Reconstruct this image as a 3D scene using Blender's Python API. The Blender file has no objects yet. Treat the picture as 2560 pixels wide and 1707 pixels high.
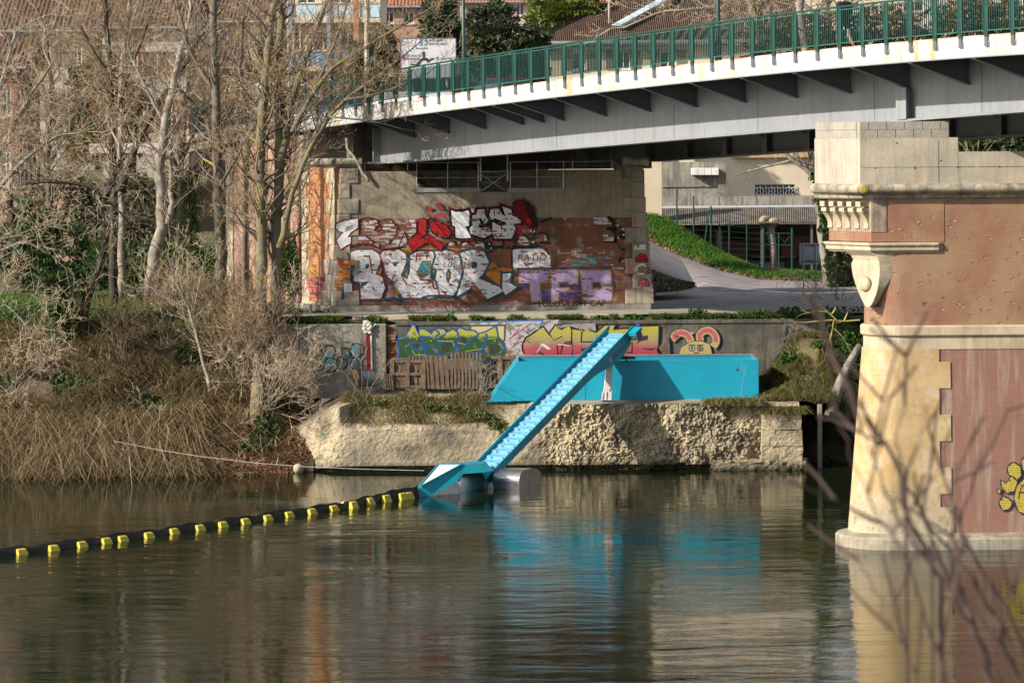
import bpy, math, random
import numpy as np
from mathutils import Vector
from mathutils.geometry import tessellate_polygon
# ------------------------------------------------------------------ camera, sky, sun
SC = bpy.context.scene
COL = SC.collection
F, H, HY, ROLL = 8000.0, 11.1, 378.0, 0.007      # focal length in photo pixels, eye height over the water, horizon row, roll
cam = bpy.data.cameras.new('camera'); cam_o = bpy.data.objects.new('camera', cam); COL.objects.link(cam_o)
cam_o.location = (0, 0, H); cam_o.rotation_euler = (math.radians(90), ROLL, 0)
cam.sensor_width = 36; cam.lens = 36 * F / 2560; cam.shift_y = -(853.5 - HY) / 2560
cam.clip_start = 0.5; cam.clip_end = 3000
cam.dof.use_dof = True; cam.dof.focus_distance = 113; cam.dof.aperture_fstop = 3.0
SC.camera = cam_o
EL, AZ = math.radians(29), math.radians(28)      # sun: to the left, a little on our side
SUN = Vector((-math.cos(EL) * math.cos(AZ), -math.cos(EL) * math.sin(AZ), math.sin(EL)))
W = bpy.data.worlds.new('World'); SC.world = W; W.use_nodes = True
_n = W.node_tree.nodes; _bg = _n['Background']
_sky = _n.new('ShaderNodeTexSky'); _sky.sky_type = 'NISHITA'; _sky.sun_disc = False
_sky.sun_elevation = EL; _sky.sun_rotation = math.atan2(SUN.x, SUN.y); _sky.altitude = 150; _sky.dust_density = 1.5
_hs = _n.new('ShaderNodeHueSaturation'); _hs.inputs['Saturation'].default_value = .55   # thin winter cloud pales the blue
W.node_tree.links.new(_sky.outputs[0], _hs.inputs['Color']); W.node_tree.links.new(_hs.outputs[0], _bg.inputs[0]); _bg.inputs[1].default_value = 0.125
sun = bpy.data.lights.new('sun', 'SUN'); sun.energy = 5.0; sun.angle = math.radians(0.5); sun.color = (1.0, 0.91, 0.77)
sun_o = bpy.data.objects.new('sun', sun); COL.objects.link(sun_o); sun_o.location = (-80, -40, 80)
sun_o.rotation_euler = (-SUN).to_track_quat('-Z', 'Y').to_euler()
SC.view_settings.view_transform = 'Standard'; SC.view_settings.look = 'None'
SC.view_settings.exposure = 0.5; SC.view_settings.gamma = 1
SC.cycles.use_denoising = True; SC.cycles.max_bounces = 6; SC.cycles.transparent_max_bounces = 8
SC.cycles.sample_clamp_indirect = 6
rnd = random.Random(7)
# ------------------------------------------------------------------ photo pixel + depth -> point in the place
def un(px, py):
    dx, dy = px - 1280, py - HY
    return dx - dy * ROLL, dy + dx * ROLL
def P(px, py, Y):
    dx, dy = un(px, py); return Vector((dx / F * Y, Y, H - dy / F * Y))
def G(px, py, z=0.0):
    dx, dy = un(px, py); return P(px, py, (H - z) * F / dy)
def XZ(px, py, Y):
    p = P(px, py, Y); return p.x, p.z
# ------------------------------------------------------------------ objects
WL = {}
def reg(o, parent, loc=None):
    COL.objects.link(o)
    if parent is not None:
        o.parent = parent
        off = WL.get(parent.name, Vector((0, 0, 0)))
        if loc is None: o.location = -off; WL[o.name] = Vector((0, 0, 0))
        else: o.location = loc; WL[o.name] = off + Vector(loc)
    else:
        if loc is not None: o.location = loc
        WL[o.name] = Vector(o.location)
    return o
def tag(o, label=None, cat=None, group=None, kind=None):
    if label: o['label'] = label
    if cat: o['category'] = cat
    if group: o['group'] = group
    if kind: o['kind'] = kind
    return o
def thing(name, label, cat, loc=(0, 0, 0), group=None):
    o = bpy.data.objects.new(name, None); o.empty_display_size = 0.3
    reg(o, None, Vector(loc)); return tag(o, label, cat, group)
def copy_tree(o, parent=None):
    c = o.copy(); COL.objects.link(c); c.parent = parent
    for ch in list(o.children): copy_tree(ch, c)
    return c
def vec(*a): return Vector(a)
class MB:
    """collects faces; build() links them as ONE mesh object"""
    def __init__(s): s.v = []; s.f = []; s.m = []; s.uv = {}
    def poly(s, pts, m=0, uv=None):
        i = len(s.v); s.v += [tuple(p) for p in pts]; s.f.append(tuple(range(i, i + len(pts)))); s.m.append(m)
        if uv: s.uv[len(s.f) - 1] = uv
    def obox(s, o, a, b, c, m=0):
        o, a, b, c = Vector(o), Vector(a), Vector(b), Vector(c)
        if a.cross(b).dot(c) < 0: a, b = b, a
        i = len(s.v)
        s.v += [tuple(p) for p in (o, o + a, o + a + b, o + b, o + c, o + a + c, o + a + b + c, o + b + c)]
        for q in ((0, 3, 2, 1), (4, 5, 6, 7), (0, 1, 5, 4), (1, 2, 6, 5), (2, 3, 7, 6), (3, 0, 4, 7)):
            s.f.append(tuple(i + k for k in q)); s.m.append(m)
    def box(s, x0, x1, y0, y1, z0, z1, m=0):
        s.obox((x0, y0, z0), (x1 - x0, 0, 0), (0, y1 - y0, 0), (0, 0, z1 - z0), m)
    def prism(s, pts, ext, m=0, m_side=None):
        """closed polygon swept by ext"""
        pts = [Vector(p) for p in pts]; ext = Vector(ext); n = len(pts); ms = m if m_side is None else m_side
        nn = Vector((0, 0, 0))
        for k in range(n): nn += (pts[k] - pts[0]).cross(pts[(k + 1) % n] - pts[0])
        if nn.dot(ext) < 0: pts.reverse()
        i = len(s.v); s.v += [tuple(p) for p in pts] + [tuple(p + ext) for p in pts]
        for t in tessellate_polygon([pts]):
            a, b, c = t
            if (pts[b] - pts[a]).cross(pts[c] - pts[a]).dot(ext) < 0: a, b, c = a, c, b
            s.f.append((i + a, i + c, i + b)); s.m.append(m); s.f.append((i + n + a, i + n + b, i + n + c)); s.m.append(m)
        for k in range(n):
            l = (k + 1) % n; s.f.append((i + k, i + l, i + n + l, i + n + k)); s.m.append(ms)
    def tube(s, path, rad, n=8, m=0, caps=True):
        path = [Vector(p) for p in path]; k = len(path)
        if not hasattr(rad, '__len__'): rad = [rad] * k
        i = len(s.v); ref = None
        for j, p in enumerate(path):
            d = (path[min(j + 1, k - 1)] - path[max(j - 1, 0)]).normalized()
            if ref is None: ref = d.orthogonal().normalized()
            a = (ref - d * ref.dot(d)).normalized(); b = d.cross(a); ref = a
            for q in range(n):
                t = 2 * math.pi * q / n; s.v.append(tuple(p + (a * math.cos(t) + b * math.sin(t)) * rad[j]))
        for j in range(k - 1):
            for q in range(n):
                r = (q + 1) % n; s.f.append((i + j * n + q, i + j * n + r, i + (j + 1) * n + r, i + (j + 1) * n + q)); s.m.append(m)
        if caps:
            s.f.append(tuple(i + q for q in reversed(range(n)))); s.m.append(m)
            s.f.append(tuple(i + (k - 1) * n + q for q in range(n))); s.m.append(m)
    def loft(s, rings, m=0, closed=True, caps=True):
        n = len(rings[0]); i = len(s.v)
        for r in rings: s.v += [tuple(p) for p in r]
        for j in range(len(rings) - 1):
            for q in range(n if closed else n - 1):
                r = (q + 1) % n; s.f.append((i + j * n + q, i + j * n + r, i + (j + 1) * n + r, i + (j + 1) * n + q)); s.m.append(m)
        if caps:
            s.f.append(tuple(i + q for q in reversed(range(n)))); s.m.append(m)
            s.f.append(tuple(i + (len(rings) - 1) * n + q for q in range(n))); s.m.append(m)
    def ball(s, c, r, m=0, n=10, k=7):
        c = Vector(c); r = Vector(r) if hasattr(r, '__len__') else Vector((r, r, r)); rings = []
        for j in range(1, k):
            t = math.pi * j / k
            rings.append([c + Vector((r.x * math.sin(t) * math.cos(2 * math.pi * q / n), r.y * math.sin(t) * math.sin(2 * math.pi * q / n), -r.z * math.cos(t))) for q in range(n)])
        s.loft(rings, m)
    def grid(s, fn, nu, nv, m=0):
        i = len(s.v)
        for b in range(nv + 1):
            for a in range(nu + 1): s.v.append(tuple(fn(a / nu, b / nv)))
        for b in range(nv):
            for a in range(nu):
                q = i + b * (nu + 1) + a; s.f.append((q, q + 1, q + nu + 2, q + nu + 1)); s.m.append(m)
    def build(s, name, mats, parent=None, smooth=False, bevel=0, loc=None, label=None):
        me = bpy.data.meshes.new(name); me.from_pydata(s.v, [], s.f)
        mats = mats if isinstance(mats, (list, tuple)) else [mats]
        for k in mats: me.materials.append(k)
        if len(mats) > 1: me.polygons.foreach_set('material_index', s.m)
        uvl = me.uv_layers.new(name='UVMap').data; vs = me.vertices
        for p in me.polygons:
            g = s.uv.get(p.index); n = p.normal
            if g is None:
                if abs(n.z) > 0.8: g = [(vs[v].co.x, vs[v].co.y) for v in p.vertices]
                else:
                    t = Vector((-n.y, n.x, 0)).normalized(); g = [(vs[v].co.dot(t), vs[v].co.z) for v in p.vertices]
            for q, li in enumerate(p.loop_indices): uvl[li].uv = g[q]
        if smooth: me.polygons.foreach_set('use_smooth', [True] * len(me.polygons))
        me.update(); o = bpy.data.objects.new(name, me); reg(o, parent, loc)
        if bevel:
            b = o.modifiers.new('bevel', 'BEVEL'); b.width = bevel; b.segments = 2; b.limit_method = 'ANGLE'; b.angle_limit = math.radians(40)
        if label: o['label'] = label
        return o
def npmesh(name, V, Q, mats, parent=None, col=None, smooth=False, loc=None):
    """big mesh from arrays: V (n,3), Q (m,3|4), col (n,3) point colours"""
    V = np.asarray(V, np.float32); Q = np.asarray(Q, np.int32); k = Q.shape[1]
    me = bpy.data.meshes.new(name)
    me.vertices.add(len(V)); me.vertices.foreach_set('co', V.ravel())
    me.loops.add(Q.size); me.loops.foreach_set('vertex_index', Q.ravel())
    me.polygons.add(len(Q)); me.polygons.foreach_set('loop_start', np.arange(0, Q.size, k, dtype=np.int32))
    if smooth: me.polygons.foreach_set('use_smooth', np.ones(len(Q), bool))
    for m in (mats if isinstance(mats, (list, tuple)) else [mats]): me.materials.append(m)
    me.update(calc_edges=True)
    if col is not None:
        a = me.attributes.new('tint', 'FLOAT_COLOR', 'POINT'); c = np.ones((len(V), 4), np.float32); c[:, :3] = col
        a.data.foreach_set('color', c.ravel())
    o = bpy.data.objects.new(name, me); return reg(o, parent, loc)
def stroke(pts, w, closed=False):
    """outline ribbon of a polyline in the plane -> list of quads (2-D)"""
    pts = [Vector((p[0], p[1])) for p in pts]; n = len(pts); out = []; off = []
    for i in range(n):
        a = pts[i - 1] if (i > 0 or closed) else None; b = pts[(i + 1) % n] if (i < n - 1 or closed) else None
        d1 = (pts[i] - a).normalized() if a is not None else (b - pts[i]).normalized()
        d2 = (b - pts[i]).normalized() if b is not None else d1
        t = d1 + d2
        t = t.normalized() if t.length > 1e-4 else d1
        nn = Vector((-t.y, t.x)); c = max(0.45, nn.dot(Vector((-d1.y, d1.x)))); off.append(nn * (w / 2 / c))
    for i in range(n if closed else n - 1):
        j = (i + 1) % n; out.append([pts[i] - off[i], pts[j] - off[j], pts[j] + off[j], pts[i] + off[i]])
    return out
# ------------------------------------------------------------------ materials
class NT:
    def __init__(s, name):
        s.mat = bpy.data.materials.new(name); s.mat.use_nodes = True; s.t = s.mat.node_tree
        s.b = s.t.nodes['Principled BSDF']; s.out = s.t.nodes['Material Output']
    def n(s, ty, **kw):
        nd = s.t.nodes.new('ShaderNode' + ty)
        for k, v in kw.items():
            if k[0] == '_': setattr(nd, k[1:], v)
        return nd
    def l(s, a, b): s.t.links.new(a, b)
    def setv(s, sock, v):
        if isinstance(v, bpy.types.NodeSocket): s.l(v, sock)
        elif hasattr(v, '__len__') and len(v) == 3 and len(sock.default_value) == 4: sock.default_value = (*v, 1)
        else: sock.default_value = v
    def coord(s, kind='Object', scale=(1, 1, 1)):
        c = s.n('TexCoord'); m = s.n('Mapping'); m.inputs['Scale'].default_value = scale; s.l(c.outputs[kind], m.inputs['Vector']); return m.outputs[0]
    def noise(s, vec, scale, detail=4, rough=.6, dist=0):
        t = s.n('TexNoise'); t.inputs['Scale'].default_value = scale; t.inputs['Detail'].default_value = detail
        t.inputs['Roughness'].default_value = rough; t.inputs['Distortion'].default_value = dist; s.l(vec, t.inputs['Vector']); return t.outputs['Fac']
    def ramp(s, fac, a, b, ca=(0, 0, 0), cb=(1, 1, 1)):
        r = s.n('ValToRGB'); s.l(fac, r.inputs[0]); e = r.color_ramp.elements
        e[0].position = a; e[1].position = b; e[0].color = (*ca, 1); e[1].color = (*cb, 1); return r.outputs[0]
    def mix(s, fac, a, b, mode='MIX'):
        m = s.n('Mix'); m.data_type = 'RGBA'; m.blend_type = mode
        s.setv(m.inputs['Factor'], fac); s.setv(m.inputs[6], a); s.setv(m.inputs[7], b); return m.outputs[2]
    def math(s, op, a, b):
        m = s.n('Math'); m.operation = op; s.setv(m.inputs[0], a); s.setv(m.inputs[1], b); return m.outputs[0]
    def bump(s, h, strength=.5, dist=.02, normal=None):
        b = s.n('Bump'); b.inputs['Strength'].default_value = strength; b.inputs['Distance'].default_value = dist
        s.l(h, b.inputs['Height'])
        if normal is not None: s.l(normal, b.inputs['Normal'])
        s.l(b.outputs[0], s.b.inputs['Normal']); return b.outputs[0]
    def done(s, col, rough=.8, metal=0, spec=.3):
        s.setv(s.b.inputs['Base Color'], col); s.setv(s.b.inputs['Roughness'], rough); s.b.inputs['Metallic'].default_value = metal
        s.b.inputs['Specular IOR Level'].default_value = spec; return s.mat
def M(name, c, c2=None, scale=1.5, rough=.8, metal=0, spec=.3, bump=0, bscale=25, grain=.15, streak=None, sfac=.5, lo=.4, hi=.62):
    """two-tone weathered surface with fine grain, bump and run-down streaks of a third colour"""
    t = NT(name); v = t.coord(); col = c
    if c2 is not None: col = t.mix(t.ramp(t.noise(v, scale), lo, hi), c, c2)
    if streak is not None:
        s = t.noise(t.coord('Object', (6, 6, .45)), 1.0, 5, .65)
        col = t.mix(t.math('MULTIPLY', t.ramp(s, .48, .72), sfac), col, streak)
    if grain:
        g = t.noise(v, bscale * 1.7, 3, .7); col = t.mix(grain * 2, col, t.ramp(g, .25, .75, (.35, .35, .35), (1.5, 1.5, 1.5)), 'MULTIPLY')
    if bump: t.bump(t.noise(v, bscale, 5, .65), bump, .03)
    return t.done(col, rough, metal, spec)
def tintmat(name, rough=.8, mul=1.0, trans=0, spec=.2):
    t = NT(name); a = t.n('Attribute', _attribute_name='tint'); m = t.done(a.outputs['Color'], rough, 0, spec)
    if trans:
        d = t.n('BsdfTranslucent'); t.l(a.outputs['Color'], d.inputs[0]); x = t.n('MixShader'); x.inputs[0].default_value = trans
        t.l(t.b.outputs[0], x.inputs[1]); t.l(d.outputs[0], x.inputs[2]); t.l(x.outputs[0], t.out.inputs[0])
    return m
def bricknodes(t, c1, c2, mortar, w=.40, h=.065, sc=1.0):
    b = t.n('TexBrick'); t.l(t.coord('UV'), b.inputs['Vector'])
    b.inputs['Scale'].default_value = sc; b.inputs['Brick Width'].default_value = w; b.inputs['Row Height'].default_value = h
    b.inputs['Mortar Size'].default_value = .008; b.inputs['Mortar Smooth'].default_value = .2; b.inputs['Bias'].default_value = 0
    t.setv(b.inputs['Color1'], c1); t.setv(b.inputs['Color2'], c2); t.setv(b.inputs['Mortar'], mortar)
    return b.outputs['Color'], b.outputs['Fac']
def brickmat(name, c1, c2, mortar, dirt=None, dfac=.6, w=.40, h=.065, patch=None, streak=None, bump=.6):
    t = NT(name); col, fac = bricknodes(t, c1, c2, mortar, w, h); v = t.coord()
    if patch is not None: col = t.mix(t.math('MULTIPLY', t.ramp(t.noise(v, 2.2, 6, .7), .55, .63), .85), col, patch)
    if dirt is not None: col = t.mix(t.math('MULTIPLY', t.ramp(t.noise(v, .7, 5), .42, .68), dfac), col, dirt)
    if streak is not None: col = t.mix(t.math('MULTIPLY', t.ramp(t.noise(t.coord('Object', (5, 5, .35)), 1, 5, .65), .5, .72), .7), col, streak)
    col = t.mix(.5, col, t.ramp(t.noise(v, 40, 3, .7), .2, .8, (.5, .5, .5), (1.4, 1.4, 1.4)), 'MULTIPLY')
    t.bump(t.math('SUBTRACT', t.noise(v, 30, 4), fac), bump, .02)
    return t.done(col, .9, 0, .2)
BRC = ((.30, .10, .045), (.20, .075, .04), (.11, .09, .075))
def paint(name, c, wear=.35, on='brick', grad=None):
    """spray paint on a wall: the wall shows through where it has flaked; grad=(z0,z1,colour at z1)"""
    t = NT('paint_' + name); v = t.coord(); col = c
    if grad:
        s = t.n('SeparateXYZ'); t.l(t.coord(), s.inputs[0]); mr = t.n('MapRange'); t.l(s.outputs[2], mr.inputs[0])
        z = t.math('ADD', s.outputs[2], t.math('MULTIPLY', t.math('SUBTRACT', t.noise(v, 3, 4), .5), .35)); t.l(z, mr.inputs[0])
        mr.inputs[1].default_value = grad[0]; mr.inputs[2].default_value = grad[1]; col = t.mix(mr.outputs[0], c, grad[2])
    if on == 'brick':
        bc, fac = bricknodes(t, *BRC); under = bc
        col = t.mix(t.math('MULTIPLY', fac, .75), col, tuple(x * .35 for x in c))
        b2 = t.n('TexBrick'); t.l(t.coord('UV'), b2.inputs['Vector']); b2.inputs['Scale'].default_value = 1
        b2.inputs['Brick Width'].default_value = .40; b2.inputs['Row Height'].default_value = .065; b2.inputs['Mortar Size'].default_value = 0
        t.setv(b2.inputs['Color1'], (0, 0, 0)); t.setv(b2.inputs['Color2'], (1, 1, 1))
        w = t.math('ADD', t.math('MULTIPLY', t.noise(v, 5, 6, .7), .72), t.math('MULTIPLY', b2.outputs['Color'], .28))
    else:
        under = (.17, .155, .135); w = t.noise(v, 4, 7, .72); fac = t.noise(v, 30, 3)
    thr = .72 - wear * .42
    col = t.mix(t.ramp(w, thr, thr + .05), col, under)
    col = t.mix(.5, col, t.ramp(t.noise(v, 22, 4, .7), .2, .8, (.55, .55, .55), (1.35, 1.35, 1.35)), 'MULTIPLY')
    t.bump(t.math('SUBTRACT', t.noise(v, 30, 4), fac) if on == 'brick' else fac, .5, .015)
    return t.done(col, .75, 0, .25)
# ------------------------------------------------------------------ palette
from mathutils import noise as mn
CONC = M('concrete_weathered', (.30, .275, .23), (.19, .175, .15), 1.2, .9, bump=.35, bscale=14, streak=(.07, .065, .055), sfac=.6)
CONC_PALE = M('concrete_pale', (.45, .40, .325), (.35, .315, .255), .9, .9, bump=.25, bscale=12, streak=(.22, .165, .10), sfac=.5, grain=.1)
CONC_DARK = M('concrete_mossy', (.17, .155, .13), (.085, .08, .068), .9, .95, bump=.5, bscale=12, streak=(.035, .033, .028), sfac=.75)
PEBBLE = M('pebbledash', (.33, .28, .21), (.23, .20, .155), 1.0, .95, bump=1.0, bscale=22, streak=(.10, .085, .06), sfac=.55, grain=.3)
STONE = M('pale_stone', (.52, .43, .31), (.40, .33, .23), 1.6, .85, bump=.3, bscale=16, streak=(.20, .17, .12), sfac=.5)
STONE_GREY = M('grey_stone', (.34, .30, .235), (.22, .195, .16), 1.5, .9, bump=.4, bscale=15, streak=(.09, .085, .07), sfac=.6)
CORNICE = M('lichened_cornice', (.43, .38, .29), (.20, .18, .145), 2.2, .9, bump=.5, bscale=14, streak=(.07, .065, .055), sfac=.7)
QUOIN = M('tooled_sandstone', (.60, .46, .27), (.50, .40, .26), 1.1, .85, bump=.5, bscale=20, grain=.12)
LICHEN = M('yellow_lichen', (.45, .33, .04), (.30, .26, .10), 5, .9)
BRICK = brickmat('old_brick', *BRC, dirt=(.06, .045, .035), dfac=.7, patch=(.30, .27, .24))
BRICK_PINK = brickmat('pink_brick', (.42, .255, .185), (.36, .21, .15), (.38, .29, .23), w=.4, h=.06, patch=(.52, .36, .28), bump=.3)
BRICK_ORANGE = brickmat('orange_brick', (.48, .20, .085), (.38, .15, .065), (.40, .27, .17), w=.4, h=.06, patch=(.48, .30, .17), bump=.4)
BRICK_PIER = brickmat('pier_brick', (.37, .155, .095), (.33, .135, .085), (.30, .15, .10), w=.35, h=.055, dirt=(.36, .22, .12), dfac=.55, streak=(.22, .125, .085), bump=.35)
BRICK_LOW = brickmat('pier_brick_washed', (.30, .15, .115), (.27, .135, .105), (.25, .15, .12), w=.35, h=.055, dirt=(.20, .11, .085), dfac=.4, streak=(.40, .34, .28), bump=.3)
BRICK_CHIP = brickmat('chipped_brick', (.46, .25, .13), (.36, .17, .09), (.22, .12, .08), w=.25, h=.05, bump=1)
STEEL = M('grey_painted_steel', (.255, .268, .285), (.225, .237, .252), .5, .45, 0, .4, streak=(.14, .145, .15), sfac=.5, grain=.03)
STEEL_D = M('dark_grey_steel', (.12, .13, .15), (.10, .11, .125), 1, .5, grain=.04)
GALV = M('galvanised_steel', (.42, .43, .45), (.33, .34, .36), 3, .4, .6, grain=.05)
GREEN = M('dark_green_paint', (.012, .058, .046), (.010, .046, .037), 2, .4, 0, .4, grain=.03)
GREEN_L = M('green_paint_edge', (.03, .13, .10), None, 2, .4, 0, .4, grain=.03)
def fasciamat():
    t = NT('rust_streaked_white_paint'); v = t.coord('Object', (2.2, 2.2, .18)); big = t.noise(t.coord('Object', (.22, .22, .02)), 1, 2)
    fac = t.math('MULTIPLY', t.math('MULTIPLY', t.ramp(t.noise(v, 1, 6, .75), .49, .66), .85), t.ramp(big, .38, .55))
    uvs = t.n('SeparateXYZ'); t.l(t.coord('UV'), uvs.inputs[0])
    col = t.mix(t.math('MULTIPLY', t.ramp(uvs.outputs[1], 0, .35, (.55, .55, .55), (0, 0, 0)), .8), (.52, .52, .50), (.36, .35, .31))
    col = t.mix(fac, col, (.46, .24, .06))
    col = t.mix(t.math('MULTIPLY', t.ramp(t.noise(t.coord('Object', (5, 5, .3)), 1, 5), .6, .75), .5), col, (.30, .28, .24))
    edge = t.math('MULTIPLY', t.ramp(uvs.outputs[1], .86, 1.0), t.ramp(t.noise(t.coord(), 1.3, 5), .42, .6))
    col = t.mix(edge, col, (.33, .13, .03)); return t.done(col, .5, 0, .4)
FASCIA = fasciamat()
ASPHALT = M('asphalt', (.30, .265, .26), (.23, .205, .20), .7, .9, bump=.2, bscale=18)
PATHM = M('pale_path', (.36, .33, .29), (.29, .265, .235), .6, .9, bump=.2, bscale=14)
EARTH = M('earth', (.115, .085, .055), (.07, .055, .035), 1.2, .95, bump=.8, bscale=9)
EARTH_G = M('earth_grown', (.075, .085, .03), (.085, .07, .04), 1.5, .95, bump=.8, bscale=8)
HILLM = M('scrub_hillside', (.09, .085, .04), (.055, .06, .03), .5, .95, bump=.8, bscale=3)
TERRM = M('dusty_concrete', (.36, .31, .235), (.25, .21, .155), 1.1, .95, bump=.3, bscale=10)
TINT = tintmat('bark_and_twig', .85); LEAF = tintmat('leaves', .55, trans=.25, spec=.35); GRASSM = tintmat('grass_blades', .7, trans=.3)
def smooth(x): x = np.clip(x, 0, 1); return x * x * (3 - 2 * x)
# ------------------------------------------------------------------ water
def watermat():
    t = NT('river_water'); c = t.coord('Object', (1, 1, 1))
    n1 = t.noise(t.coord('Object', (.42, 1.0, 1)), 1.35, 5, .52, .6); n2 = t.noise(t.coord('Object', (.8, 1.6, 1)), 5, 3, .6)
    calm = t.ramp(t.noise(t.coord('Object', (.05, .16, 1)), 1, 3, .6, .8), .40, .62, (.30, .30, .30), (1, 1, 1))
    # the strip between the boom and the far bank lies calmer than the open stream
    s = t.n('SeparateXYZ'); t.l(t.coord(), s.inputs[0])
    ln = t.math('SUBTRACT', s.outputs[1], t.math('ADD', 109.0, t.math('MULTIPLY', s.outputs[0], 1.35)))
    mr = t.n('MapRange'); t.l(ln, mr.inputs[0]); mr.inputs[1].default_value = -1; mr.inputs[2].default_value = 2; mr.inputs[3].default_value = 1; mr.inputs[4].default_value = .45
    h = t.math('ADD', t.math('MULTIPLY', n1, 1.0), t.math('MULTIPLY', n2, .09))
    h = t.math('MULTIPLY', t.math('MULTIPLY', h, calm), mr.outputs[0])
    t.bump(h, 1.0, .034)
    m = t.done((.008, .013, .005), .03, 0, .5); t.b.inputs['IOR'].default_value = 1.27; return m
b = MB(); b.grid(lambda u, v: (-120 + 240 * u, -20 + 138 * v, 0), 1, 1); WATER = tag(b.build('water', watermat()), kind='structure')
# ------------------------------------------------------------------ ground
def ground_z(X, Y):
    L = smooth((2 - X) / 6.0)
    zl = 4.75 + .02 * np.maximum(Y - 119, 0) + smooth((Y - 142) / 30) * 5.2 + np.maximum(Y - 172, 0) * .10
    zr = 5.02 + smooth((Y - 162) / 30) * 7 + np.maximum(Y - 190, 0) * .11
    return zl * L + zr * (1 - L)
b = MB()
b.grid(lambda u, v: (-110 + 220 * u, 119.2 + 330 * v * v, float(ground_z(-110 + 220 * u, 119.2 + 330 * v * v)) - .06), 110, 90)
tag(b.build('ground', HILLM, smooth=True), kind='structure')
b = MB()   # our own bank, under the photographer
b.grid(lambda u, v: (-60 + 120 * u, -30 + 62 * v, 8.9 - 11 * max(0, (v * 62 - 36)) / 26), 24, 40)
tag(b.build('near_bank', EARTH_G, smooth=True), kind='structure')
BX0, BX1 = -34.0, -7.0
def bank_pt(X, v):
    """left bank from the waterline (v=0) to the grass flat (v=1)"""
    y0 = 110.1 + 0.25 * math.sin(X * .9) + .3 * mn.noise(Vector((X * .5, 0, 0))) + max(0, X + 10.5) * .25
    n = mn.fractal(Vector((X * .45, v * 5, 3.1)), 1, 2, 4) * .35
    z = -.25 + 5.0 * (v ** .85) * (1 if v < 1 else 1)
    if X > -9.8: z *= 1 - .28 * min(1, (X + 9.8) / 2)
    return Vector((X, y0 + (119.6 - y0) * v, z + n * min(1, v * 5) * (1 - v * .6)))
b = MB(); b.grid(lambda u, v: bank_pt(BX0 + (BX1 - BX0) * u, v), 110, 44); tag(b.build('river_bank', EARTH, smooth=True), kind='structure')
# ------------------------------------------------------------------ quay: old concrete block with its pebbly, broken face
QX0, QX1, QY = P(712, 1100, 111.4).x, P(1998, 1050, 111.4).x, 111.4
def quay_top(X): return 2.28
def rough(X, Z):
    k = smooth((X - .6) / 1.2) * (1 - smooth((X - 8.4) / .5))
    a = mn.fractal(Vector((X * 1.1, Z * 1.1, 0)), .9, 2.1, 4) * .16
    c = abs(mn.fractal(Vector((X * 4.2, Z * 4.2, 7)), .8, 2.1, 4)) * .26
    L_ = float(1 - smooth((X + 7.2) / 1.5)); a += L_ * mn.fractal(Vector((X * 2.6, Z * 2.6, 5)), .8, 2.1, 5) * .22; d_ = abs(mn.fractal(Vector((X * 9, Z * 9, 3)), .7, 2.1, 3)) * .10
    return a * (.5 + .9 * k) + c * (.22 + .30 * k) + d_ * (.2 + k)
def quay_pt(u, v):
    X = QX0 + (QX1 - QX0) * u; Z = -.4 + (2.28 + .4) * v
    left = float(1 - smooth((X + 7.9) / 2.2)); mid = float(smooth((X + 6.2) / .8) * (1 - smooth((X - .4) / 1.0)))
    Y = QY + .12 * v + left * (1.8 * v + .4 - .9 * (1 - left))
    if mid > 0 and Z > 1.42: Y += mid * (Z - 1.42) * 1.7; 
    Y -= rough(X, Z) * (1 - .6 * mid * (Z < 1.42)); 
    if Z < .35: Y -= (.35 - Z) * .35
    if Z < .16: Y += .25
    return Vector((X, Y, Z - left * .9 * v * (1 - u)))
def rockmat():
    t = NT('pebbly_broken_concrete'); v = t.coord(); col = t.mix(t.ramp(t.noise(v, .55, 4), .42, .6), (.44, .37, .25), (.29, .25, .18))
    vo = t.n('TexVoronoi'); t.l(v, vo.inputs[0]); vo.inputs['Scale'].default_value = 7
    col = t.mix(t.math('MULTIPLY', t.ramp(t.noise(v, 1.1, 5), .5, .62), .55), col, t.mix(.5, vo.outputs['Color'], (.2, .19, .17)), 'MULTIPLY')
    s = t.n('SeparateXYZ'); t.l(v, s.inputs[0])
    wet = t.ramp(t.math('ADD', s.outputs[2], t.math('MULTIPLY', t.noise(v, 2.5, 4), .5)), .28, .62, (1, 1, 1), (0, 0, 0))
    col = t.mix(wet, col, (.045, .042, .025)); col = t.mix(.6, col, t.ramp(t.noise(v, 16, 5, .7), .25, .75, (.4, .4, .4), (1.5, 1.5, 1.5)), 'MULTIPLY')
    t.bump(t.math('ADD', t.noise(v, 14, 6, .7), t.math('MULTIPLY', vo.outputs['Distance'], .5)), .9, .05); return t.done(col, .9, 0, .2)
ROCK = rockmat()
b = MB(); b.grid(quay_pt, 330, 64)
TZ = 2.28
q = len(b.f)
b.grid(lambda u, v: (QX0 + (QX1 - QX0) * u, (quay_pt(u, 1).y) * (1 - v) + 117.0 * v, (quay_pt(u, 1).z) + .17 * v), 90, 6, 1)
b.poly([(QX1, QY, -.4), (QX1, 117, -.4), (QX1, 117, TZ + .17), (QX1, QY, TZ)], 0)
tag(b.build('quay', [ROCK, TERRM]), kind='structure')
x0 = P(1905, 1100, 111).x
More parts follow.
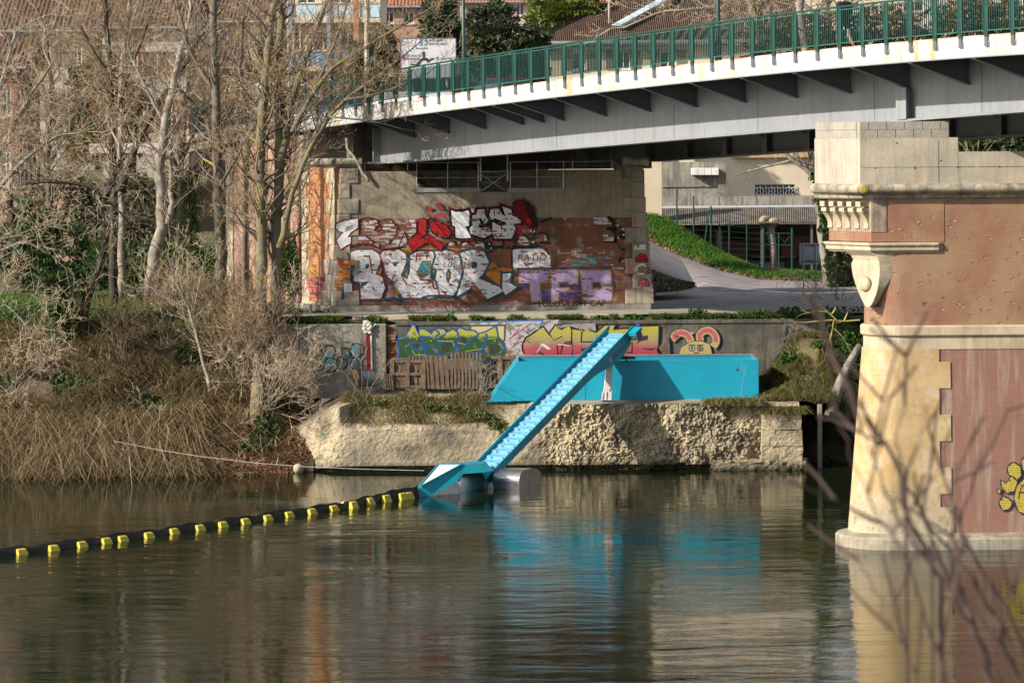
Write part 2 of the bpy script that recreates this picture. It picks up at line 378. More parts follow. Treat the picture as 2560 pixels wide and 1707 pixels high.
def roughbox(b, x0_, x1_, y0_, y1_, z0_, z1_, amp, n=14):
    """box whose faces are dented by noise"""
    def f(p): q = Vector(p); k = mn.fractal(q * 2.3, .9, 2.1, 4) * amp; return q + Vector((k * .7, -abs(k) if q.y < y1_ - .01 else 0, k * .5 * (q.z > z0_ + .1)))
    for o, a, c in (((x0_, y0_, z0_), (x1_ - x0_, 0, 0), (0, 0, z1_ - z0_)), ((x1_, y0_, z0_), (0, y1_ - y0_, 0), (0, 0, z1_ - z0_)), ((x0_, y1_, z0_), (0, y0_ - y1_, 0), (0, 0, z1_ - z0_)), ((x0_, y0_, z1_), (x1_ - x0_, 0, 0), (0, y1_ - y0_, 0))):
        o, a, c = Vector(o), Vector(a), Vector(c); b.grid(lambda u, v: f(o + a * u + c * v), n, n)
b = MB()   # cast corner block at the quay's right end, in four lifts
for k in range(4): roughbox(b, x0 - .25 * (k == 0) + .03 * rnd.random(), QX1 + .05 + .03 * rnd.random(), 110.95 + .05 * rnd.random() + (.1 if k > 2 else 0), 112.4, -.3 + .56 * k, .24 + .56 * k, .07)
roughbox(b, x0 - 1.7, QX1 + .2, 110.75, 111.9, -.4, .32, .16, 24)
o = b.build('corner_block', ROCK); tag(o, 'cracked cast concrete corner block at right end of the pebbly quay', 'concrete block')
b = MB(); p = P(2043, 1060, 111.6); b.obox((p.x, 111.6, -.4), (.16, 0, 0), (0, .16, 0), (.02, 0, 2.6)); o = b.build('mooring_post', CONC, bevel=.02)
tag(o, 'thin grey concrete post in dark inlet beside the quay', 'post')
# ------------------------------------------------------------------ lower wall with graffiti
WY = 116.0
wx0, wxg0, wxg1, wx1 = P(655, 850, WY).x, P(966, 850, WY).x, P(990, 850, WY).x, P(2125, 850, WY).x
WZ0, WZ1 = 2.2, 4.93
rw = thing('retaining_wall', 'long stained concrete retaining wall covered in graffiti behind the blue skip', 'wall', (4, WY, 2.3))
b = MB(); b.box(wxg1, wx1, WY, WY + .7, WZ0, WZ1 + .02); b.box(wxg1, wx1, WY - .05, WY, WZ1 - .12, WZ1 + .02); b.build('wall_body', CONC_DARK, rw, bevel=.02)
b = MB(); b.box(wx0, wxg0, WY - .12, WY + .7, WZ0, WZ1 - .05); b.box(wxg0, wxg1, WY + .12, WY + .7, WZ0, WZ1 - .1)
b.build('wall_segment', CONC, rw, bevel=.03, label='older grey wall segment at the left end')
b = MB()
for i in range(26):
    z = WZ0 + .1 * i; b.obox((wxg0 + .01, WY - .05 + rnd.random() * .12, z), (wxg1 - wxg0 - .02, 0, 0), (0, .2, 0), (0, 0, .07 + rnd.random() * .02))
b.build('rubble_joint', BRICK, rw, label='exposed brick rubble joint')
# verge above the wall, kerb, path
KY = 116.75
b = MB()
b.grid(lambda u, v: (wx0 - 1 + (wx1 - wx0 + 8) * u, WY + .3 + (KY - WY - .3 + .1) * v, WZ1 - .02 + .10 * v + .05 * mn.noise(Vector((u * 60, v * 3, 0)))), 120, 3)
tag(b.build('verge', EARTH_G, smooth=True), kind='structure')
PZ = 5.12
b = MB(); b.box(P(880, 780, KY).x, P(1560, 780, KY).x, KY, KY + .3, 4.85, PZ + .03); tag(b.build('kerb', CONC_PALE, bevel=.02), kind='structure')
b = MB(); b.grid(lambda u, v: (-9.5 + 26 * u, KY + .25 + (143 - KY) * v, PZ - .012 + .0 * v), 8, 8); tag(b.build('path', PATHM), kind='structure')
# road climbing from the right towards the left behind the abutment
R_low = [(1560, 735, 132), (1640, 735, 127), (1742, 716, 131), (1800, 722, 128.5), (1900, 722, 129), (2060, 722, 129), (2300, 722, 129)]
road_up = [(1560, 548, 150), (1622, 602, 147.5), (1700, 641, 146), (1800, 676, 145), (1900, 699, 144.6), (2060, 705, 144), (2300, 707, 144)]
road_lo = [(1560, 640, 136), (1622, 676, 135)] + [(x, y, (H - 5.125) * F / un(x, y)[1]) for x, y in ((1742, 719), (1800, 727), (1900, 727), (2060, 727), (2300, 727))]
def strip(b, A, B, n=6, m=0, dz=0, bulge=0):
    for i in range(len(A) - 1):
        for j in range(n):
            def pt(k, s):
                a = P(*A[k]); c = P(*B[k]); r = a.lerp(c, s); r.z += dz + bulge * math.sin(math.pi * s); return r
            b.poly([pt(i, j / n), pt(i + 1, j / n), pt(i + 1, (j + 1) / n), pt(i, (j + 1) / n)], m)
b = MB(); strip(b, road_lo, road_up, 8); tag(b.build('road', ASPHALT), kind='structure')
b = MB(); g_up = [(1560, 470, 151.5), (1622, 528, 149.6), (1700, 575, 148.6), (1800, 640, 148.0), (1900, 684, 147), (2060, 694, 146), (2300, 697, 146)]
strip(b, road_up, g_up, 6, 0, .004, .12); tag(b.build('grass_slope', EARTH_G, smooth=True), kind='structure')
b = MB(); strip(b, [(1560, 738, 131), (1640, 737, 127.2), (1700, 732, 128.5), (1735, 722, 130)], [(1560, 640, 136), (1622, 676, 135), (1690, 704, 133.6), (1735, 721, 130.2)], 4, 0, .03, .1)
tag(b.build('grass_island', EARTH_G), kind='structure')
b = MB()
for (x0_, y0_, Y0_), (x1_, y1_, Y1_) in zip([(1640, 739, 127), (1700, 734, 128), (1732, 727, 129.4)], [(1700, 734, 128), (1732, 727, 129.4), (1742, 719, 130.6)]):
    a, c = P(x0_, y0_, Y0_), P(x1_, y1_, Y1_); b.obox(a, c - a, (0, .15, 0), (0, 0, .10))
tag(b.build('kerb_island', CONC_PALE), kind='structure')
# mound of earth right of the blue skip
def mound(u, v):
    X = P(1890, 960, 113).x + 4.2 * u; Y = 111.9 + 5 * v
    h = 2.3 + 1.9 * smooth(u * 2.2) * smooth(v * 1.4) + .25 * mn.noise(Vector((u * 5, v * 5, 2)))
    return (X, Y, float(h) - 2.2 * float(smooth((u - .62) / .3)) * (1 - v))
b = MB(); b.grid(mound, 40, 30); tag(b.build('mound', M('mossy_earth', (.20, .165, .09), (.12, .11, .045), 1.6, .95, bump=.8, bscale=9), smooth=True), kind='structure')
b = MB(); b.grid(lambda u, v: (9.6 + 16 * u, 113.4 + 1.2 * u + 4.2 * v + .4 * mn.noise(Vector((u * 9, v * 6, 1))), -.4 + 5.5 * v ** .8), 40, 20)
tag(b.build('river_bank_behind', EARTH, smooth=True), kind='structure')
# ------------------------------------------------------------------ bridge
UX, UY = -.4664, .8846          # along the bridge, towards the far bank
NX, NY = .8846, .4664           # across the bridge, away from us
def edge(t, off=0.0, z=0.0): return Vector((9.83 + UX * t + NX * off, 89.2 + UY * t + NY * off, z))
def t_of(px, py, off=0.0):
    k = un(px, py)[0] / F; x0, y0 = 9.83 + NX * off, 89.2 + NY * off
    return (x0 - k * y0) / (k * UY - UX)
def z_of(px, py, off=0.0):
    t = t_of(px, py, off); return H - un(px, py)[1] / F * (89.2 + NY * off + UY * t)
_rb = [(2527, 72), (2160, 105.3), (1890, 130.5), (1702, 152), (1468, 182), (1303, 204.7), (1151, 223.5), (1012, 243), (849, 268), (727, 287), (566, 319), (490, 335), (430, 349)]
_cf = np.polyfit([t_of(*p) for p in _rb], [z_of(*p) for p in _rb], 4)
def zr(t): return float(np.polyval(_cf, min(max(t, -12), 52))) + (0 if t > -12 else (-12 - t) * .02)
def ztop(t): return zr(t) - .11      # top of the deck edge
def zbot(t): return zr(t) - .66      # underside of the deck edge
_gb = [(2560, 276), (2255, 299), (2050, 316), (1850, 335), (1600, 354), (1415, 370), (1143, 391), (947, 407)]
_gf = np.polyfit([t_of(p[0], p[1], 2.0) for p in _gb], [z_of(p[0], p[1], 2.0) for p in _gb], 3)
T_P, T_A = t_of(2276, 250, 2.0), t_of(947, 400, 2.0)
def zg(t): return float(np.polyval(_gf, min(max(t, T_P - 6), T_A))) - (0 if t > T_P - 6 else 0)
TL, TR = T_A + 4.0, -34.0; TD = T_A + 1.6
ROOT = [t_of(p, 250, 2.0) for p in (1037, 1124, 1214.7, 1310, 1360, 1410.6, 1516, 1626.6, 1742.5, 1864.7, 1993.8, 2128, 2276, 2423, 2585)] + [-9.5, -12.5, -15.5, -18.5]
br = thing('road_bridge', 'long grey steel girder bridge rising to the right over the river', 'bridge', edge(T_P, 2, 11.9))
def along(b, t0, t1, n, sec, m=0, uvv=False):
    """sweep a closed cross-section sec(t)->[(offset,z)] along the bridge"""
    rings = [[edge(t0 + (t1 - t0) * i / n, o, z) for o, z in sec(t0 + (t1 - t0) * i / n)] for i in range(n + 1)]
    s0 = len(b.f); b.loft(rings, m)
    if uvv:
        k = len(rings[0])
        for i in range(n):
            for q in range(k):
                za, zb = sec(t0)[q][1], sec(t0)[(q + 1) % k][1]; lo, hi = zbot(t0), ztop(t0)
                f = lambda z: (z - lo) / (hi - lo)
                t, u = t0 + (t1 - t0) * i / n, t0 + (t1 - t0) * (i + 1) / n
                b.uv[s0 + i * k + q] = [(t, f(za)), (t, f(zb)), (u, f(zb)), (u, f(za))]
b = MB(); along(b, TR, TL, 90, lambda t: [(0, zbot(t)), (0, ztop(t)), (.05, ztop(t)), (.05, zbot(t))], 0, True); b.build('fascia', FASCIA, br, label='white deck edge plate streaked with rust')
b = MB(); along(b, TR, TL, 80, lambda t: [(-.012, zbot(t) - .03), (-.012, zbot(t)), (.16, zbot(t)), (.16, zbot(t) - .03)]); b.build('edge_angle', STEEL, br)
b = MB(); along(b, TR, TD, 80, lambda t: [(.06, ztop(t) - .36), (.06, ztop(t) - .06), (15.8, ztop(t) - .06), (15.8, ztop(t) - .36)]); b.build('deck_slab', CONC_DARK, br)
b = MB(); along(b, TR, TD, 80, lambda t: [(3.2, ztop(t) - .055), (3.2, ztop(t) - .04), (12.6, ztop(t) - .04), (12.6, ztop(t) - .055)]); b.build('carriageway', ASPHALT, br)
for off, nm, lab in ((2.0, 'girder', 'outer grey plate girder with a curved underside'), (13.96, 'girder', 'far grey plate girder behind')):
    b = MB(); along(b, TR, T_A, 70, lambda t: [(off, zg(t)), (off, zbot(t) + .3), (off + .05, zbot(t) + .3), (off + .05, zg(t))])
    gir = b.build(nm, STEEL, br, label=lab)
    b = MB(); along(b, TR, T_A, 70, lambda t: [(off - .28, zg(t) - .07), (off - .28, zg(t) - .004), (off + .34, zg(t) - .004), (off + .34, zg(t) - .07)]); b.build('bottom_flange', STEEL, gir)
    # plates standing on the flange
    for t in (T_P, T_A - .15):
        b = MB(); e = edge(t, off - .30, zg(t)); top = zbot(t) - (.60 if t == T_P else .1)
        b.obox(e, Vector((NX, NY, 0)) * .295, Vector((UX, UY, 0)) * .06, (0, 0, top - zg(t)))
        b.obox(edge(t - .25, off - .33, zg(t)), Vector((NX, NY, 0)) * .03, Vector((UX, UY, 0)) * .5, (0, 0, top - zg(t))) if t == T_P else None
        b.build('stiffener', STEEL, gir)
b = MB()
for t in (ROOT[1] - 1.2, ROOT[4] - .9, ROOT[7] - 1.5, ROOT[9] - .7, ROOT[11] - 1.2, ROOT[13] - .6): b.obox(edge(t, 1.994, zg(t)), Vector((UX, UY, 0)) * .025, Vector((NX, NY, 0)) * .01, (0, 0, zbot(t) - zg(t)))
b.build('plate_seams', STEEL_D, br)
for t in ROOT:
    b = MB(); zb = zbot(t)
    pr = [(0.03, zb + .29), (1.995, zb + .29), (1.995, zb - .62), (0.03, zb - .035)]
    b.prism([edge(t, o, z) for o, z in pr], Vector((UX, UY, 0)) * .03)
    d = Vector((UX, UY, 0)); a = edge(t, .03, zb - .036) - d * .09; c = edge(t, 1.995, zb - .621) - d * .09
    b.obox(a, c - a, d * .2, (0, 0, -.025)); b.build('cantilever_bracket', STEEL_D, br)  # darker steel than the girders: the colour carries the deck's shade
    b = MB(); w = Vector((NX, NY, 0)) * 11.8; zc = zb + .29
    b.obox(edge(t, 2.08, zc - .75), w, d * .03, (0, 0, .75)); b.obox(edge(t, 2.08, zc - .78) - d * .1, w, d * .2, (0, 0, .03)); b.build('cross_beam', STEEL, br)
for t in ROOT[:13]:
    b = MB(); d = Vector((UX, UY, 0)); n = Vector((NX, NY, 0)); off = 13.955
    b.obox(edge(t, off - .25, zg(t)), n * .25, d * .04, (0, 0, zbot(t) + .2 - zg(t))); b.obox(edge(t - .16, off - .28, zg(t)), n * .03, d * .32, (0, 0, zbot(t) + .2 - zg(t)))
    b.prism([edge(t, off - .28, zbot(t) - .5), edge(t, off - .28, zbot(t) - 1.0), edge(t, off - 1.3, zbot(t) - .5)], d * .04); b.build('knee_brace', STEEL, br)
b = MB(); e = edge(T_P, 2.02, zg(T_P) - .07); d = Vector((UX, UY, 0)); n = Vector((NX, NY, 0))
b.obox(e - d * .55 - n * .35 - Vector((0, 0, .14)), d * 1.1, n * .8, (0, 0, .14)); b.build('bearing', STEEL_D, br)
# ------------------------------------------------------------------ railing
rl = thing('bridge_railing', 'dark green steel railing with upright bars along the bridge edge', 'railing', edge(T_P, 0, 13))
T0, T1 = -9.2, 49.0
def rod(name, off, dz, h, w, m, t0=T0, t1=T1):
    b = MB(); along(b, t0, t1, 70, lambda t: [(off - w / 2, zr(t) + dz), (off - w / 2, zr(t) + dz + h), (off + w / 2, zr(t) + dz + h), (off + w / 2, zr(t) + dz)]); return b.build(name, m, rl)
rod('handrail', -.03, 1.0, .05, .09, GREEN); rod('upper_rail', -.03, .93, .025, .03, GREEN_L); rod('lower_rail', -.03, -.012, .028, .035, GREEN_L)
STEP = 1.153; t = t_of(2160, 105.3) - 9 * STEP; d = Vector((UX, UY, 0)); n = Vector((NX, NY, 0))
while t < T1:
    on = t < TL - .3
    b = MB(); z0 = zr(t) - (.17 if on else .02)
    b.obox(edge(t - .06, -.05, z0), d * .15, n * .05, (0, 0, zr(t) + .99 - z0), 0)
    for s in (-.085, .10): b.obox(edge(t + s, -.065, zr(t) - .02), d * .022, n * .03, (0, 0, 1.0), 1)
    if on:
        b.obox(edge(t - .055, -.052, zr(t) - .42), d * .14, n * .05, (0, 0, .25), 2)
        b.obox(edge(t - .10, -.03, zr(t) - .44), d * .05, n * .03, (0, 0, .17), 3); b.obox(edge(t - .09, -.05, zr(t) - .36), d * .03, n * .03, (0, 0, .03), 2); b.obox(edge(t - .09, -.05, zr(t) - .41), d * .03, n * .03, (0, 0, .03), 2)
    b.build('post', [GREEN, GREEN_L, STEEL_D, GALV], rl)
    b = MB()
    for i in range(9):
        s = t + .20 + i * (STEP - .36) / 8
        b.obox(edge(s, -.045, zr(s)), d * .022, n * .024, (0, 0, .95))
    b.build('bar_panel', GREEN, rl); t += STEP
# ------------------------------------------------------------------ abutment
AY = 120.5
def ax(px, py=600): return P(px, py, AY).x
ab = thing('abutment', 'brick and stone bridge abutment covered in graffiti under the deck end', 'bridge abutment', (ax(1200), AY, PZ))
uvec = Vector((UX, UY, 0))
XL, XR = ax(852), ax(1612)
def az(py, px=1230): return P(px, py, AY).z
zb_, zs = az(762), az(546)      # foot, brick / pebbledash joint
z_sh, z_cut, z_cor0, z_cor1 = az(427), az(480), az(418), az(393)
XS0, XS1 = ax(1042, 450), ax(1413, 450)
BK = uvec * 4.0
def slabp(b, x0, x1, z0, z1, y=AY, ext=None, m=0): b.prism([(x0, y, z0), (x1, y, z0), (x1, y, z1), (x0, y, z1)], ext or BK, m)
b = MB(); slabp(b, XL, XR, zb_, zs); b.build('brick_face', BRICK, ab)
b = MB(); slabp(b, XL, XS0, zs, z_sh); slabp(b, XS1, XR, zs, z_sh); slabp(b, XS0, XS1, zs, z_cut)
slabp(b, XS0, XS1, z_cut, z_sh, AY + 2.6); b.build('pebbledash_face', PEBBLE, ab)
b = MB(); slabp(b, ax(825, 765), ax(1628, 765), zb_ - .6, zb_ + .0, AY - .12); b.build('plinth', CONC, ab, bevel=.02)
def quoins(side):
    b = MB(); n = 9; hgt = (z_cor0 - zb_) / n
    for i in range(n):
        z0 = zb_ + i * hgt; f = i / n
        if side < 0:
            xo = ax(832, 700) + (ax(872, 450) - ax(832, 700)) * f * .6; w = ax(898) - xo if i % 2 == 0 else ax(876) - xo
            b.obox((xo, AY - .055, z0 + .004), (w, 0, 0), uvec * (.8 if i % 2 else 1.15), (0, 0, hgt - .012))
        else:
            xo = ax(1634, 700) + (ax(1606, 450) - ax(1634, 700)) * f; w = xo - (ax(1564) if i % 2 == 0 else ax(1583))
            b.obox((xo - w, AY - .055, z0 + .004), (w, 0, 0), uvec * .9, (0, 0, hgt - .012))
    return b
quoins(-1).build('quoin_stack', STONE_GREY, ab, bevel=.025); quoins(1).build('quoin_stack', STONE_GREY, ab, bevel=.025)
def cornice(b, x0, x1, back, nose=.16):
    pr = [(0, z_cor0), (-.03, z_cor0 + .04), (-.05, z_cor0 + .05), (-.06, z_cor0 + .09)]
    for k in range(7):
        a = -math.pi / 2 + math.pi * k / 6; pr.append((-.08 - nose * math.cos(a) * .8, (z_cor0 + .09 + z_cor1) / 2 + (z_cor1 - z_cor0 - .09) / 2 * math.sin(a)))
    pr += [(.35, z_cor1), (.35, z_cor0)]
    b.prism([(x0, AY + o, z) for o, z in pr], (x1 - x0, 0, 0))
b = MB(); cornice(b, ax(1556, 410), ax(1622, 410), 0); b.build('cornice', CORNICE, ab)
b = MB(); cornice(b, ax(842, 410), ax(905, 410), 0)
# the left cornice returns along the flank
for k in range(1):
    pr = [(.0, z_cor0), (-.05, z_cor0 + .05), (-.06, z_cor0 + .09)] + [(-.08 - .13 * math.cos(-math.pi / 2 + math.pi * j / 6), (z_cor0 + .09 + z_cor1) / 2 + (z_cor1 - z_cor0 - .09) / 2 * math.sin(-math.pi / 2 + math.pi * j / 6)) for j in range(7)] + [(.5, z_cor1), (.5, z_cor0)]
    b.prism([edge(0, 0, 0) * 0 + Vector((ax(842, 410) + NX * o, AY - .02 + NY * o, z)) for o, z in pr], uvec * 3.2)
b.build('cornice', CORNICE, ab)
# left flank: stone-edged orange panel, then the long pink retaining wall of the approach
FX = ax(838, 600)
def fl(s, z, o=0.0): return Vector((FX + UX * s - NX * o, AY + UY * s - NY * o, z))
b = MB(); b.prism([fl(.0, zb_ - .4), fl(3.0, zb_ - .4), fl(3.0, z_cor0), fl(0, z_cor0)], n * 1.2); b.build('flank_panel', BRICK_ORANGE, ab)
b = MB(); hgt = (z_cor0 - zb_) / 9
for i in range(9):
    z0 = zb_ + i * hgt
    b.prism([fl(0, z0, .03), fl(.42 if i % 2 else .75, z0, .03), fl(.42 if i % 2 else .75, z0 + hgt - .01, .03), fl(0, z0 + hgt - .01, .03)], n * .1)
    w = 2.55 if i % 2 else 2.3
    b.prism([fl(w, z0, .05), fl(3.0, z0, .05), fl(3.0, z0 + hgt - .01, .05), fl(w, z0 + hgt - .01, .05)], n * .1)
b.prism([fl(-.05, zb_ - .4, .07), fl(3.0, zb_ - .4, .07), fl(3.0, zb_ + .1, .07), fl(-.05, zb_ + .1, .07)], n * .1)
b.build('flank_stone', STONE, ab, bevel=.02)
def zc(t): return zr(t) - .04
ap = thing('approach_wall', 'pink brick retaining wall of the bridge approach behind the bare trees', 'wall', fl(8, zb_))
tA = (fl(3.0, 0) - edge(0, 0, 0)).dot(uvec)
offA = (fl(3.0, 0) - edge(0)).dot(n) + .25
tE = t_of(568, 500, offA); ts = np.linspace(tA, tE, 12)
b = MB()
for a, c in zip(ts[:-1], ts[1:]): b.prism([edge(a, offA, 4.4), edge(c, offA, 4.4), edge(c, offA, zc(c) - .75), edge(a, offA, zc(a) - .75)], n * .8)
b.build('brick_face', BRICK_PINK, ap)
b = MB()
for a, c in zip(np.linspace(tE, 51, 8)[:-1], np.linspace(tE, 51, 8)[1:]): b.prism([edge(a, offA + 3.5, 4.4), edge(c, offA + 3.5, 4.4), edge(c, offA + 3.5, zc(c) - .6), edge(a, offA + 3.5, zc(a) - .6)], n * .8)
b.build('arch_shade_wall', CONC_DARK, ap)  # dark wall set back, standing in for the shade of the open arch
b = MB()
for tt in (tA + .2, tE - .7): b.prism([edge(tt, offA - .06, 4.4), edge(tt + .7, offA - .06, 4.4), edge(tt + .7, offA - .06, zc(tt) - .8), edge(tt, offA - .06, zc(tt) - .8)], n * .1)
b.build('stone_strip', STONE, ap, bevel=.02)
tc0 = TL - .2
b = MB(); along(b, tc0, 51, 30, lambda t: [(-.15, zc(t) - .28), (-.24, zc(t) - .14), (-.15, zc(t)), (1.2, zc(t)), (1.2, zc(t) - .28)])
along(b, tc0, 51, 30, lambda t: [(.12, zc(t) - .62), (-.02, zc(t) - .30), (1.2, zc(t) - .30), (1.2, zc(t) - .62)]); b.build('coping', CORNICE, ap)
b = MB(); along(b, TD + .02, 62, 40, lambda t: [(.06, zc(t) - .5), (.06, zc(t) - .07), (9, zc(t) - .07), (9, zc(t) - .5)]); b.build('street_slab', ASPHALT, ap)
b = MB()
b.prism([edge(TL - .2, .5, z_cor1), edge(TL + .9, .5, z_cor1), edge(TL + .9, .5, zc(TL) - .6), edge(TL - .2, .5, zc(TL) - .6)], n * .8); b.build('support_pier', CONC_PALE, ap)
b = MB(); b.prism([edge(T_A + 1.0, 1.4, z_sh), edge(T_A + 1.0, 14.6, z_sh), edge(T_A + 1.0, 14.6, zbot(T_A) + .3), edge(T_A + 1.0, 1.4, zbot(T_A) + .3)], uvec * .6); b.build('back_wall', CONC_DARK, ab)
# rain pipes at the two ends of the shelf
for pts, mm, lab in (([(866, 345), (868, 370), (888, 395), (906, 432), (918, 445), (922, 455)], CONC_PALE, 'pale plastic rain pipe bent over left end of the abutment'), ([(1525, 395), (1548, 415), (1556, 437), (1558, 449)], STEEL_D, 'dark rain pipe at the right end of the abutment shelf')):
    b = MB(); b.tube([P(x, y, AY - .16) for x, y in pts], .055, 10); tag(b.build('rain_pipe', mm, smooth=True), lab, 'pipe')
# inspection walkway rails
wk = thing('walkway', 'grey tubular walkway railing with crossed gate on the abutment shelf', 'walkway', P(1230, 480, AY))
Yw = AY - .05
def pp(x, y): return P(x, y, Yw)
def zz2(x, y): return (1000 + x / 5.463, 350 + y / 5.463)
def tubes(name, segs, r, m=GALV):
    b = MB()
    for a, c in segs: b.tube([pp(*zz2(*a)), pp(*zz2(*c))], r, 8)
    return b.build(name, m, wk)
tubes('top_rail', [((-500, 318), (1085, 305))], .018); tubes('top_rail', [((1490, 303), (2940, 290))], .018)
tubes('middle_rail', [((230, 518), (1070, 512))], .014); tubes('middle_rail', [((1510, 506), (2235, 505))], .014)
for x, y0, y1 in ((230, 318, 665), (652, 310, 660), (1068, 308, 655), (105, 318, 415), (1508, 303, 655), (1872, 303, 655), (2235, 303, 655), (2360, 300, 400), (2900, 292, 395), (-480, 318, 420)): tubes('rail_post', [((x, y0), (x, y1))], .016)
for x0_, x1_ in ((225, 1100), (1466, 2250)):
    b = MB(); a = pp(*zz2(x0_, 690)); c = pp(*zz2(x1_, 686)); b.obox(a - Vector((0, 0, .07)), c - a, (0, .05, 0), (0, 0, .16)); b.build('toe_board', STEEL, wk)
for x in (1088, 1455):
    b = MB(); a = pp(*zz2(x, 565)); c = pp(*zz2(x, 140)); b.obox(a, c - a, (.065, 0, 0), (0, .06, 0)); b.build('gate_post', GALV, wk)
tubes('gate_brace', [((1115, 475), (1440, 690)), ((1440, 470), (1115, 695))], .022); tubes('gate_bar', [((1112, 435), (1450, 432))], .02)
tubes('gate_bar', [((1112, 510), (1390, 508))], .012); tubes('gate_bar', [((1112, 582), (1390, 580))], .012)
b = MB(); a = P(1458, 418, AY + .5); b.obox(a, (.2, 0, .02), (0, .03, 0), (-.01, 0, .17)); tag(b.build('solar_panel', STEEL_D), 'small dark solar panel standing on right of the abutment shelf', 'solar panel')
# old timber beams lying on the shelf
for i, (x0_, y0_, x1_, y1_, lab) in enumerate(((985, 415, 1100, 472, 'weathered timber beam leaning down left behind walkway rails'), (920, 412, 975, 424, 'short timber offcut lying on shelf by the pale rain pipe'))):
    b = MB(); b.tube([P(x0_, y0_, AY + .4), P(x1_, y1_, AY + 1.0)], .13, 9); tag(b.build('timber_beam', M('grey_timber%d' % i, (.22, .14, .08), (.14, .09, .055), 4, .9)), lab, 'timber beam')
# ------------------------------------------------------------------ river pier
PY0 = 89.0
def px_(px, py, Y=PY0): return P(px, py, Y).x
def pz(py, px=2200, Y=PY0): return P(px, py, Y).z
pi_ = thing('bridge_pier', 'tall brick and stone river pier with a rounded nose carrying the girders', 'bridge pier', (11, 90, 0))
R0 = 1.0; XB = px_(2160, 700, 90) + R0; XE = 30.0; YC = PY0 + R0
def ring(r, z, xe=XE, n=26, dx=0.0):
    """stadium plan, rounded towards the left"""
    pts = [(xe, YC - r, z)]
    for i in range(n + 1):
        a = -math.pi / 2 - math.pi * i / n; pts.append((XB + dx + r * math.cos(a), YC + r * math.sin(a), z))
    pts.append((xe, YC + r, z)); return [Vector(p) for p in pts]
def body(name, levels, m, cut=None, parent=None):
    """levels (z, radius, nose shift); cut keeps only a stretch of the outline; uv follows the outline"""
    b = MB(); rs = [ring(r, z, XE, 26, dx) for z, r, dx in levels]; i0 = len(b.f)
    arc = [0]
    for k in range(1, len(rs[0])): arc.append(arc[-1] + (rs[0][k] - rs[0][k - 1]).length)
    for j in range(len(rs) - 1):
        for k in range(len(rs[0]) - 1):
            pts = [rs[j][k + 1], rs[j][k], rs[j + 1][k], rs[j + 1][k + 1]]
            b.poly(pts, 0, [(-arc[k + 1], pts[0].z), (-arc[k], pts[1].z), (-arc[k], pts[2].z), (-arc[k + 1], pts[3].z)])
    b.poly(rs[-1]); return b.build(name, m, pi_ if parent is None else parent, smooth=False)
Z_PL, Z_LO, Z_BL, Z_ST, Z_COR, Z_CT = .43, pz(872), pz(872), pz(840), pz(498), pz(460)
Z_S1 = pz(814)
nose = lambda z: -.40 * (1 - z / 6.0) if z < 6 else 0
b = MB(); rr = [ring(1.55, -.6, XE, 26, -.30), ring(1.55, .28, XE, 26, -.30), ring(1.50, .33, XE, 26, -.30), ring(1.0, .44, XE, 26, -.30)]
b.loft(rr, 0, closed=True); b.build('plinth', M('wet_concrete', (.36, .32, .25), (.24, .21, .16), 1.3, .8, bump=.4, bscale=12, streak=(.10, .095, .06), sfac=.6), pi_)
lo = [(z, 1.0 + .10 * (1 - z / 6), nose(z)) for z in (.3, 1.5, 3, 4.5, Z_LO)]
body('lower_brick', lo, BRICK_LOW)
# stone quoins wrapping the nose, alternately long and short
b = MB(); nq = 14; hq = (Z_LO - .40) / nq
def wrap(b, z0, z1, r0, r1, d0, d1, xe, lift, m=0, inner=.18, nseg=22):
    pts0, pts1, q0, q1 = [], [], [], []
    for (pp_, qq_, z, r, dx) in ((pts0, q0, z0, r0, d0), (pts1, q1, z1, r1, d1)):
        for rad, dst in ((r + lift, pp_), (r - inner, qq_)):
            dst.append(Vector((xe, YC - rad, z)))
            for i in range(nseg + 1):
                a = -math.pi / 2 - math.pi * .72 * i / nseg; dst.append(Vector((XB + dx + rad * math.cos(a), YC + rad * math.sin(a), z)))
    n_ = len(pts0)
    arc = [0]
    for k in range(n_ - 1): arc.append(arc[-1] + (pts0[k + 1] - pts0[k]).length)
    for k in range(n_ - 1): b.poly([pts0[k + 1], pts0[k], pts1[k], pts1[k + 1]], m, [(-arc[k + 1], z0 - .40), (-arc[k], z0 - .40), (-arc[k], z1 - .40), (-arc[k + 1], z1 - .40)])
    for k in range(n_ - 1): b.poly([pts1[k + 1], pts1[k], q1[k], q1[k + 1]], m); b.poly([pts0[k], pts0[k + 1], q0[k + 1], q0[k]], m)
    b.poly([pts0[0], q0[0], q1[0], pts1[0]], m); b.poly([q0[-1], pts0[-1], pts1[-1], q1[-1]], m)
for i in range(nq):
    z0, z1 = .40 + hq * i, .40 + hq * (i + 1) - .004
    f = lambda z: 1.0 + .10 * (1 - z / 6)
    pat = [1, 0, 0, 1, 1, 0, 0, 1, 1, 0, 0, 1, 1, 0][i]
    xe = px_(2376 if pat else 2348, 1000)
    if i < 2: xe = px_(2382, 1000)
    wrap(b, z0, z1, f(z0), f(z1), nose(z0), nose(z1), xe, .03)
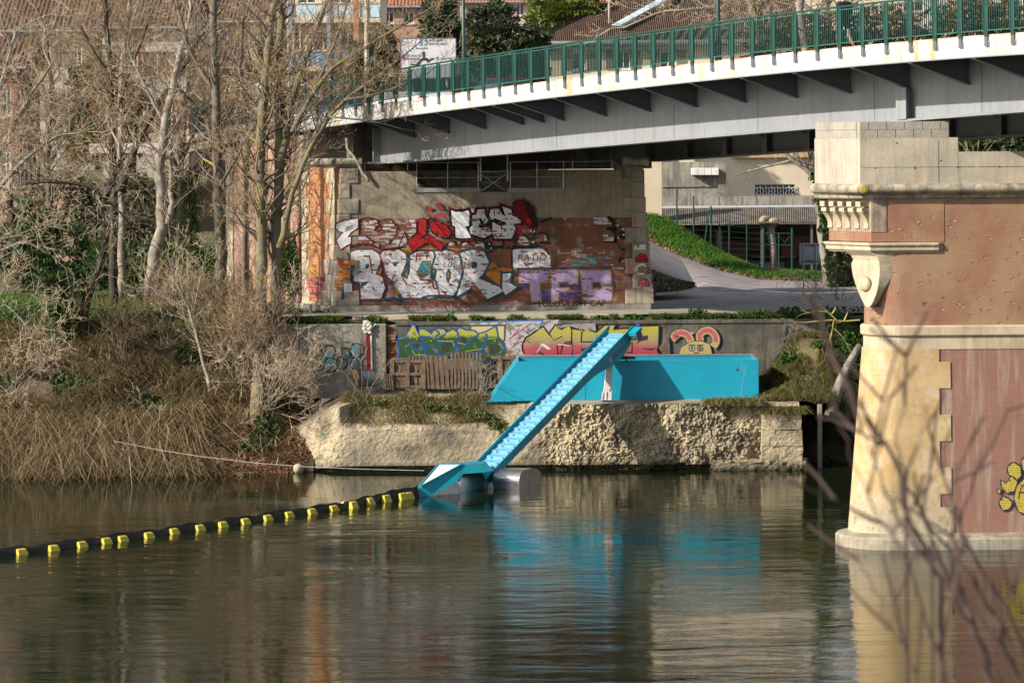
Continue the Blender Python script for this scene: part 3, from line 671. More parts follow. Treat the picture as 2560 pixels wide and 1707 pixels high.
def quoinmat():
    t = NT('tooled_quoin_stone'); v = t.coord()
    w = t.n('TexWave', _wave_type='BANDS', _bands_direction='DIAGONAL'); w.inputs['Scale'].default_value = 9; w.inputs['Distortion'].default_value = 1.2; w.inputs['Detail'].default_value = 1; t.l(v, w.inputs[0])
    col = t.mix(t.ramp(t.noise(v, 1.0, 4), .4, .62), (.52, .375, .20), (.43, .29, .135)); col = t.mix(t.math('MULTIPLY', t.ramp(t.noise(v, 2.4, 6, .7), .5, .64), .6), col, (.56, .48, .36))
    s = t.n('SeparateXYZ'); t.l(v, s.inputs[0]); zf = t.math('MULTIPLY', t.math('ADD', s.outputs[2], t.math('MULTIPLY', t.noise(v, 1.5, 5), 1.2)), .25)
    col = t.mix(t.ramp(zf, .30, .62, (1, 1, 1), (0, 0, 0)), col, (.42, .36, .26)); col = t.mix(t.math('MULTIPLY', t.ramp(t.noise(v, 3, 6, .7), .52, .66), t.ramp(zf, .15, .8, (1, 1, 1), (.15, .15, .15))), col, (.15, .125, .075))
    br_ = t.n('TexBrick'); t.l(t.coord('UV'), br_.inputs[0]); br_.inputs['Scale'].default_value = 1; br_.inputs['Brick Width'].default_value = .62; br_.inputs['Row Height'].default_value = hq; br_.inputs['Mortar Size'].default_value = .008
    col = t.mix(t.math('MULTIPLY', br_.outputs['Fac'], .75), col, (.50, .42, .30))
    col = t.mix(.4, col, t.ramp(w.outputs['Fac'], .2, .8, (.88, .88, .88), (1.08, 1.08, 1.08)), 'MULTIPLY')
    t.bump(t.math('ADD', w.outputs['Fac'], t.math('MULTIPLY', t.noise(v, 25, 4), .8)), .3, .02); return t.done(col, .85, 0, .2)
b.build('quoin_stack', quoinmat(), pi_)
body('stone_band', [(Z_BL - .02, 1.03, 0), (Z_ST, 1.03, 0)], STONE); body('string_course', [(Z_ST, 1.09, 0), (Z_ST + .03, 1.11, 0), (Z_S1 - .04, 1.11, 0), (Z_S1, 1.06, 0)], STONE)
def pierbrick():
    """painted brick with spalled patches"""
    t = NT('spalled_pier_brick'); col, fac = bricknodes(t, (.29, .13, .088), (.25, .11, .075), (.24, .12, .085), .35, .055); v = t.coord()
    col = t.mix(t.math('MULTIPLY', t.ramp(t.noise(t.coord('Object', (.5, .5, .35)), 1, 5, .6), .40, .58), .85), col, (.33, .225, .14))
    st = t.noise(t.coord('Object', (4, 4, .4)), 1, 5, .65); col = t.mix(t.math('MULTIPLY', t.ramp(st, .55, .72), .4), col, (.22, .15, .10))
    vo = t.n('TexVoronoi'); t.l(t.coord('Object', (1.6, 1.6, 2.6)), vo.inputs[0]); vo.inputs['Scale'].default_value = 1.75; vo.inputs['Randomness'].default_value = 1
    d = t.math('ADD', vo.outputs['Distance'], t.math('MULTIPLY', t.math('SUBTRACT', t.noise(v, 9, 5, .7), .5), .55))
    chip = t.math('MULTIPLY', t.ramp(d, .16, .22, (1, 1, 1), (0, 0, 0)), t.ramp(t.noise(v, .6, 3), .36, .46))
    ch = t.mix(t.noise(v, 8, 4), (.20, .12, .075), (.50, .33, .19))
    col = t.mix(chip, col, ch); h = t.math('SUBTRACT', t.math('MULTIPLY', t.noise(v, 28, 4), .5), t.math('MULTIPLY', chip, 2.5)); h = t.math('SUBTRACT', h, t.math('MULTIPLY', fac, .3))
    t.bump(h, .8, .03); return t.done(col, .85, 0, .2)
PB = pierbrick()
body('upper_brick', [(Z_S1 - .01, 1.0, 0), (Z_COR + .02, 1.0, 0)], PB)
# square head over the rounded nose: flank parallel to the bridge
C0 = Vector((px_(2178, 600), PY0 - .015, 0)); us = Vector((UX, UY, 0)) * 2.12
def head(b, x_off, y_off, z0, z1, xe=XE, m=0, ln=1.0, grow=0.0):
    a = C0 + Vector((x_off, y_off, z0)); c = a + us * ln + Vector((0, -y_off, 0)) * 2 * grow
    b.prism([a, (xe, a.y, z0), (xe, c.y, z0), c], (0, 0, z1 - z0), m)
Z_SH0, Z_SH1 = pz(632), pz(604)
b = MB(); head(b, 0, 0, Z_SH1 - .01, Z_COR + .02, px_(2360, 550)); b.build('head_brick', PB, pi_)
b = MB(); head(b, -.0, -.02, pz(580), Z_COR + .02, px_(2182 + 34, 550)); b.build('corner_panel', M('stained_plaster', (.36, .28, .20), (.19, .165, .13), 2.2, .9, bump=.3, bscale=14, streak=(.08, .075, .065), sfac=.6), pi_)
b = MB()
for dz0, dz1, o in ((0, .06, .03), (.05, .20, .10), (.19, .28, .16)):
    z0, z1 = Z_SH0 + dz0, Z_SH0 + dz1; a = C0 + Vector((-o * .6, -o, z0)); c = C0 + us - uvec * -.02 + Vector((-o, 0, z0))
    b.prism([a, (px_(2345, 610), PY0 - o, z0), (px_(2362, 610), PY0 + .05, z0), c], (0, 0, z1 - z0))
b.build('shelf_moulding', STONE, pi_, bevel=.035)
# the big carved console under the corner
rings = []
fd = Vector((UX, UY, 0)); wd = Vector((1, 0, 0))
for y_, xl, xr_, xs_ in ((632, 2112, 2180, 2262), (641, 2126, 2192, 2248), (652, 2132, 2197, 2238), (662, 2128, 2197, 2236), (668, 2128, 2198, 2240), (678, 2129, 2198, 2238), (695, 2132, 2197, 2230), (717, 2139, 2194, 2216), (735, 2146, 2190, 2204), (752, 2154, 2183, 2194), (762, 2160, 2178, 2186), (767, 2165, 2173, 2178)):
    z = pz(y_); nr = Vector((px_(xr_, y_, PY0 - .03), PY0 - .03, z)); kk = un(xl, y_)[0] / F; s_ = (nr.x - kk * nr.y) / (kk * UY - UX)
    fr = nr + fd * s_; rings.append([fr, nr, Vector((px_(xs_, y_), PY0 + .06, z)), Vector((px_(xs_, y_) + .5, PY0 + 1.0, z)), fr + Vector((.8, .3, 0))])
b = MB(); b.loft(rings); con = b.build('carved_console', STONE, pi_, bevel=.02)
b = MB(); c = (rings[7][0] + rings[7][1]) / 2 + Vector((-.01, 0, pz(712) - pz(717))); e = []
for k, (s, o) in enumerate(((1, 0), (.95, .07), (.7, .12), (.3, .14))):
    e.append([c + fd * (.26 * s * math.cos(q * math.pi / 8)) + Vector((-NX, -NY, 0)) * o + Vector((0, 0, .21 * s * math.sin(q * math.pi / 8))) for q in range(16)])
b.loft(e); b.build('boss', STONE, con, smooth=True)
for i in range(5):     # row of small curved brackets under the cornice
    b = MB(); s = .10 + i * .45; w = .22
    pf = []
    for k in range(8):
        q = k / 7; pf.append((.02 + .20 * (1 - q) ** 2.0 + .015, pz(532) + (pz(566) - pz(532)) * q))
    nl = Vector((-NX, -NY, 0)); a = C0 + fd * s
    prof = [a + nl * .22 + Vector((0, 0, pz(532)))] + [a + nl * o + Vector((0, 0, z)) for o, z in pf] + [a + nl * .05 + Vector((0, 0, pz(566))), a + nl * .05 + Vector((0, 0, pz(572))), a + Vector((0, 0, pz(572))), a + Vector((0, 0, pz(532)))]
    b.prism(prof, fd * w); b.obox(a - fd * .02 + Vector((0, 0, pz(530))), fd * .26, nl * .25, (0, 0, pz(520) - pz(530))); b.obox(a - fd * .01 + Vector((0, 0, pz(517))), fd * .24, nl * .30, (0, 0, pz(504) - pz(517)))
    b.build('bracket', STONE, pi_)
b = MB()
pc = [(.02, Z_COR), (.08, Z_COR + .03), (.10, Z_COR + .10), (.16, Z_COR + .14)]
for k in range(9):
    a = -math.pi / 2 + math.pi * k / 8; zc_, hh = (Z_COR + .16 + Z_CT) / 2, (Z_CT - Z_COR - .16) / 2; pc.append((.20 + .15 * math.cos(a), zc_ + hh * math.sin(a)))
ra, rb, rc = [], [], []
for o, z in pc:
    ra.append(Vector((XE, PY0 - o, z))); k = Vector((C0.x - o * .55 - .22, PY0 - o, z)); rb.append(k); rc.append(k + us * 1.10 - fd * .0 + Vector((0, o, 0)))
b.loft([ra, rb, rc], 0, closed=False, caps=False)
b.prism([(C0.x - .3, PY0 - .1, Z_CT - .01), (XE, PY0 - .1, Z_CT - .01), (XE, PY0 + 2.0, Z_CT - .01), (C0.x + us.x - .3, PY0 + us.y, Z_CT - .01)], (0, 0, .008))
b.build('cornice', CORNICE, pi_, smooth=False)
b = MB(); a = Vector((C0.x - .36, PY0 - .352, (Z_COR + Z_CT) / 2 + .08)); b.ball(a + Vector((.12, .02, 0)), (.16, .05, .13)); b.build('lichen_patch', LICHEN, pi_)
Cb = Vector((px_(2150, 400), PY0 - .02, 0)); Z_C1, Z_C2, Z_C3 = pz(345), pz(304), pz(381)
xs1, xs2 = px_(2395, 380), px_(2372, 330)
b = MB(); ub = fd * 2.3
def blk(b, x0, xe, z0, z1, o=0): b.prism([Cb + Vector((x0, -o, z0)), (xe, Cb.y - o, z0), (xe, Cb.y + ub.y, z0), Cb + ub + Vector((x0, 0, z0))], (0, 0, z1 - z0))
blk(b, 0, xs1, Z_CT - .02, Z_C1); 
b.prism([(xs1 - .01, Cb.y + .004, Z_CT - .02), (XE, Cb.y + .004, Z_CT - .02), (XE, Cb.y + ub.y, Z_CT - .02), (xs1 - .01, Cb.y + ub.y, Z_CT - .02)], (0, 0, Z_C3 - Z_CT + .02))
b.build('concrete_cap', CONC_PALE, pi_)
b = MB()     # board joints and form-tie holes in the cap
yj = Cb.y - .006
b.box(px_(2346, 380) - .006, px_(2346, 380) + .006, yj, Cb.y + .01, Z_CT + .02, pz(352)); b.box(Cb.x + .02, XE, yj, Cb.y + .01, pz(419), pz(419) + .010)
for x, y in ((2185, 422), (2285, 423), (2392, 421), (2496, 421), (2240, 360), (2350, 405)): b.box(px_(x, y), px_(x, y) + .045, yj - .001, Cb.y + .01, pz(y), pz(y) + .045)
b.build('joint_lines', CONC_DARK, pi_)
b = MB(); hh = (Z_C2 - Z_C1) / 2
for k in range(2):
    x = -.25 * k
    while Cb.x + x < xs2 - .05:
        x1 = min(x + .49, xs2 - Cb.x); x0c = max(x, 0.0)
        if x1 - x0c > .05: b.obox((Cb.x + x0c + .006, Cb.y + .01, Z_C1 + k * hh + .005), (x1 - x0c - .012, 0, 0), (0, .2, 0), (0, 0, hh - .01))
        x += .5
    y = .22
    while y < 2.2: b.obox(Cb + fd * y + Vector((.01, 0, Z_C1 + k * hh + .005)), fd * min(.45, 2.25 - y), (.2, 0, 0), (0, 0, hh - .01)); y += .46
blk(b, .03, xs2 - .03, Z_C1, Z_C2 - .01, -.03)
b.build('block_courses', M('cinder_block', (.36, .335, .285), (.29, .27, .235), 2, .95, bump=.6, bscale=25, streak=(.2, .15, .1), sfac=.3), pi_)
# ------------------------------------------------------------------ river-cleaning machine: skip, conveyor, floating head
BLUE = M('turquoise_paint', (.010, .28, .42), (.012, .31, .46), .8, .34, 0, .5, grain=.015)
BLUE_D = M('turquoise_paint_satin', (.012, .26, .36), (.014, .30, .40), 1.5, .4, 0, .5, grain=.02, streak=(.05, .30, .36), sfac=.25)
BELT = M('pale_blue_belt', (.17, .43, .60), (.12, .35, .53), 6, .35, 0, .5, grain=.06, streak=(.14, .30, .40), sfac=.5)
WHITE = M('white_paint', (.72, .70, .68), (.60, .58, .56), 3, .5, grain=.06)
INOX = M('scuffed_stainless', (.52, .51, .50), (.40, .385, .375), 2.5, .32, .85, .5, bump=.03, bscale=6, grain=.05)
BY = 112.7; BYB = 115.2
def bz(y, x=1700): return P(x, y, BY).z
sk = thing('waste_skip', 'long turquoise open-topped waste skip with a sloping left end on the quay', 'skip', P(1600, 998, BY))
zt, zbm = P(1600, 901, BY).z, P(1600, 1000, BY).z
xl0, xl1, xr = P(1222, 1000, BY).x, P(1292, 904, BY).x, P(1897, 950, BY).x
def sideplate(b, y): b.prism([(xl0, y, zbm), (xr, y, zbm), (xr, y, zt), (xl1, y, zt)], (0, .06, 0))
b = MB(); sideplate(b, BY); b.build('front_panel', BLUE, sk, bevel=.012)
b = MB(); sideplate(b, BYB); b.build('rear_panel', BLUE, sk, bevel=.012)
b = MB(); b.obox((xr - .06, BY + .06, zbm), (.06, 0, 0), (0, BYB - BY - .06, 0), (0, 0, zt - zbm)); b.build('end_panel', BLUE, sk)
b = MB(); b.obox((xl0 + .01, BY + .06, zbm), (.06, 0, 0), (0, BYB - BY - .06, 0), (xl1 - xl0, 0, zt - zbm)); b.build('sloping_end', BLUE, sk)
b = MB(); b.box(xl0, xr, BY + .06, BYB, zbm, zbm + .05); b.build('floor', STEEL_D, sk)
b = MB(); b.obox((xl0 - .12, BY - .05, zbm - .02), (.9, 0, 0), (0, .2, 0), (0, 0, .03)); b.build('lip', BLUE, sk)
xm = P(1462, 950, BY).x
b = MB(); b.box(xm - .01, xm + .012, BY - .012, BY, zbm, zt); b.build('seam', BLUE_D, sk)
b = MB(); b.box(xl1, xr, BYB - .02, BYB + .10, zt, zt + .05); b.box(xr - .10, xr, BY, BYB, zt + .002, zt + .03); b.box(P(1620, 900, BY).x, xr - .1, BY + .06, BY + .1, zt - .02, zt + .004)
b.build('rim', GALV, sk)
b = MB(); b.tube([(xr - .8, BY - .03, zt - .32), (xr - .8, BY + .01, zt - .32)], .045, 10); b.build('latch', STEEL_D, sk)
# conveyor
cv = thing('conveyor', 'steep turquoise cleated conveyor rising from the river to the skip', 'conveyor', P(1212, 1185, 106.2))
B0 = P(1207, 1168, 105.9); T0p = P(1552, 816, 112.9)      # middle of the channel, at the height of the plate tops
A = (T0p - B0); LA = A.length; A.normalize(); Wd = Vector((A.y, -A.x, 0)).normalized(); Nn = Wd.cross(A).normalized()
if Nn.z < 0: Nn = -Nn
HW = .47
def cp(s, w, h): return B0 + A * s + Wd * w + Nn * h
prof = [(-.55, 0), (LA, .03), (LA + .02, -.05), (LA - .45, -.50), (LA - .9, -.60), (LA - 1.5, -.60), (LA - 2.1, -.48), (LA - 2.7, -.34), (LA - 3.3, -.28), (.2, -.27), (-.55, -.27)]
proff = [(-.55, 0), (LA, .03), (LA + .02, -.05), (LA - .4, -.28), (.2, -.27), (-.55, -.27)]
for sgn, pf, nm in ((1, prof, 'right'), (-1, proff, 'left')):
    b = MB(); b.prism([cp(s, sgn * HW, h) for s, h in pf], Wd * .035 * sgn); sp = b.build('side_plate', BLUE_D, cv, bevel=.008)
    if sgn > 0:
        b = MB()
        for k in range(11):
            for r_ in range(2): c = cp(LA - 1.6 + .12 * k, HW + .037, -.33 - .09 * r_ - .004 * k); b.obox(c - A * .03, A * .05 + Nn * .015, Nn * .06 - A * .03, Wd * .004)
        b.build('vent_slots', STEEL_D, sp)
        b = MB()
        for k in range(7): c = cp(LA - 1.85 + .03 * (k % 3), HW + .037, -.26 - .035 * k + .03 * (k % 2)); b.obox(c, A * .05, Nn * .05, Wd * .004)
        b.build('white_sticker', WHITE, sp)
        b = MB()
        for s_ in (LA - 4.0, LA - 6.3): 
            b.obox(cp(s_, HW + .035, -.26), Nn * .24, A * .012, Wd * .006)
            for k in range(7): b.obox(cp(s_ - .1 - .07 * k, HW + .037, -.23 + .008 * k), A * .045, Nn * .02, Wd * .003, 1); b.obox(cp(s_ + .3 - .07 * k, HW + .037, -.06), A * .02, Nn * .02, Wd * .003, 2)
        b.build('joint_plate', [BLUE, STEEL_D, WHITE], sp)
b = MB(); b.obox(cp(-.5, -HW, -.15), A * (LA + .28), Wd * 2 * HW, Nn * -.04); b.build('belt', BELT, cv)
npitch = 26
for k in range(npitch):
    s = -.25 + k * (LA - .1) / npitch; b = MB()
    b.prism([cp(s, -HW + .02, -.15), cp(s + .02, -HW + .02, -.095), cp(s + .15, -HW + .02, -.125), cp(s + .20, -HW + .02, -.15)], Wd * (2 * HW - .04)); b.build('cleat', BELT, cv)
b = MB()
for k in range(npitch):
    s = -.25 + k * (LA - .1) / npitch
    for w in (-.22, .25): b.obox(cp(s - .04, w, -.13), A * .035, Wd * .035, Nn * .03)
b.build('belt_bolts', STEEL_D, cv)
b = MB(); b.tube([cp(LA - .25, HW + .03, -.2), cp(LA - .25, HW + .40, -.2)], .17, 14); b.obox(cp(LA - .45, HW + .1, -.12), A * .45, Wd * .3, Nn * .13, 1); b.build('drive_motor', [STEEL_D, BLUE], cv)
po = thing('support_post', 'tapering white steel post holding the conveyor in front of the skip', 'post', P(1518, 999, 112.2))
b = MB(); a, c = P(1508, 1000, 112.1), P(1516, 905, 112.1)
for z_, pts in ((0, None),): b.loft([[a + Vector((-.02, 0, 0)), a + Vector((.30, 0, 0)), a + Vector((.30, .3, 0)), a + Vector((-.02, .3, 0))], [c + Vector((.02, 0, 0)), c + Vector((.22, 0, 0)), c + Vector((.22, .3, 0)), c + Vector((.02, .3, 0))]])
b.build('shaft', WHITE, po, bevel=.012)
b = MB(); b.obox(a + Vector((-.1, -.08, -.01)), (.5, 0, 0), (0, .45, 0), (0, 0, .02)); b.build('base_plate', GALV, po)
b = MB(); b.obox(a + Vector((-.06, -.03, 0)), (.04, 0, 0), (0, .1, 0), (.02, 0, .3)); b.obox(a + Vector((.08, -.025, 0)), (.03, 0, 0), (0, .03, 0), (.02, 0, .3)); b.obox(a + Vector((.22, -.006, .3)), (.05, 0, 0), (0, .008, 0), (0, 0, .10), 1); b.build('gusset', [WHITE, STEEL_D], po)
b = MB(); b.prism([P(x, y, 112.45) for x, y in ((1548, 890), (1588, 893), (1590, 898), (1545, 899))], (0, .5, 0)); b.tube([P(1566, 893, 112.4), P(1566, 903, 112.4)], .03, 8); b.build('top_bracket', GREEN, po)
# floating head
fh = thing('collector_head', 'turquoise floating collector head with white grid deck and stainless hull', 'floating collector', G(1110, 1235))
ny = G(1050, 1240).y
def hp(x, y, Y): return P(x, y, Y)
N0, N1 = hp(1045, 1220, ny), hp(1048, 1239, ny)
DL, DR = hp(1096, 1161, ny + 2.0), hp(1156, 1161, ny + 1.2)       # rear corners of the sloping deck
N2 = hp(1053, 1216, ny - .1)
RT = hp(1210, 1158, ny + 1.9); RB = hp(1234, 1176, ny + 1.4)
b = MB()
low = lambda p, z: Vector((p.x, p.y, z))
b.poly([N0, N2, DR, DL]); b.build('grid_deck', M('white_grid', (.62, .62, .62), (.5, .5, .51), 30, .6, grain=.2), fh)
b = MB(); b.tube([N0 + Vector((0, 0, .02)), DL + Vector((0, 0, .02))], .028, 8); b.tube([N2 + Vector((0, 0, .02)), DR + Vector((0, 0, .02))], .028, 8); b.build('deck_rail', BLUE_D, fh)
b = MB()
b.poly([low(N1, -.15), low(N2, -.15), N2, N0]); S0 = hp(1080, 1237, ny - .0); S1 = hp(1143, 1205, ny + .7); S2 = hp(1144, 1187, ny + .9)
b.poly([low(N2, -.15), low(S0, -.15), S0, S1, DR, N2])
Q1 = hp(1158, 1184, ny + 1.0); Q2 = hp(1206, 1181, ny + 1.3)
b.poly([S1, Q1, Q2, hp(1214, 1199, ny + 1.4), RB, RT, DR]); b.poly([DL, DR, RT, RT + Vector((0, .9, 0)), DL + Vector((.1, .3, 0))])
b.poly([low(N1, -.15), N0, DL, low(DL, -.15)]); b.poly([RT, RB, low(RB, -.15), low(RB, -.15) + Vector((0, 1, 0)), RT + Vector((0, .9, 0))]); b.poly([low(DL, -.15), DL, DL + Vector((.1, .3, 0)), RT + Vector((0, .9, 0)), low(RB, -.15) + Vector((0, 1, 0))])
b.build('shell', BLUE_D, fh)
b = MB(); b.poly([low(S0, -.2), low(hp(1150, 1232, ny + .7), -.2), hp(1150, 1232, ny + .7), hp(1152, 1200, ny + .75), S1, S0]); b.build('waterline_plate', M('white_boot_top', (.60, .60, .60), (.45, .42, .37), 3, .4, bump=0), fh)
def pontoon(name, p0, p1, wvec, h, n=7, lab=None):
    """float with a rounded back: swept along p0-p1"""
    b = MB(); p0, p1, wv = Vector(p0), Vector(p1), Vector(wvec); r = []
    pr = [(0, -.25)] + [(.30 * (1 - math.cos(k * math.pi / 2 / n)) - .02, h - .34 + .34 * math.sin(k * math.pi / 2 / n)) for k in range(n + 1)] + [(.62, h), (.88, h - .06), (1, h - .2), (1, -.25)]
    for p in (p0, p1): r.append([p + wv * s + Vector((0, 0, z - p.z)) for s, z in pr])
    b.loft(r); return b.build(name, INOX, fh, label=lab)
a = G(1219, 1220); c = G(1299, 1222); pontoon('pontoon', a, c, (.70, 1.35, 0), .60, lab='right stainless float')
a = G(1151, 1231); c = G(1212, 1222); pontoon('pontoon', a + Vector((0, .0, 0)), c, (.25, .9, 0), .58, lab='left stainless float')
# ------------------------------------------------------------------ boom
bo = thing('floating_boom', 'black floating boom with yellow floats curving across the river to the collector', 'boom', G(500, 1320))
bp = [(-60, 1397), (45, 1384), (125, 1375), (195, 1366), (256, 1357), (362, 1343), (425, 1333), (490, 1324), (547, 1316), (603, 1308), (659, 1299), (713, 1291), (770, 1283), (825, 1275), (873, 1269), (915, 1260), (956, 1253), (997, 1248), (1042, 1241)]
BPT = [G(*p) for p in bp]
def boom_at(q):
    """point along the boom, q in waypoint units"""
    k = max(0, min(len(BPT) - 2, int(q))); return BPT[k].lerp(BPT[k + 1], q - k)
RUB = M('black_rubber', (.018, .018, .02), (.03, .03, .03), 3, .55, grain=.05)
YEL = M('yellow_float', (.60, .47, .03), (.52, .42, .04), 6, .45, 0, .4, grain=.08)
b = MB(); rr = []
for k in range(0, (len(BPT) - 1) * 6 + 1):
    q = k / 6; p = boom_at(q); e = boom_at(min(q + .2, len(BPT) - 1)) - boom_at(max(q - .2, 0)); e.z = 0; e.normalize(); s = Vector((-e.y, e.x, 0)); hh = .21 + .025 * math.sin(q * 3.1) + .02 * math.sin(q * 7.7) + (.16 if q > 14 else 0) * (q - 14) / 4
    rr.append([p - s * .10 + Vector((0, 0, -.1)), p - s * .085 + Vector((0, 0, hh * .6)), p - s * .02 + Vector((0, 0, hh)), p + s * .06 + Vector((0, 0, hh * .9)), p + s * .10 + Vector((0, 0, -.1))])
b.loft(rr); b.build('skirt', RUB, bo)
fls = [45, 125, 195, 256, 297, 362, 425, 490, 547, 603, 659, 713, 770, 825, 873, 915, 956, 997, 1013]
for x in fls:
    k = 0
    while k < len(bp) - 2 and bp[k + 1][0] < x: k += 1
    q = k + (x - bp[k][0]) / (bp[k + 1][0] - bp[k][0]); p = boom_at(q); e = (boom_at(q + .05) - boom_at(q - .05)); e.z = 0; e.normalize(); s = Vector((-e.y, e.x, 0)); tilt = 0 if x < 850 else rnd.uniform(-.3, .3)
    for sg in (-1, 1):
        c = p + s * sg * .10; b = MB(); hw = .175
        o2 = s * sg
        up = .17 if x < 850 else .22
        r0 = [c - e * hw, c + e * hw, c + e * hw * .8 + Vector((0, 0, up)), c - e * hw * .8 + Vector((0, 0, up))]
        r1 = [c - e * (hw * 1.05) + o2 * .19 + Vector((0, 0, -.05)), c + e * (hw * 1.05) + o2 * .19 + Vector((0, 0, -.05)), c + e * (hw * .86) + o2 * .10 + Vector((0, 0, up - .03 + tilt * .1)), c - e * (hw * .86) + o2 * .10 + Vector((0, 0, up - .03))]
        b.loft([r0, r1] if sg > 0 else [r1, r0]); b.build('float', YEL, bo, bevel=.02)
# mooring rope with small floats
b = MB(); rp = [(285, 1102), (400, 1125), (520, 1143), (640, 1157), (760, 1166), (900, 1172), (1060, 1176)]; pts = [P(x, y, 110.6 - .9 * i) for i, (x, y) in enumerate(rp)]
for i in range(len(pts)): pts[i].z = max(pts[i].z, .02)
b.tube(pts, .0045, 6); b2 = b.build('mooring_rope', WHITE); tag(b2, 'thin white rope stretched from left bank towards the collector head', 'rope')
def rock(name, c, r, m, lab, cat='rock', seed=0):
    b = MB(); b.ball(c, r, 0, 14, 9); b.v = [tuple(Vector(p) + (Vector(p) - Vector(c)) * (.45 * mn.noise(Vector(p) * 2.2 + Vector((seed, 0, 0))))) for p in b.v]
    return tag(b.build(name, m, smooth=True), lab, cat)
c = G(744, 1184); rock('boulder', c + Vector((0, .3, .12)), (.17, .2, .20), STONE, 'pale round boulder at the water edge under the rope', 'boulder')
# ------------------------------------------------------------------ vegetation builders
def segmesh(name, segs, k, parent, palette, loc=None, rng=rnd):
    """segs: (p0,p1,r0,r1,level) -> one mesh of k-sided sticks, tinted per stick"""
    n = len(segs); a = np.array([(*s[0], *s[1], s[2], s[3], s[4]) for s in segs], np.float64)
    p0, p1, r0, r1, lv = a[:, :3], a[:, 3:6], a[:, 6], a[:, 7], a[:, 8].astype(int)
    d = p1 - p0; d /= np.linalg.norm(d, axis=1, keepdims=True) + 1e-9
    ref = np.where(np.abs(d[:, 2:3]) > .9, np.array([[1., 0, 0]]), np.array([[0, 0, 1.]]))
    u = np.cross(d, ref); u /= np.linalg.norm(u, axis=1, keepdims=True) + 1e-9; w = np.cross(d, u)
    V = np.zeros((n, 2, k, 3))
    for q in range(k):
        c, s = math.cos(2 * math.pi * q / k), math.sin(2 * math.pi * q / k); o = u * c + w * s
        V[:, 0, q] = p0 + o * r0[:, None]; V[:, 1, q] = p1 + o * r1[:, None]
    base = (np.arange(n) * 2 * k)[:, None]; Q = []
    for q in range(k):
        r = (q + 1) % k; Q.append(base + np.array([[q, r, k + r, k + q]]))
    Q = np.concatenate(Q, 0); g = np.random.default_rng(n)
    pal = np.array(palette); C = pal[np.minimum(lv, len(pal) - 1)] * (.7 + .6 * g.random((n, 1))); odd = (g.random(n) < .05) & (lv <= 2) & (len(pal) > 5)
    C[odd] = np.array([.30, .24, .07]) * (.6 + .7 * g.random((odd.sum(), 1)))
    return npmesh(name, V.reshape(-1, 3), Q, TINT, parent, np.repeat(C, 2 * k, 0), True, loc)
SEGL = [.8, .55, .34, .26, .15]
def grow(segs, rng, p, d, L, r, lv, mx, up=.12, jit=.28, dens=1.0, curl=.0):
    n = max(2, int(L / SEGL[lv])); st = L / n; px, py, pz_ = p; dx, dy, dz = d
    for i in range(n):
        u_ = up + (curl * i / n if lv >= 2 else 0)
        dx += rng.gauss(0, jit); dy += rng.gauss(0, jit); dz += rng.gauss(0, jit) + u_
        m = math.sqrt(dx * dx + dy * dy + dz * dz) or 1; dx /= m; dy /= m; dz /= m
        q = (px + dx * st, py + dy * st, pz_ + dz * st); ra = r * (1 - .75 * i / n); rb = r * (1 - .75 * (i + 1) / n)
        segs.append(((px, py, pz_), q, max(ra, .0085), max(rb, .0065), lv + (1 if (lv >= 3 and i == n - 1) else 0)))
        px, py, pz_ = q
        if lv < mx and (i > 0 or lv > 1):
            e = (2.4, 4.6, 6.0, 5)[min(lv, 3)] * st * dens; c = int(e) + (rng.random() < e - int(e))
            for _ in range(c):
                a = rng.uniform(.45, 1.15); ux, uy, uz = rng.gauss(0, 1), rng.gauss(0, 1), rng.gauss(0, 1)
                t = ux * dx + uy * dy + uz * dz; ux -= t * dx; uy -= t * dy; uz -= t * dz; m = math.sqrt(ux * ux + uy * uy + uz * uz) or 1
                s, c_ = math.sin(a) / m, math.cos(a)
                f = 1 - .55 * i / n
                grow(segs, rng, q, (dx * c_ + ux * s, dy * c_ + uy * s, dz * c_ + uz * s), L * f * rng.uniform(.36, .66), max(.006, rb * rng.uniform(.45, .65)), lv + 1, mx, up, jit, dens, curl)
BARK = M('grey_bark', (.19, .16, .125), (.10, .085, .065), 3, .95, bump=.9, bscale=9, streak=(.09, .075, .05), sfac=.6)
BARK_L = M('pale_bark', (.33, .295, .25), (.20, .175, .14), 2.5, .9, bump=.8, bscale=7, streak=(.14, .12, .09), sfac=.5)
BARK_D = M('dark_bark', (.075, .06, .045), (.045, .038, .028), 3, .95, bump=.9, bscale=9)
BARK_Y = M('lichened_bark', (.19, .16, .115), (.23, .19, .075), 2.2, .95, bump=.8, bscale=9, streak=(.12, .10, .06), sfac=.5, lo=.5, hi=.62)
PAL_TAN = [(.14, .115, .09), (.17, .14, .105), (.25, .20, .145), (.37, .30, .21), (.38, .24, .13), (.37, .205, .10)]
PAL_PALE = [(.24, .21, .17), (.30, .26, .20), (.39, .33, .255), (.48, .41, .31), (.44, .31, .19), (.42, .25, .13)]
PAL_GREY = [(.28, .26, .23), (.30, .28, .25), (.34, .31, .27), (.36, .32, .28), (.28, .23, .18), (.25, .2, .15)]
PAL_DARK = [(.09, .075, .055), (.12, .10, .07), (.16, .125, .085), (.20, .15, .10), (.18, .12, .07), (.16, .1, .06)]
def pathpt(pts, f):
    ls = [(b - a).length for a, b in zip(pts, pts[1:])]; s = f * sum(ls)
    for (a, b), l in zip(zip(pts, pts[1:]), ls):
        if s <= l: return a.lerp(b, s / l), (b - a).normalized()
        s -= l
    return pts[-1], (pts[-1] - pts[-2]).normalized()
def wob(pts, n, amp, sd):
    out = []
    for k in range(n + 1):
        p, d = pathpt(pts, k / n); out.append(p + Vector((mn.noise(Vector((k * .7, sd, 0))), mn.noise(Vector((k * .7, sd, 5))), 0)) * amp)
    return out
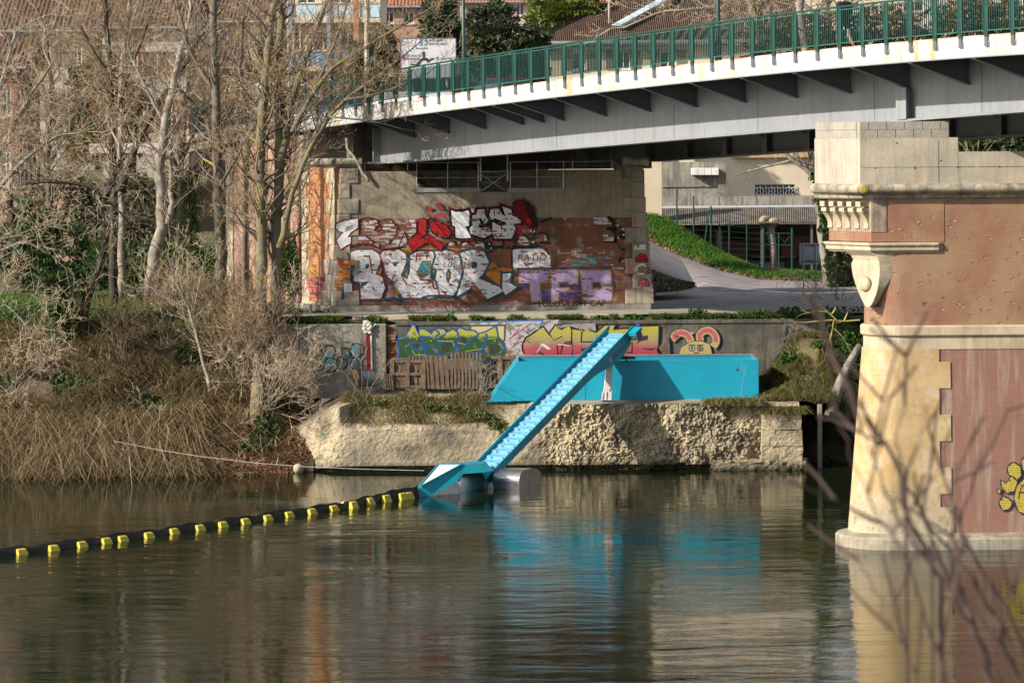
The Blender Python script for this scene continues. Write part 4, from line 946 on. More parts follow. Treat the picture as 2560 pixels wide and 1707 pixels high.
def hero(name, label, stems, bark, pal, seed, dens=1.0, f0=.25, L=2.4, mx=3, up=.10, group=None, every=.55, curl=.1, jit=.26, cat='tree', dirbias=None):
    """stems: list of ([(px,py)...], Y, r0, r1); limbs leave each stem from f0 upwards"""
    rng = random.Random(seed); b = MB(); segs = []; root = None
    for si, (pp_, Y, r0, r1) in enumerate(stems):
        Ys = Y if hasattr(Y, '__len__') else [Y] * len(pp_)
        pts = [P(x, y, yy) for (x, y), yy in zip(pp_, Ys)]
        if root is None: root = pts[0].copy()
        n = max(6, int(sum((q - p).length for p, q in zip(pts, pts[1:])) / .5)); w = wob(pts, n, r0 * .5, seed + si)
        if si == 0: w[0] = pts[0]
        b.tube(w, [r0 + (r1 - r0) * k / n + (r0 * .35 * max(0, 1 - k * .8) if si == 0 else 0) for k in range(n + 1)], 9)
        Lt = sum((q - p).length for p, q in zip(pts, pts[1:])); ff = f0 if si == 0 else .12
        m = int(Lt * (1 - ff) / (every * .27))
        for k in range(m):
            f = ff + (1 - ff) * (k + rng.random()) / m; p, d = pathpt(w, f); a = rng.uniform(0, 6.283)
            dd = Vector((math.cos(a), math.sin(a) * .8, rng.uniform(.1, .8)))
            if dirbias: dd += Vector(dirbias)
            dd = (dd.normalized() + d * .5).normalized(); r = (r0 + (r1 - r0) * f)
            grow(segs, rng, tuple(p), tuple(dd), L * rng.uniform(.6, 1.25) * (1 - .35 * f), max(.012, r * rng.uniform(.18, .38)), 1, mx, up, jit, dens, curl)
        grow(segs, rng, tuple(w[-1]), tuple((w[-1] - w[-2]).normalized()), L, r1, 1, mx, up, jit, dens, curl)
    t = thing(name, label, cat, root, group); b.build('trunk', bark, t, smooth=True); segmesh('crown', segs, 3, t, pal); return t
def leafcloud(name, blobs, n, size, pal, parent=None, seed=1, flat=0, mat=None, shell=.55):
    """n small leaves through a set of ellipsoids (centre, radii)"""
    g = np.random.default_rng(seed); vol = np.array([b[1][0] * b[1][1] * b[1][2] for b in blobs]) ** .7; cnt = (vol / vol.sum() * n).astype(int); C = []
    for (c, r), k in zip(blobs, cnt):
        v = g.normal(size=(k, 3)); v /= np.linalg.norm(v, axis=1, keepdims=True); rad = shell + (1 - shell) * g.random((k, 1)) ** .6
        bump = 1 + .28 * np.sin(v[:, :1] * 5 + c[0]) * np.sin(v[:, 1:2] * 6 + c[1]) + .2 * np.sin(v[:, 2:3] * 9 + c[0] * 3); C.append(np.array(c) + v * rad * bump * np.array(r))
    return leaves(name, np.concatenate(C), size, pal, parent, seed, mat)
def leaves(name, C, size, pal, parent=None, seed=1, mat=None, loc=None, tilt=1.0):
    g = np.random.default_rng(seed); n = len(C); a = g.normal(size=(n, 3)); a[:, 2] *= tilt; a /= np.linalg.norm(a, axis=1, keepdims=True)
    b_ = np.cross(a, g.normal(size=(n, 3)) * np.array([1, 1, tilt if tilt < .5 else 1])); b_ /= np.linalg.norm(b_, axis=1, keepdims=True) + 1e-9
    s = size * (.6 + .8 * g.random((n, 1))); V = np.zeros((n, 4, 3)); V[:, 0] = C - a * s; V[:, 1] = C + b_ * s * .5; V[:, 2] = C + a * s; V[:, 3] = C - b_ * s * .5
    Q = (np.arange(n) * 4)[:, None] + np.array([[0, 1, 2, 3]]); pal = np.array(pal); col = pal[g.integers(0, len(pal), n)] * (.6 + .8 * g.random((n, 1)))
    return npmesh(name, V.reshape(-1, 3), Q, mat or LEAF, parent, np.repeat(col, 4, 0), False, loc)
def blades(name, pts, hgt, lean, width, pal, seed=1, bias=(0, 0, 0), droop=.5, parent=None):
    g = np.random.default_rng(seed); pts = np.asarray(pts, float); n = len(pts); h = hgt * (.5 + g.random((n, 1)))
    l = g.normal(size=(n, 3)) * lean + np.array(bias); l[:, 2] = 0; m = pts + l * h * .45 + np.array([0, 0, 1.]) * h * .6
    t = pts + l * h * 1.15 + np.array([0, 0, 1.]) * h * (1 - droop * np.minimum(1, np.linalg.norm(l, axis=1, keepdims=True)))
    s = g.normal(size=(n, 3)); s[:, 2] = 0; s /= np.linalg.norm(s, axis=1, keepdims=True); s *= width * (.6 + .8 * g.random((n, 1)))
    V = np.stack([pts - s, pts + s, m - s * .8, m + s * .8, t - s * .15, t + s * .15], 1); base = (np.arange(n) * 6)[:, None]
    Q = np.concatenate([base + np.array([[0, 1, 3, 2]]), base + np.array([[2, 3, 5, 4]])]); pal = np.array(pal); col = pal[g.integers(0, len(pal), n)] * (.6 + .8 * g.random((n, 1)))
    return npmesh(name, V.reshape(-1, 3), Q, GRASSM, parent, np.repeat(col, 6, 0))
DRY = [(.32, .235, .13), (.26, .18, .095), (.38, .29, .165), (.19, .13, .07), (.13, .095, .05), (.09, .10, .03)]
GRN = [(.09, .17, .025), (.07, .13, .02), (.12, .19, .03), (.055, .10, .02), (.15, .20, .045)]
OLIVE = [(.13, .14, .04), (.20, .18, .06), (.28, .24, .10), (.10, .12, .03)]
IVY = [(.03, .075, .015), (.045, .10, .02), (.02, .05, .012), (.07, .13, .03)]
EVG = [(.035, .06, .018), (.05, .075, .025), (.025, .045, .015), (.075, .085, .035)]
RUST = [(.20, .095, .045), (.26, .13, .06), (.14, .07, .035), (.30, .19, .10)]
PINKL = [(.30, .21, .17), (.36, .27, .22), (.22, .14, .10)]
# ------------------------------------------------------------------ the left bank: reeds, dry grass, undergrowth
G_ = np.random.default_rng(5)
def bank_s(n, v0, v1, x0=BX0 + 13, x1=BX1 - 1.0):
    X = x0 + (x1 - x0) * G_.random(n); v = v0 + (v1 - v0) * G_.random(n); return np.array([tuple(bank_pt(x, w)) for x, w in zip(X, v)])
pt = bank_s(52000, .02, .98); k = np.array([mn.noise(Vector((p[0] * .5, p[1] * .5, 9))) for p in pt])
keep = (k > -.12) & ~((pt[:, 0] > -11.3) & (pt[:, 2] < 2.2) & (G_.random(len(pt)) < .85))
tag(blades('dry_grass', pt[keep], .55, .95, .012, DRY, 2, (.25, -.25, 0), 1.0), 'dry tan reeds and dead grass covering the left bank', 'reeds', kind='stuff')
pt = bank_s(5000, .0, .30); pt = pt[pt[:, 0] < -11]; tag(blades('reed_fringe', pt, .95, 1.0, .014, DRY[:4] + [(.42, .34, .22)], 3, (.1, -.45, 0), 1.25), 'pale reeds bending down over the water edge', 'reeds', kind='stuff')
pt = bank_s(80000, .15, 1.0); k = np.array([mn.noise(Vector((p[0] * .6, p[1] * .6, 3))) for p in pt]); pt = pt[k > .06]; pt[:, 2] += .3 * G_.random(len(pt))
tag(leaves('undergrowth', pt, .10, IVY + EVG + OLIVE[:1], None, 4), 'dark green brambles and ivy among the dry reeds', 'undergrowth', kind='stuff')
pt = bank_s(14000, .0, .55, -13.0, -7.2); pt[:, 2] += .05
tag(leaves('fallen_leaves', pt, .055, RUST, None, 5, GRASSM), 'rust brown dead leaves lying on bank beside the rocks', 'leaves', kind='stuff')
rng = random.Random(91); segs = []
for i in range(230):
    p = bank_pt(rng.uniform(-21, -8.6), rng.uniform(0, .8) ** 1.3); a = rng.uniform(0, 6.283); grow(segs, rng, (p.x, p.y, p.z), (math.cos(a) * .8 + .2, math.sin(a) * .5 - .35, rng.uniform(.2, 1)), rng.uniform(.5, 1.3), .011, 2, 3, -.10, .3, .8, -.2)
o = segmesh('brush', segs, 3, None, PAL_TAN); tag(o, 'messy dead brown brush drooping over the left bank to the water', 'brush', kind='stuff')
def flat_s(n, x0, x1, y0, y1): return np.stack([x0 + (x1 - x0) * G_.random(n), y0 + (y1 - y0) * G_.random(n), np.zeros(n)], 1)
pt = flat_s(42000, -24, -6.2, 118.6, 137); pt[:, 2] = ground_z(pt[:, 0], pt[:, 1]) - .1
tag(blades('bank_grass', pt, .26, .35, .012, GRN, 6, (0, 0, 0), .4), 'bright green grass under the bare trees', 'grass', kind='stuff')
cl = []
for i in range(60):
    x, y = -22 + 15.4 * G_.random(), 118.8 + 6 * G_.random(); cl.append(((x, y, float(ground_z(np.array(x), np.array(y))) + .1), (.4 + .5 * G_.random(), .4 + .5 * G_.random(), .22 + .3 * G_.random())))
tag(leafcloud('nettles', cl, 16000, .085, GRN[:4] + IVY, None, 7), 'low leafy green weeds at the top of the left bank', 'weeds', kind='stuff')
# verge above the lower wall
vx0, vx1 = P(700, 790, 116.4).x, P(2080, 790, 116.4).x
pt = flat_s(17000, vx0, vx1, 116.1, 116.75); k = np.array([mn.noise(Vector((p[0] * .8, 0, 4))) for p in pt]); pt = pt[(k > -.02) | (pt[:, 0] > 5.2)]; pt[:, 2] = 5.0
tag(blades('verge_grass', pt, .18, .5, .012, GRN + OLIVE, 8, (0, -.2, 0), .6), 'green grass tufts along the top of graffiti wall', 'grass', kind='stuff')
cl = [((vx0 + (vx1 - vx0) * f, 116.25, 5.0), (w, .2, h)) for f, w, h in [(.03, .6, .14), (.09, .6, .13), (.17, .5, .15), (.27, .2, .17), (.31, .2, .2), (.37, .4, .1), (.43, .35, .13), (.58, .3, .11), (.64, .4, .13), (.70, .5, .15), (.755, .38, .32), (.80, .6, .18), (.86, .7, .25), (.92, .8, .22), (.97, .6, .22)]]
tag(leafcloud('verge_weeds', cl, 9000, .06, GRN[:3] + IVY, None, 9), 'leafy weeds hanging over top edge of graffiti wall', 'weeds', kind='stuff')
def strip_s(n, A_, B_, seed):
    g = np.random.default_rng(seed); out = []
    for i in range(n):
        k = g.integers(0, len(A_) - 1); u, s = g.random(), g.random(); a = P(*A_[k]).lerp(P(*A_[k + 1]), u); c = P(*B_[k]).lerp(P(*B_[k + 1]), u); p = a.lerp(c, s); p.z += .12 * math.sin(math.pi * s); out.append((p.x, p.y, p.z, s))
    return np.array(out)
pt = strip_s(36000, road_up, g_up, 3); sel = np.random.default_rng(1).random(len(pt)) < pt[:, 3] * 1.6 + .15
tag(blades('slope_grass', pt[sel][:, :3], .24, .3, .013, [(.10, .24, .03), (.08, .18, .025), (.13, .27, .04), (.07, .14, .02)], 10, (.1, -.1, 0), .4), 'fresh green grass on the slope above the road', 'grass', kind='stuff')
pt2 = pt[pt[:, 3] < .45][:5200, :3] + np.array([0, 0, .03]); tag(leaves('road_leaves', pt2, .09, PINKL + RUST, None, 11, GRASSM, tilt=.3), 'pinkish dead leaves strewn between road and slope', 'leaves', kind='stuff')
A_, B_ = [(1640, 737, 127.2), (1700, 732, 128.5), (1735, 722, 130)], [(1622, 676, 135), (1690, 704, 133.6), (1735, 721, 130.2)]
pt = strip_s(5200, A_, B_, 4)[:, :3]; tag(blades('island_grass', pt, .14, .4, .012, [(.05, .075, .015), (.04, .06, .012), (.07, .09, .03)], 12), 'dark green grass on kerbed island beside the abutment', 'grass', kind='stuff')
tag(leaves('island_leaves', pt[:900] + np.array([0, 0, .1]), .07, PINKL, None, 13, GRASSM, tilt=.3), 'dead leaves scattered over the kerbed island', 'leaves', kind='stuff')
# plants on the quay: slope above its left half, edge at its right end, the mound
g = np.random.default_rng(8); X = P(850, 1040, 112).x + (P(1260, 1040, 112).x - P(850, 1040, 112).x) * g.random(9000); v = g.random(9000)
pt = np.stack([X, 111.8 + 1.5 * v, 1.45 + .95 * v + .1 * np.sin(X * 3)], 1)
tag(blades('quay_grass', pt, .30, .55, .010, DRY[:3] + OLIVE, 14, (.1, -.4, 0), .8), 'dry grass hanging over the pale quay face', 'grass', kind='stuff')
cl = [(tuple(P(x, y, 111.6 + dy)), (w, .3, h)) for x, y, dy, w, h in [(1150, 1028, .7, .35, .16), (1200, 1040, .4, .4, .2), (1240, 1062, .1, .3, .22), (1262, 1080, .0, .22, .2), (1090, 1018, .9, .5, .15), (950, 1005, 1.2, .4, .1), (890, 1010, 1.2, .3, .12), (1010, 1022, .9, .3, .12)]]
tag(leafcloud('quay_bramble', cl, 5200, .05, IVY + OLIVE + [(.22, .2, .03)], None, 15), 'leafy brambles trailing down the quay beside the conveyor', 'bramble', kind='stuff')
X = P(1760, 1030, 111.4).x + (P(2010, 1030, 111.4).x - P(1760, 1030, 111.4).x) * g.random(3800) ** .7; pt = np.stack([X, 111.0 + .8 * g.random(3800), np.where(X > x0, 1.95, 2.25) + 0 * X], 1)
tag(blades('edge_grass', pt, .26, .6, .011, OLIVE + DRY[:3] + GRN[:1], 16, (0, -.5, 0), 1.1), 'yellow green grass along the right edge of the quay', 'grass', kind='stuff')
uv = g.random((26000, 2)); pt = np.array([mound(a, c) for a, c in uv]); kk = np.array([mn.noise(Vector((p[0] * .9, p[1] * .9, 6))) for p in pt])
tag(blades('mound_grass', pt[kk > -.2], .30, .6, .011, OLIVE + DRY[:3] + GRN[:2], 17, (.2, -.3, 0), .9), 'straw coloured grass on the mound right of the skip', 'grass', kind='stuff')
cl = [(tuple(P(x, y, 114.2)), (w, .4, h)) for x, y, w, h in [(2040, 930, .4, .2), (2080, 950, .35, .2), (1975, 895, .5, .18), (2110, 880, .6, .3), (2130, 840, .5, .35), (2090, 800, .6, .3), (2150, 900, .5, .4), (2060, 860, .5, .15)]]
tag(leafcloud('mound_weeds', cl, 6500, .06, GRN[:3] + IVY, None, 18), 'green leafy weeds growing on and behind the mound', 'weeds', kind='stuff')
X = 9.8 + 8 * g.random(9000); v = g.random(9000); pt = np.stack([X, 113.4 + 1.2 * (X - 9.6) / 16 + 4.2 * v, -.2 + 5.5 * v ** .8], 1)
tag(leaves('dark_undergrowth', pt, .085, IVY + [(.06, .05, .03), (.10, .08, .05)], None, 19), 'dark ivy and dead growth on the bank behind the pier', 'undergrowth', kind='stuff')
# ------------------------------------------------------------------ trees of the left bank
hero('bare_tree', 'tall straight grey trunk with bare twigs, between twisted pale trunk and lichened pair', [([(556, 800), (552, 640), (546, 480), (538, 220), (530, -70)], 119.5, .24, .13), ([(546, 470), (600, 380), (640, 300)], 119, .07, .03), ([(540, 240), (470, 120), (440, 0)], 119.5, .10, .05)], BARK, PAL_TAN, 11, .8, .35, 2.1)
hero('bare_tree', 'many-stemmed lichened tree rising from water edge with a limb over the direction sign',
     [([(640, 1085), (648, 900), (655, 640), (648, 430), (662, 200), (690, -40)], [113, 114.5, 116, 116, 116, 116], .27, .13),
      ([(690, 800), (690, 560), (700, 400), (692, 200), (704, 80), (688, -60)], 116.5, .22, .14), ([(700, 420), (725, 260), (770, 130), (830, -40)], 116.3, .17, .07),
      ([(715, 500), (753, 402), (800, 320), (845, 262)], 116, .13, .075)], BARK_Y, PAL_TAN, 12, .85, .42, 2.2)
hero('bare_tree', 'lichened limbs arching right in front of the bridge railing, full of upcurved twigs', [([(700, 620), (731, 480), (775, 370), (823, 292), (862, 250), (930, 200), (1010, 140)], 115.3, .12, .035), ([(731, 330), (770, 250), (830, 170), (960, 90), (1080, 20)], 115.0, .10, .03), ([(860, 250), (930, 240), (1000, 215), (1060, 190)], 115.0, .05, .02), ([(823, 292), (900, 300), (960, 310)], 115, .04, .02), ([(780, 240), (840, 100), (880, -30)], 115.3, .06, .03)], BARK_Y, PAL_TAN, 13, 1.0, .45, 1.9, 3, .10, None, .5, .3)
hero('bare_tree', 'twisted pale trunk with a knobbly bend standing on grass by the hedge', [([(382, 735), (378, 660), (402, 590), (405, 500), (397, 420), (412, 310), (435, 200), (470, 60)], 121, .27, .10), ([(420, 560), (432, 500), (425, 480)], 120.8, .13, .10), ([(412, 310), (380, 250), (330, 150)], 121, .08, .04)], BARK_L, PAL_PALE, 14, .9, .4, 1.8)
hero('bare_tree', 'ivy-clad leaning trunk forking near the water with drooping twigs', [([(160, 865), (140, 780), (118, 690), (80, 640), (36, 590), (20, 470)], 118, .22, .12), ([(198, 850), (219, 735), (249, 670), (265, 590), (262, 500), (300, 400)], 118, .19, .09), ([(36, 460), (120, 452), (220, 462), (300, 530), (345, 590)], 117, .09, .03)], BARK_D, PAL_PALE, 15, .9, .5, 1.7, 3, -.06, None, .5, -.2)
cl = [(tuple(P(x, y, 117.7)), (r, .5, r)) for x, y, r in [(150, 830, .45), (145, 770, .55), (130, 700, .6), (110, 640, .5), (90, 580, .55), (75, 520, .5), (120, 600, .5), (165, 730, .4), (110, 560, .6), (60, 600, .5), (180, 790, .3)]]
tag(leafcloud('ivy', cl, 9000, .075, IVY + [(.08, .14, .03)], None, 20), 'glossy green ivy climbing the leaning forked trunk', 'ivy')
hero('bare_tree', 'dark slender trunk dividing high up, before the red shuttered house', [([(283, 760), (282, 500), (280, 300), (275, 170), (258, -40)], 124, .17, .09), ([(280, 320), (320, 190), (370, 60)], 124, .09, .04), ([(278, 200), (230, 120), (180, 30)], 124, .07, .03)], BARK_D, PAL_TAN, 16, .8, .3, 2.4)
hero('bare_tree', 'pale slim trunk close behind the dark slender one', [([(302, 750), (305, 500), (300, 300), (306, 150), (330, -30)], 126, .16, .08)], BARK_L, PAL_TAN, 17, .8, .3, 2.3)
hero('sapling', 'slender pale sapling with fine upright twigs growing out of the reeds', [([(527, 975), (494, 852), (472, 772), (442, 713), (420, 640)], [113.5, 113.8, 114, 114, 114], .075, .02), ([(480, 800), (500, 700), (520, 620)], 114, .03, .015), ([(470, 770), (400, 740), (350, 690)], 114, .03, .015)], BARK_L, PAL_PALE, 18, 1.0, .3, 1.3, 3, .14, None, .3, .2)
hero('bare_tree', 'slanting dark trunk leaning right between the palm-like yucca and twisted trunk', [([(300, 480), (345, 350), (400, 250), (470, 150), (500, 90)], 122, .15, .08), ([(430, 200), (520, 300), (560, 380)], 122, .06, .03)], BARK_D, PAL_TAN, 19, .8, .2, 1.9)
hero('willow', 'pale drooping willow with curly twigs filling left edge of the picture', [([(-60, 860), (-40, 640), (-20, 420), (40, 300), (100, 200)], 114.5, .2, .06), ([(-30, 500), (60, 400), (140, 340), (220, 330)], 114, .09, .03), ([(-20, 420), (-10, 250), (40, 80)], 114.5, .1, .04), ([(-40, 650), (60, 600), (130, 640)], 113.5, .06, .02), ([(-50, 800), (10, 760), (60, 800), (100, 880)], 112.5, .05, .02)], BARK_L, PAL_PALE, 20, 1.15, .2, 2.0, 3, -.03, None, .4, .0, .34)
hero('bare_tree', 'spreading bare tree with fine tan twigs in front of the orange house', [([(120, 760), (125, 560), (118, 380), (130, 220), (110, 60)], 127, .16, .07), ([(120, 420), (200, 260), (240, 120)], 127, .09, .04), ([(120, 420), (60, 260), (20, 100)], 127, .09, .04), ([(200, 260), (300, 180), (330, 60)], 127, .06, .03)], BARK, PAL_TAN, 21, 1.0, .25, 2.6)
hero('bare_tree', 'bushy bare tree with rusty tips behind twisted pale trunk', [([(450, 740), (448, 560), (455, 380), (470, 200), (490, 40)], 130, .14, .06), ([(452, 450), (400, 300), (370, 160)], 130, .08, .03), ([(455, 400), (520, 260), (580, 120)], 130, .08, .03)], BARK, PAL_TAN, 22, .9, .2, 2.4)
hero('bare_tree', 'thin bare tree close behind lichened pair of trunks', [([(610, 760), (612, 560), (620, 360), (600, 180), (610, 0)], 124, .12, .06), ([(615, 420), (560, 260), (590, 100)], 124, .06, .03), ([(615, 380), (700, 240), (760, 120), (800, 30)], 124, .06, .03)], BARK, PAL_TAN, 23, .9, .2, 2.1)
def shrub(name, label, base, n, L, r, pal, seed, spread=.9, up=.10, bias=(0, 0, 0), mx=3, dens=1.0, curl=.1, cat='shrub'):
    rng = random.Random(seed); segs = []
    for i in range(n):
        a = rng.uniform(0, 6.283); d = Vector((math.cos(a) * spread * rng.random(), math.sin(a) * spread * rng.random() * .7, 1)) + Vector(bias); d.normalize()
        p = Vector(base) + Vector((rng.gauss(0, .15), rng.gauss(0, .15), 0)); grow(segs, rng, tuple(p), tuple(d), L * rng.uniform(.6, 1.2), r * rng.uniform(.6, 1.2), 1, mx, up, .2, dens, curl)
    t = thing(name, label, cat, base); segmesh('stems', segs, 3, t, pal); return t
shrub('bare_shrub', 'bushy bare shrub with pale stems arching right over quay end', P(655, 1030, 113.6), 26, 2.3, .022, PAL_PALE, 31, 1.5, .0, (.7, -.2, 0), 3, 1.2, .22)
shrub('bare_shrub', 'upright tan shrub around the foot of the lichened trunks', P(610, 960, 114), 22, 2.6, .02, PAL_TAN, 32, .7, .1, (0, 0, 0), 3, 1.1, .2)
shrub('bare_shrub', 'tan twiggy shrub rising between sapling and lichened trunks', P(560, 900, 115.5), 18, 2.7, .02, PAL_TAN, 33, .8, .1, (0, 0, 0), 3, 1.1, .2)
shrub('bare_shrub', 'thicket of brown twigs below the twisted pale trunk', P(420, 860, 116), 16, 2.2, .018, PAL_TAN, 34, .9, .06, (0, 0, 0), 3, 1.0, .1)
shrub('bare_shrub', 'pale twiggy thicket beside the flank of abutment', P(735, 800, 116.2), 14, 1.5, .016, PAL_PALE, 35, 1.2, .05, (.3, 0, 0), 3, 1.0, .2)
shrub('bare_shrub', 'reddish tangle of twigs on bank right of ivy-clad trunk', P(300, 900, 115), 16, 1.9, .016, PAL_DARK, 36, 1.1, .02, (0, 0, 0), 3, 1.0, .0)
shrub('bare_shrub', 'low whitish twigs hanging over the reeds at left edge', P(30, 980, 112.5), 18, 1.7, .016, PAL_PALE, 37, 1.6, -.06, (.5, -.3, 0), 3, 1.0, .0)
shrub('bare_shrub', 'small dry sapling with grey twigs in front of the skip end', P(1838, 1002, 111.5), 1, 1.15, .012, PAL_GREY, 38, .1, .2, (0, 0, 0), 2, 1.3, .3)
shrub('bare_shrub', 'tangle of dead grey twigs at sloping end of skip', P(1205, 985, 113), 8, .9, .012, PAL_GREY, 39, 1.8, -.05, (.4, -.2, 0), 3, 1.0, .0)
shrub('bare_shrub', 'long straggly pale stem drooping beside the cable drum', P(915, 1000, 113), 5, 1.5, .012, PAL_PALE, 40, .7, .02, (.1, 0, 0), 2, .6, .0)
# hedges, yucca, background growth on the left
def hedge(lab, x0, x1, y0, y1, Y, n, seed):
    a, c = P(x0, y1, Y), P(x1, y0, Y); w = (c.x - a.x) / 2; cl = []
    for k in range(6): cl.append(((a.x + w * (2 * k + 1) / 6, Y, (a.z + c.z) / 2), (w / 4.6, .7, (c.z - a.z) / 2 * 1.08)))
    return tag(leafcloud('hedge', cl, n, .075, IVY + GRN[:2], None, seed, shell=.7), lab, 'hedge')
hedge('clipped green hedge left of pink approach wall', 230, 470, 605, 720, 131, 9000, 41); hedge('clipped hedge at the foot of pink approach wall by the yucca', 440, 560, 625, 740, 128, 5000, 42); hedge('dark clipped hedge between tree trunks and abutment flank', 690, 768, 610, 735, 124.5, 5000, 43)
cl = [(tuple(P(x, y, 133)), (.9, .6, .8)) for x, y in [(60, 560), (20, 640), (90, 680), (170, 600), (230, 660), (170, 700)]]
tag(leafcloud('evergreen_bush', cl, 7000, .09, EVG + IVY, None, 44), 'dark evergreen bush low at left edge behind the ivy trunk', 'bush')
yu = thing('yucca', 'spiky dark green yucca beside the concrete cornice of approach wall', 'plant', P(470, 640, 126))
g = np.random.default_rng(77); pts, q = [], P(470, 600, 126); 
V, Q, C = [], [], []
for i in range(620):
    h = g.random(); c = P(475 + g.normal() * 10, 620 - 200 * h, 126 + g.normal() * .2); a = g.random() * 6.28; d = Vector((math.cos(a), math.sin(a), g.uniform(-.9, .9))).normalized(); s = d.cross(Vector((0, 0, 1))).normalized() * .022; L = g.uniform(.45, .8); m = c + d * L * .6; e = c + d * L + Vector((0, 0, -.12)); k = len(V)
    V += [c - s, c + s, m + s, m - s, e + s * .1, e - s * .1]; Q += [(k, k + 1, k + 2, k + 3), (k + 3, k + 2, k + 4, k + 5)]; C += [np.array([.035, .07, .025]) * g.uniform(.5, 1.6)] * 6
npmesh('leaves', [tuple(v) for v in V], Q, LEAF, yu, np.array(C)); b = MB(); b.tube([P(472, 745, 126), P(475, 420, 126)], .11, 8); b.build('stem', BARK, yu)
# ------------------------------------------------------------------ graffiti: flat paint on the walls, drawn where it stands
class Art:
    """layers of paint on an upright plane; polygons are given in photo pixels of a crop (ox, oy, scale)"""
    def __init__(s, Y, ox=0, oy=0, sc=1.0): s.Y, s.o, s.mats, s.k, s.b = Y, (ox, oy, sc), [], 0, MB()
    def base(s, ox, oy, sc): s.o = (ox, oy, sc); return s
    def pt(s, p): x, z = XZ(s.o[0] + p[0] / s.o[2], s.o[1] + p[1] / s.o[2], s.Y); return (x, z)
    def mi(s, m):
        if m not in s.mats: s.mats.append(m)
        return s.mats.index(m)
    def fill(s, pts, m):
        s.k += 1; y = s.Y - .0005 * s.k - .004; q = [Vector((*s.pt(p), 0)) for p in pts]; i = s.mi(m)
        for t in tessellate_polygon([q]):
            a, b_, c = [q[j] for j in t]
            if (b_ - a).cross(c - a).z < 0: b_, c = c, b_
            s.b.poly([(p.x, y, p.y) for p in (a, b_, c)], i)
        return s
    def line(s, pts, w, m, closed=False, smooth_=0):
        s.k += 1; y = s.Y - .0005 * s.k - .004; i = s.mi(m); q = [s.pt(p) for p in pts]
        if smooth_: q = spline(q, closed)
        for r in stroke(q, w, closed):
            v = [Vector((p.x, p.y, 0)) for p in r]
            if (v[1] - v[0]).cross(v[2] - v[0]).z < 0: v.reverse()
            s.b.poly([(p.x, y, p.y) for p in v], i)
        return s
    def shape(s, pts, m, om=None, w=.06, ow=None, om2=None):
        if om2 is not None: s.line(pts, ow, om2, True)
        if om is not None: s.line(pts, w * 2, om, True)
        return s.fill(pts, m)
    def done(s, name, parent, label): return s.b.build(name, s.mats, parent, label=label)
def spline(q, closed):
    n = len(q); out = []
    for i in range(n if closed else n - 1):
        p = [Vector(q[(i + d) % n] if closed else q[max(0, min(n - 1, i + d))]) for d in (-1, 0, 1, 2)]
        for k in range(5):
            t = k / 5; out.append(.5 * ((2 * p[1]) + (p[2] - p[0]) * t + (2 * p[0] - 5 * p[1] + 4 * p[2] - p[3]) * t * t + (3 * p[1] - p[0] - 3 * p[2] + p[3]) * t ** 3))
    if not closed: out.append(Vector(q[-1]))
    return out
def text(s, px, py, h, Y, m, parent, name='lettering', shear=0, sx=1.0, label=None, bold=0, off=.03):
    """hand lettering: px,py = left end of the base line in photo pixels, h = letter height in pixels"""
    cu = bpy.data.curves.new(name, 'FONT'); cu.body = s; cu.size = h / F * Y / .70; cu.shear = shear; cu.offset = bold; cu.resolution_u = 3; cu.extrude = .001
    cu.materials.append(m); o = bpy.data.objects.new(name, cu); COL.objects.link(o); o.parent = parent; p = P(px, py, Y); pl = WL.get(parent.name, Vector((0, 0, 0))) if parent else Vector((0, 0, 0))
    o.location = Vector((p.x, Y - off, p.z)) - pl; o.rotation_euler = (math.radians(90), -ROLL, 0); o.scale = (sx, 1, 1)
    me = bpy.data.meshes.new_from_object(o.evaluated_get(bpy.context.evaluated_depsgraph_get())); me.materials.clear(); me.materials.append(m)
    q = bpy.data.objects.new(name, me); COL.objects.link(q); q.parent = o.parent; q.location = o.location; q.rotation_euler = o.rotation_euler; q.scale = o.scale; bpy.data.objects.remove(o); bpy.data.curves.remove(cu); q.name = name
    if label: q['label'] = label
    return q
WB, WB2 = paint('white', (.68, .68, .72), .30), paint('faded_white', (.58, .57, .60), .62)
WC = paint('white_on_render', (.68, .68, .73), .05, 'c')
TEAL, TEALF = paint('dark_teal', (.02, .075, .105), .30), paint('pale_teal', (.06, .28, .32), .60)
BLK, BLKF = paint('black', (.012, .012, .014), .18), paint('worn_black', (.02, .02, .024), .42)
RED, REDD, REDF = paint('red', (.42, .015, .02), .12), paint('dark_red', (.16, .008, .014), .12), paint('worn_red', (.36, .05, .05), .48)
ORG = paint('orange', (.55, .20, .03), .40); LIL, PUR, YLW = paint('lilac', (.44, .33, .58), .30), paint('dark_purple', (.065, .04, .14), .40), paint('yellow_line', (.52, .42, .05), .30)
PINKP = paint('pink', (.55, .12, .17), .35); LILF = paint('pale_lilac', (.42, .36, .45), .60)
ART = AY - .004
Z5 = (740, 520, 5.463); Z6 = (1230, 520, 5.463); ZT = (1000, 350, 5.463); Z2 = (850, 560, 2.735)
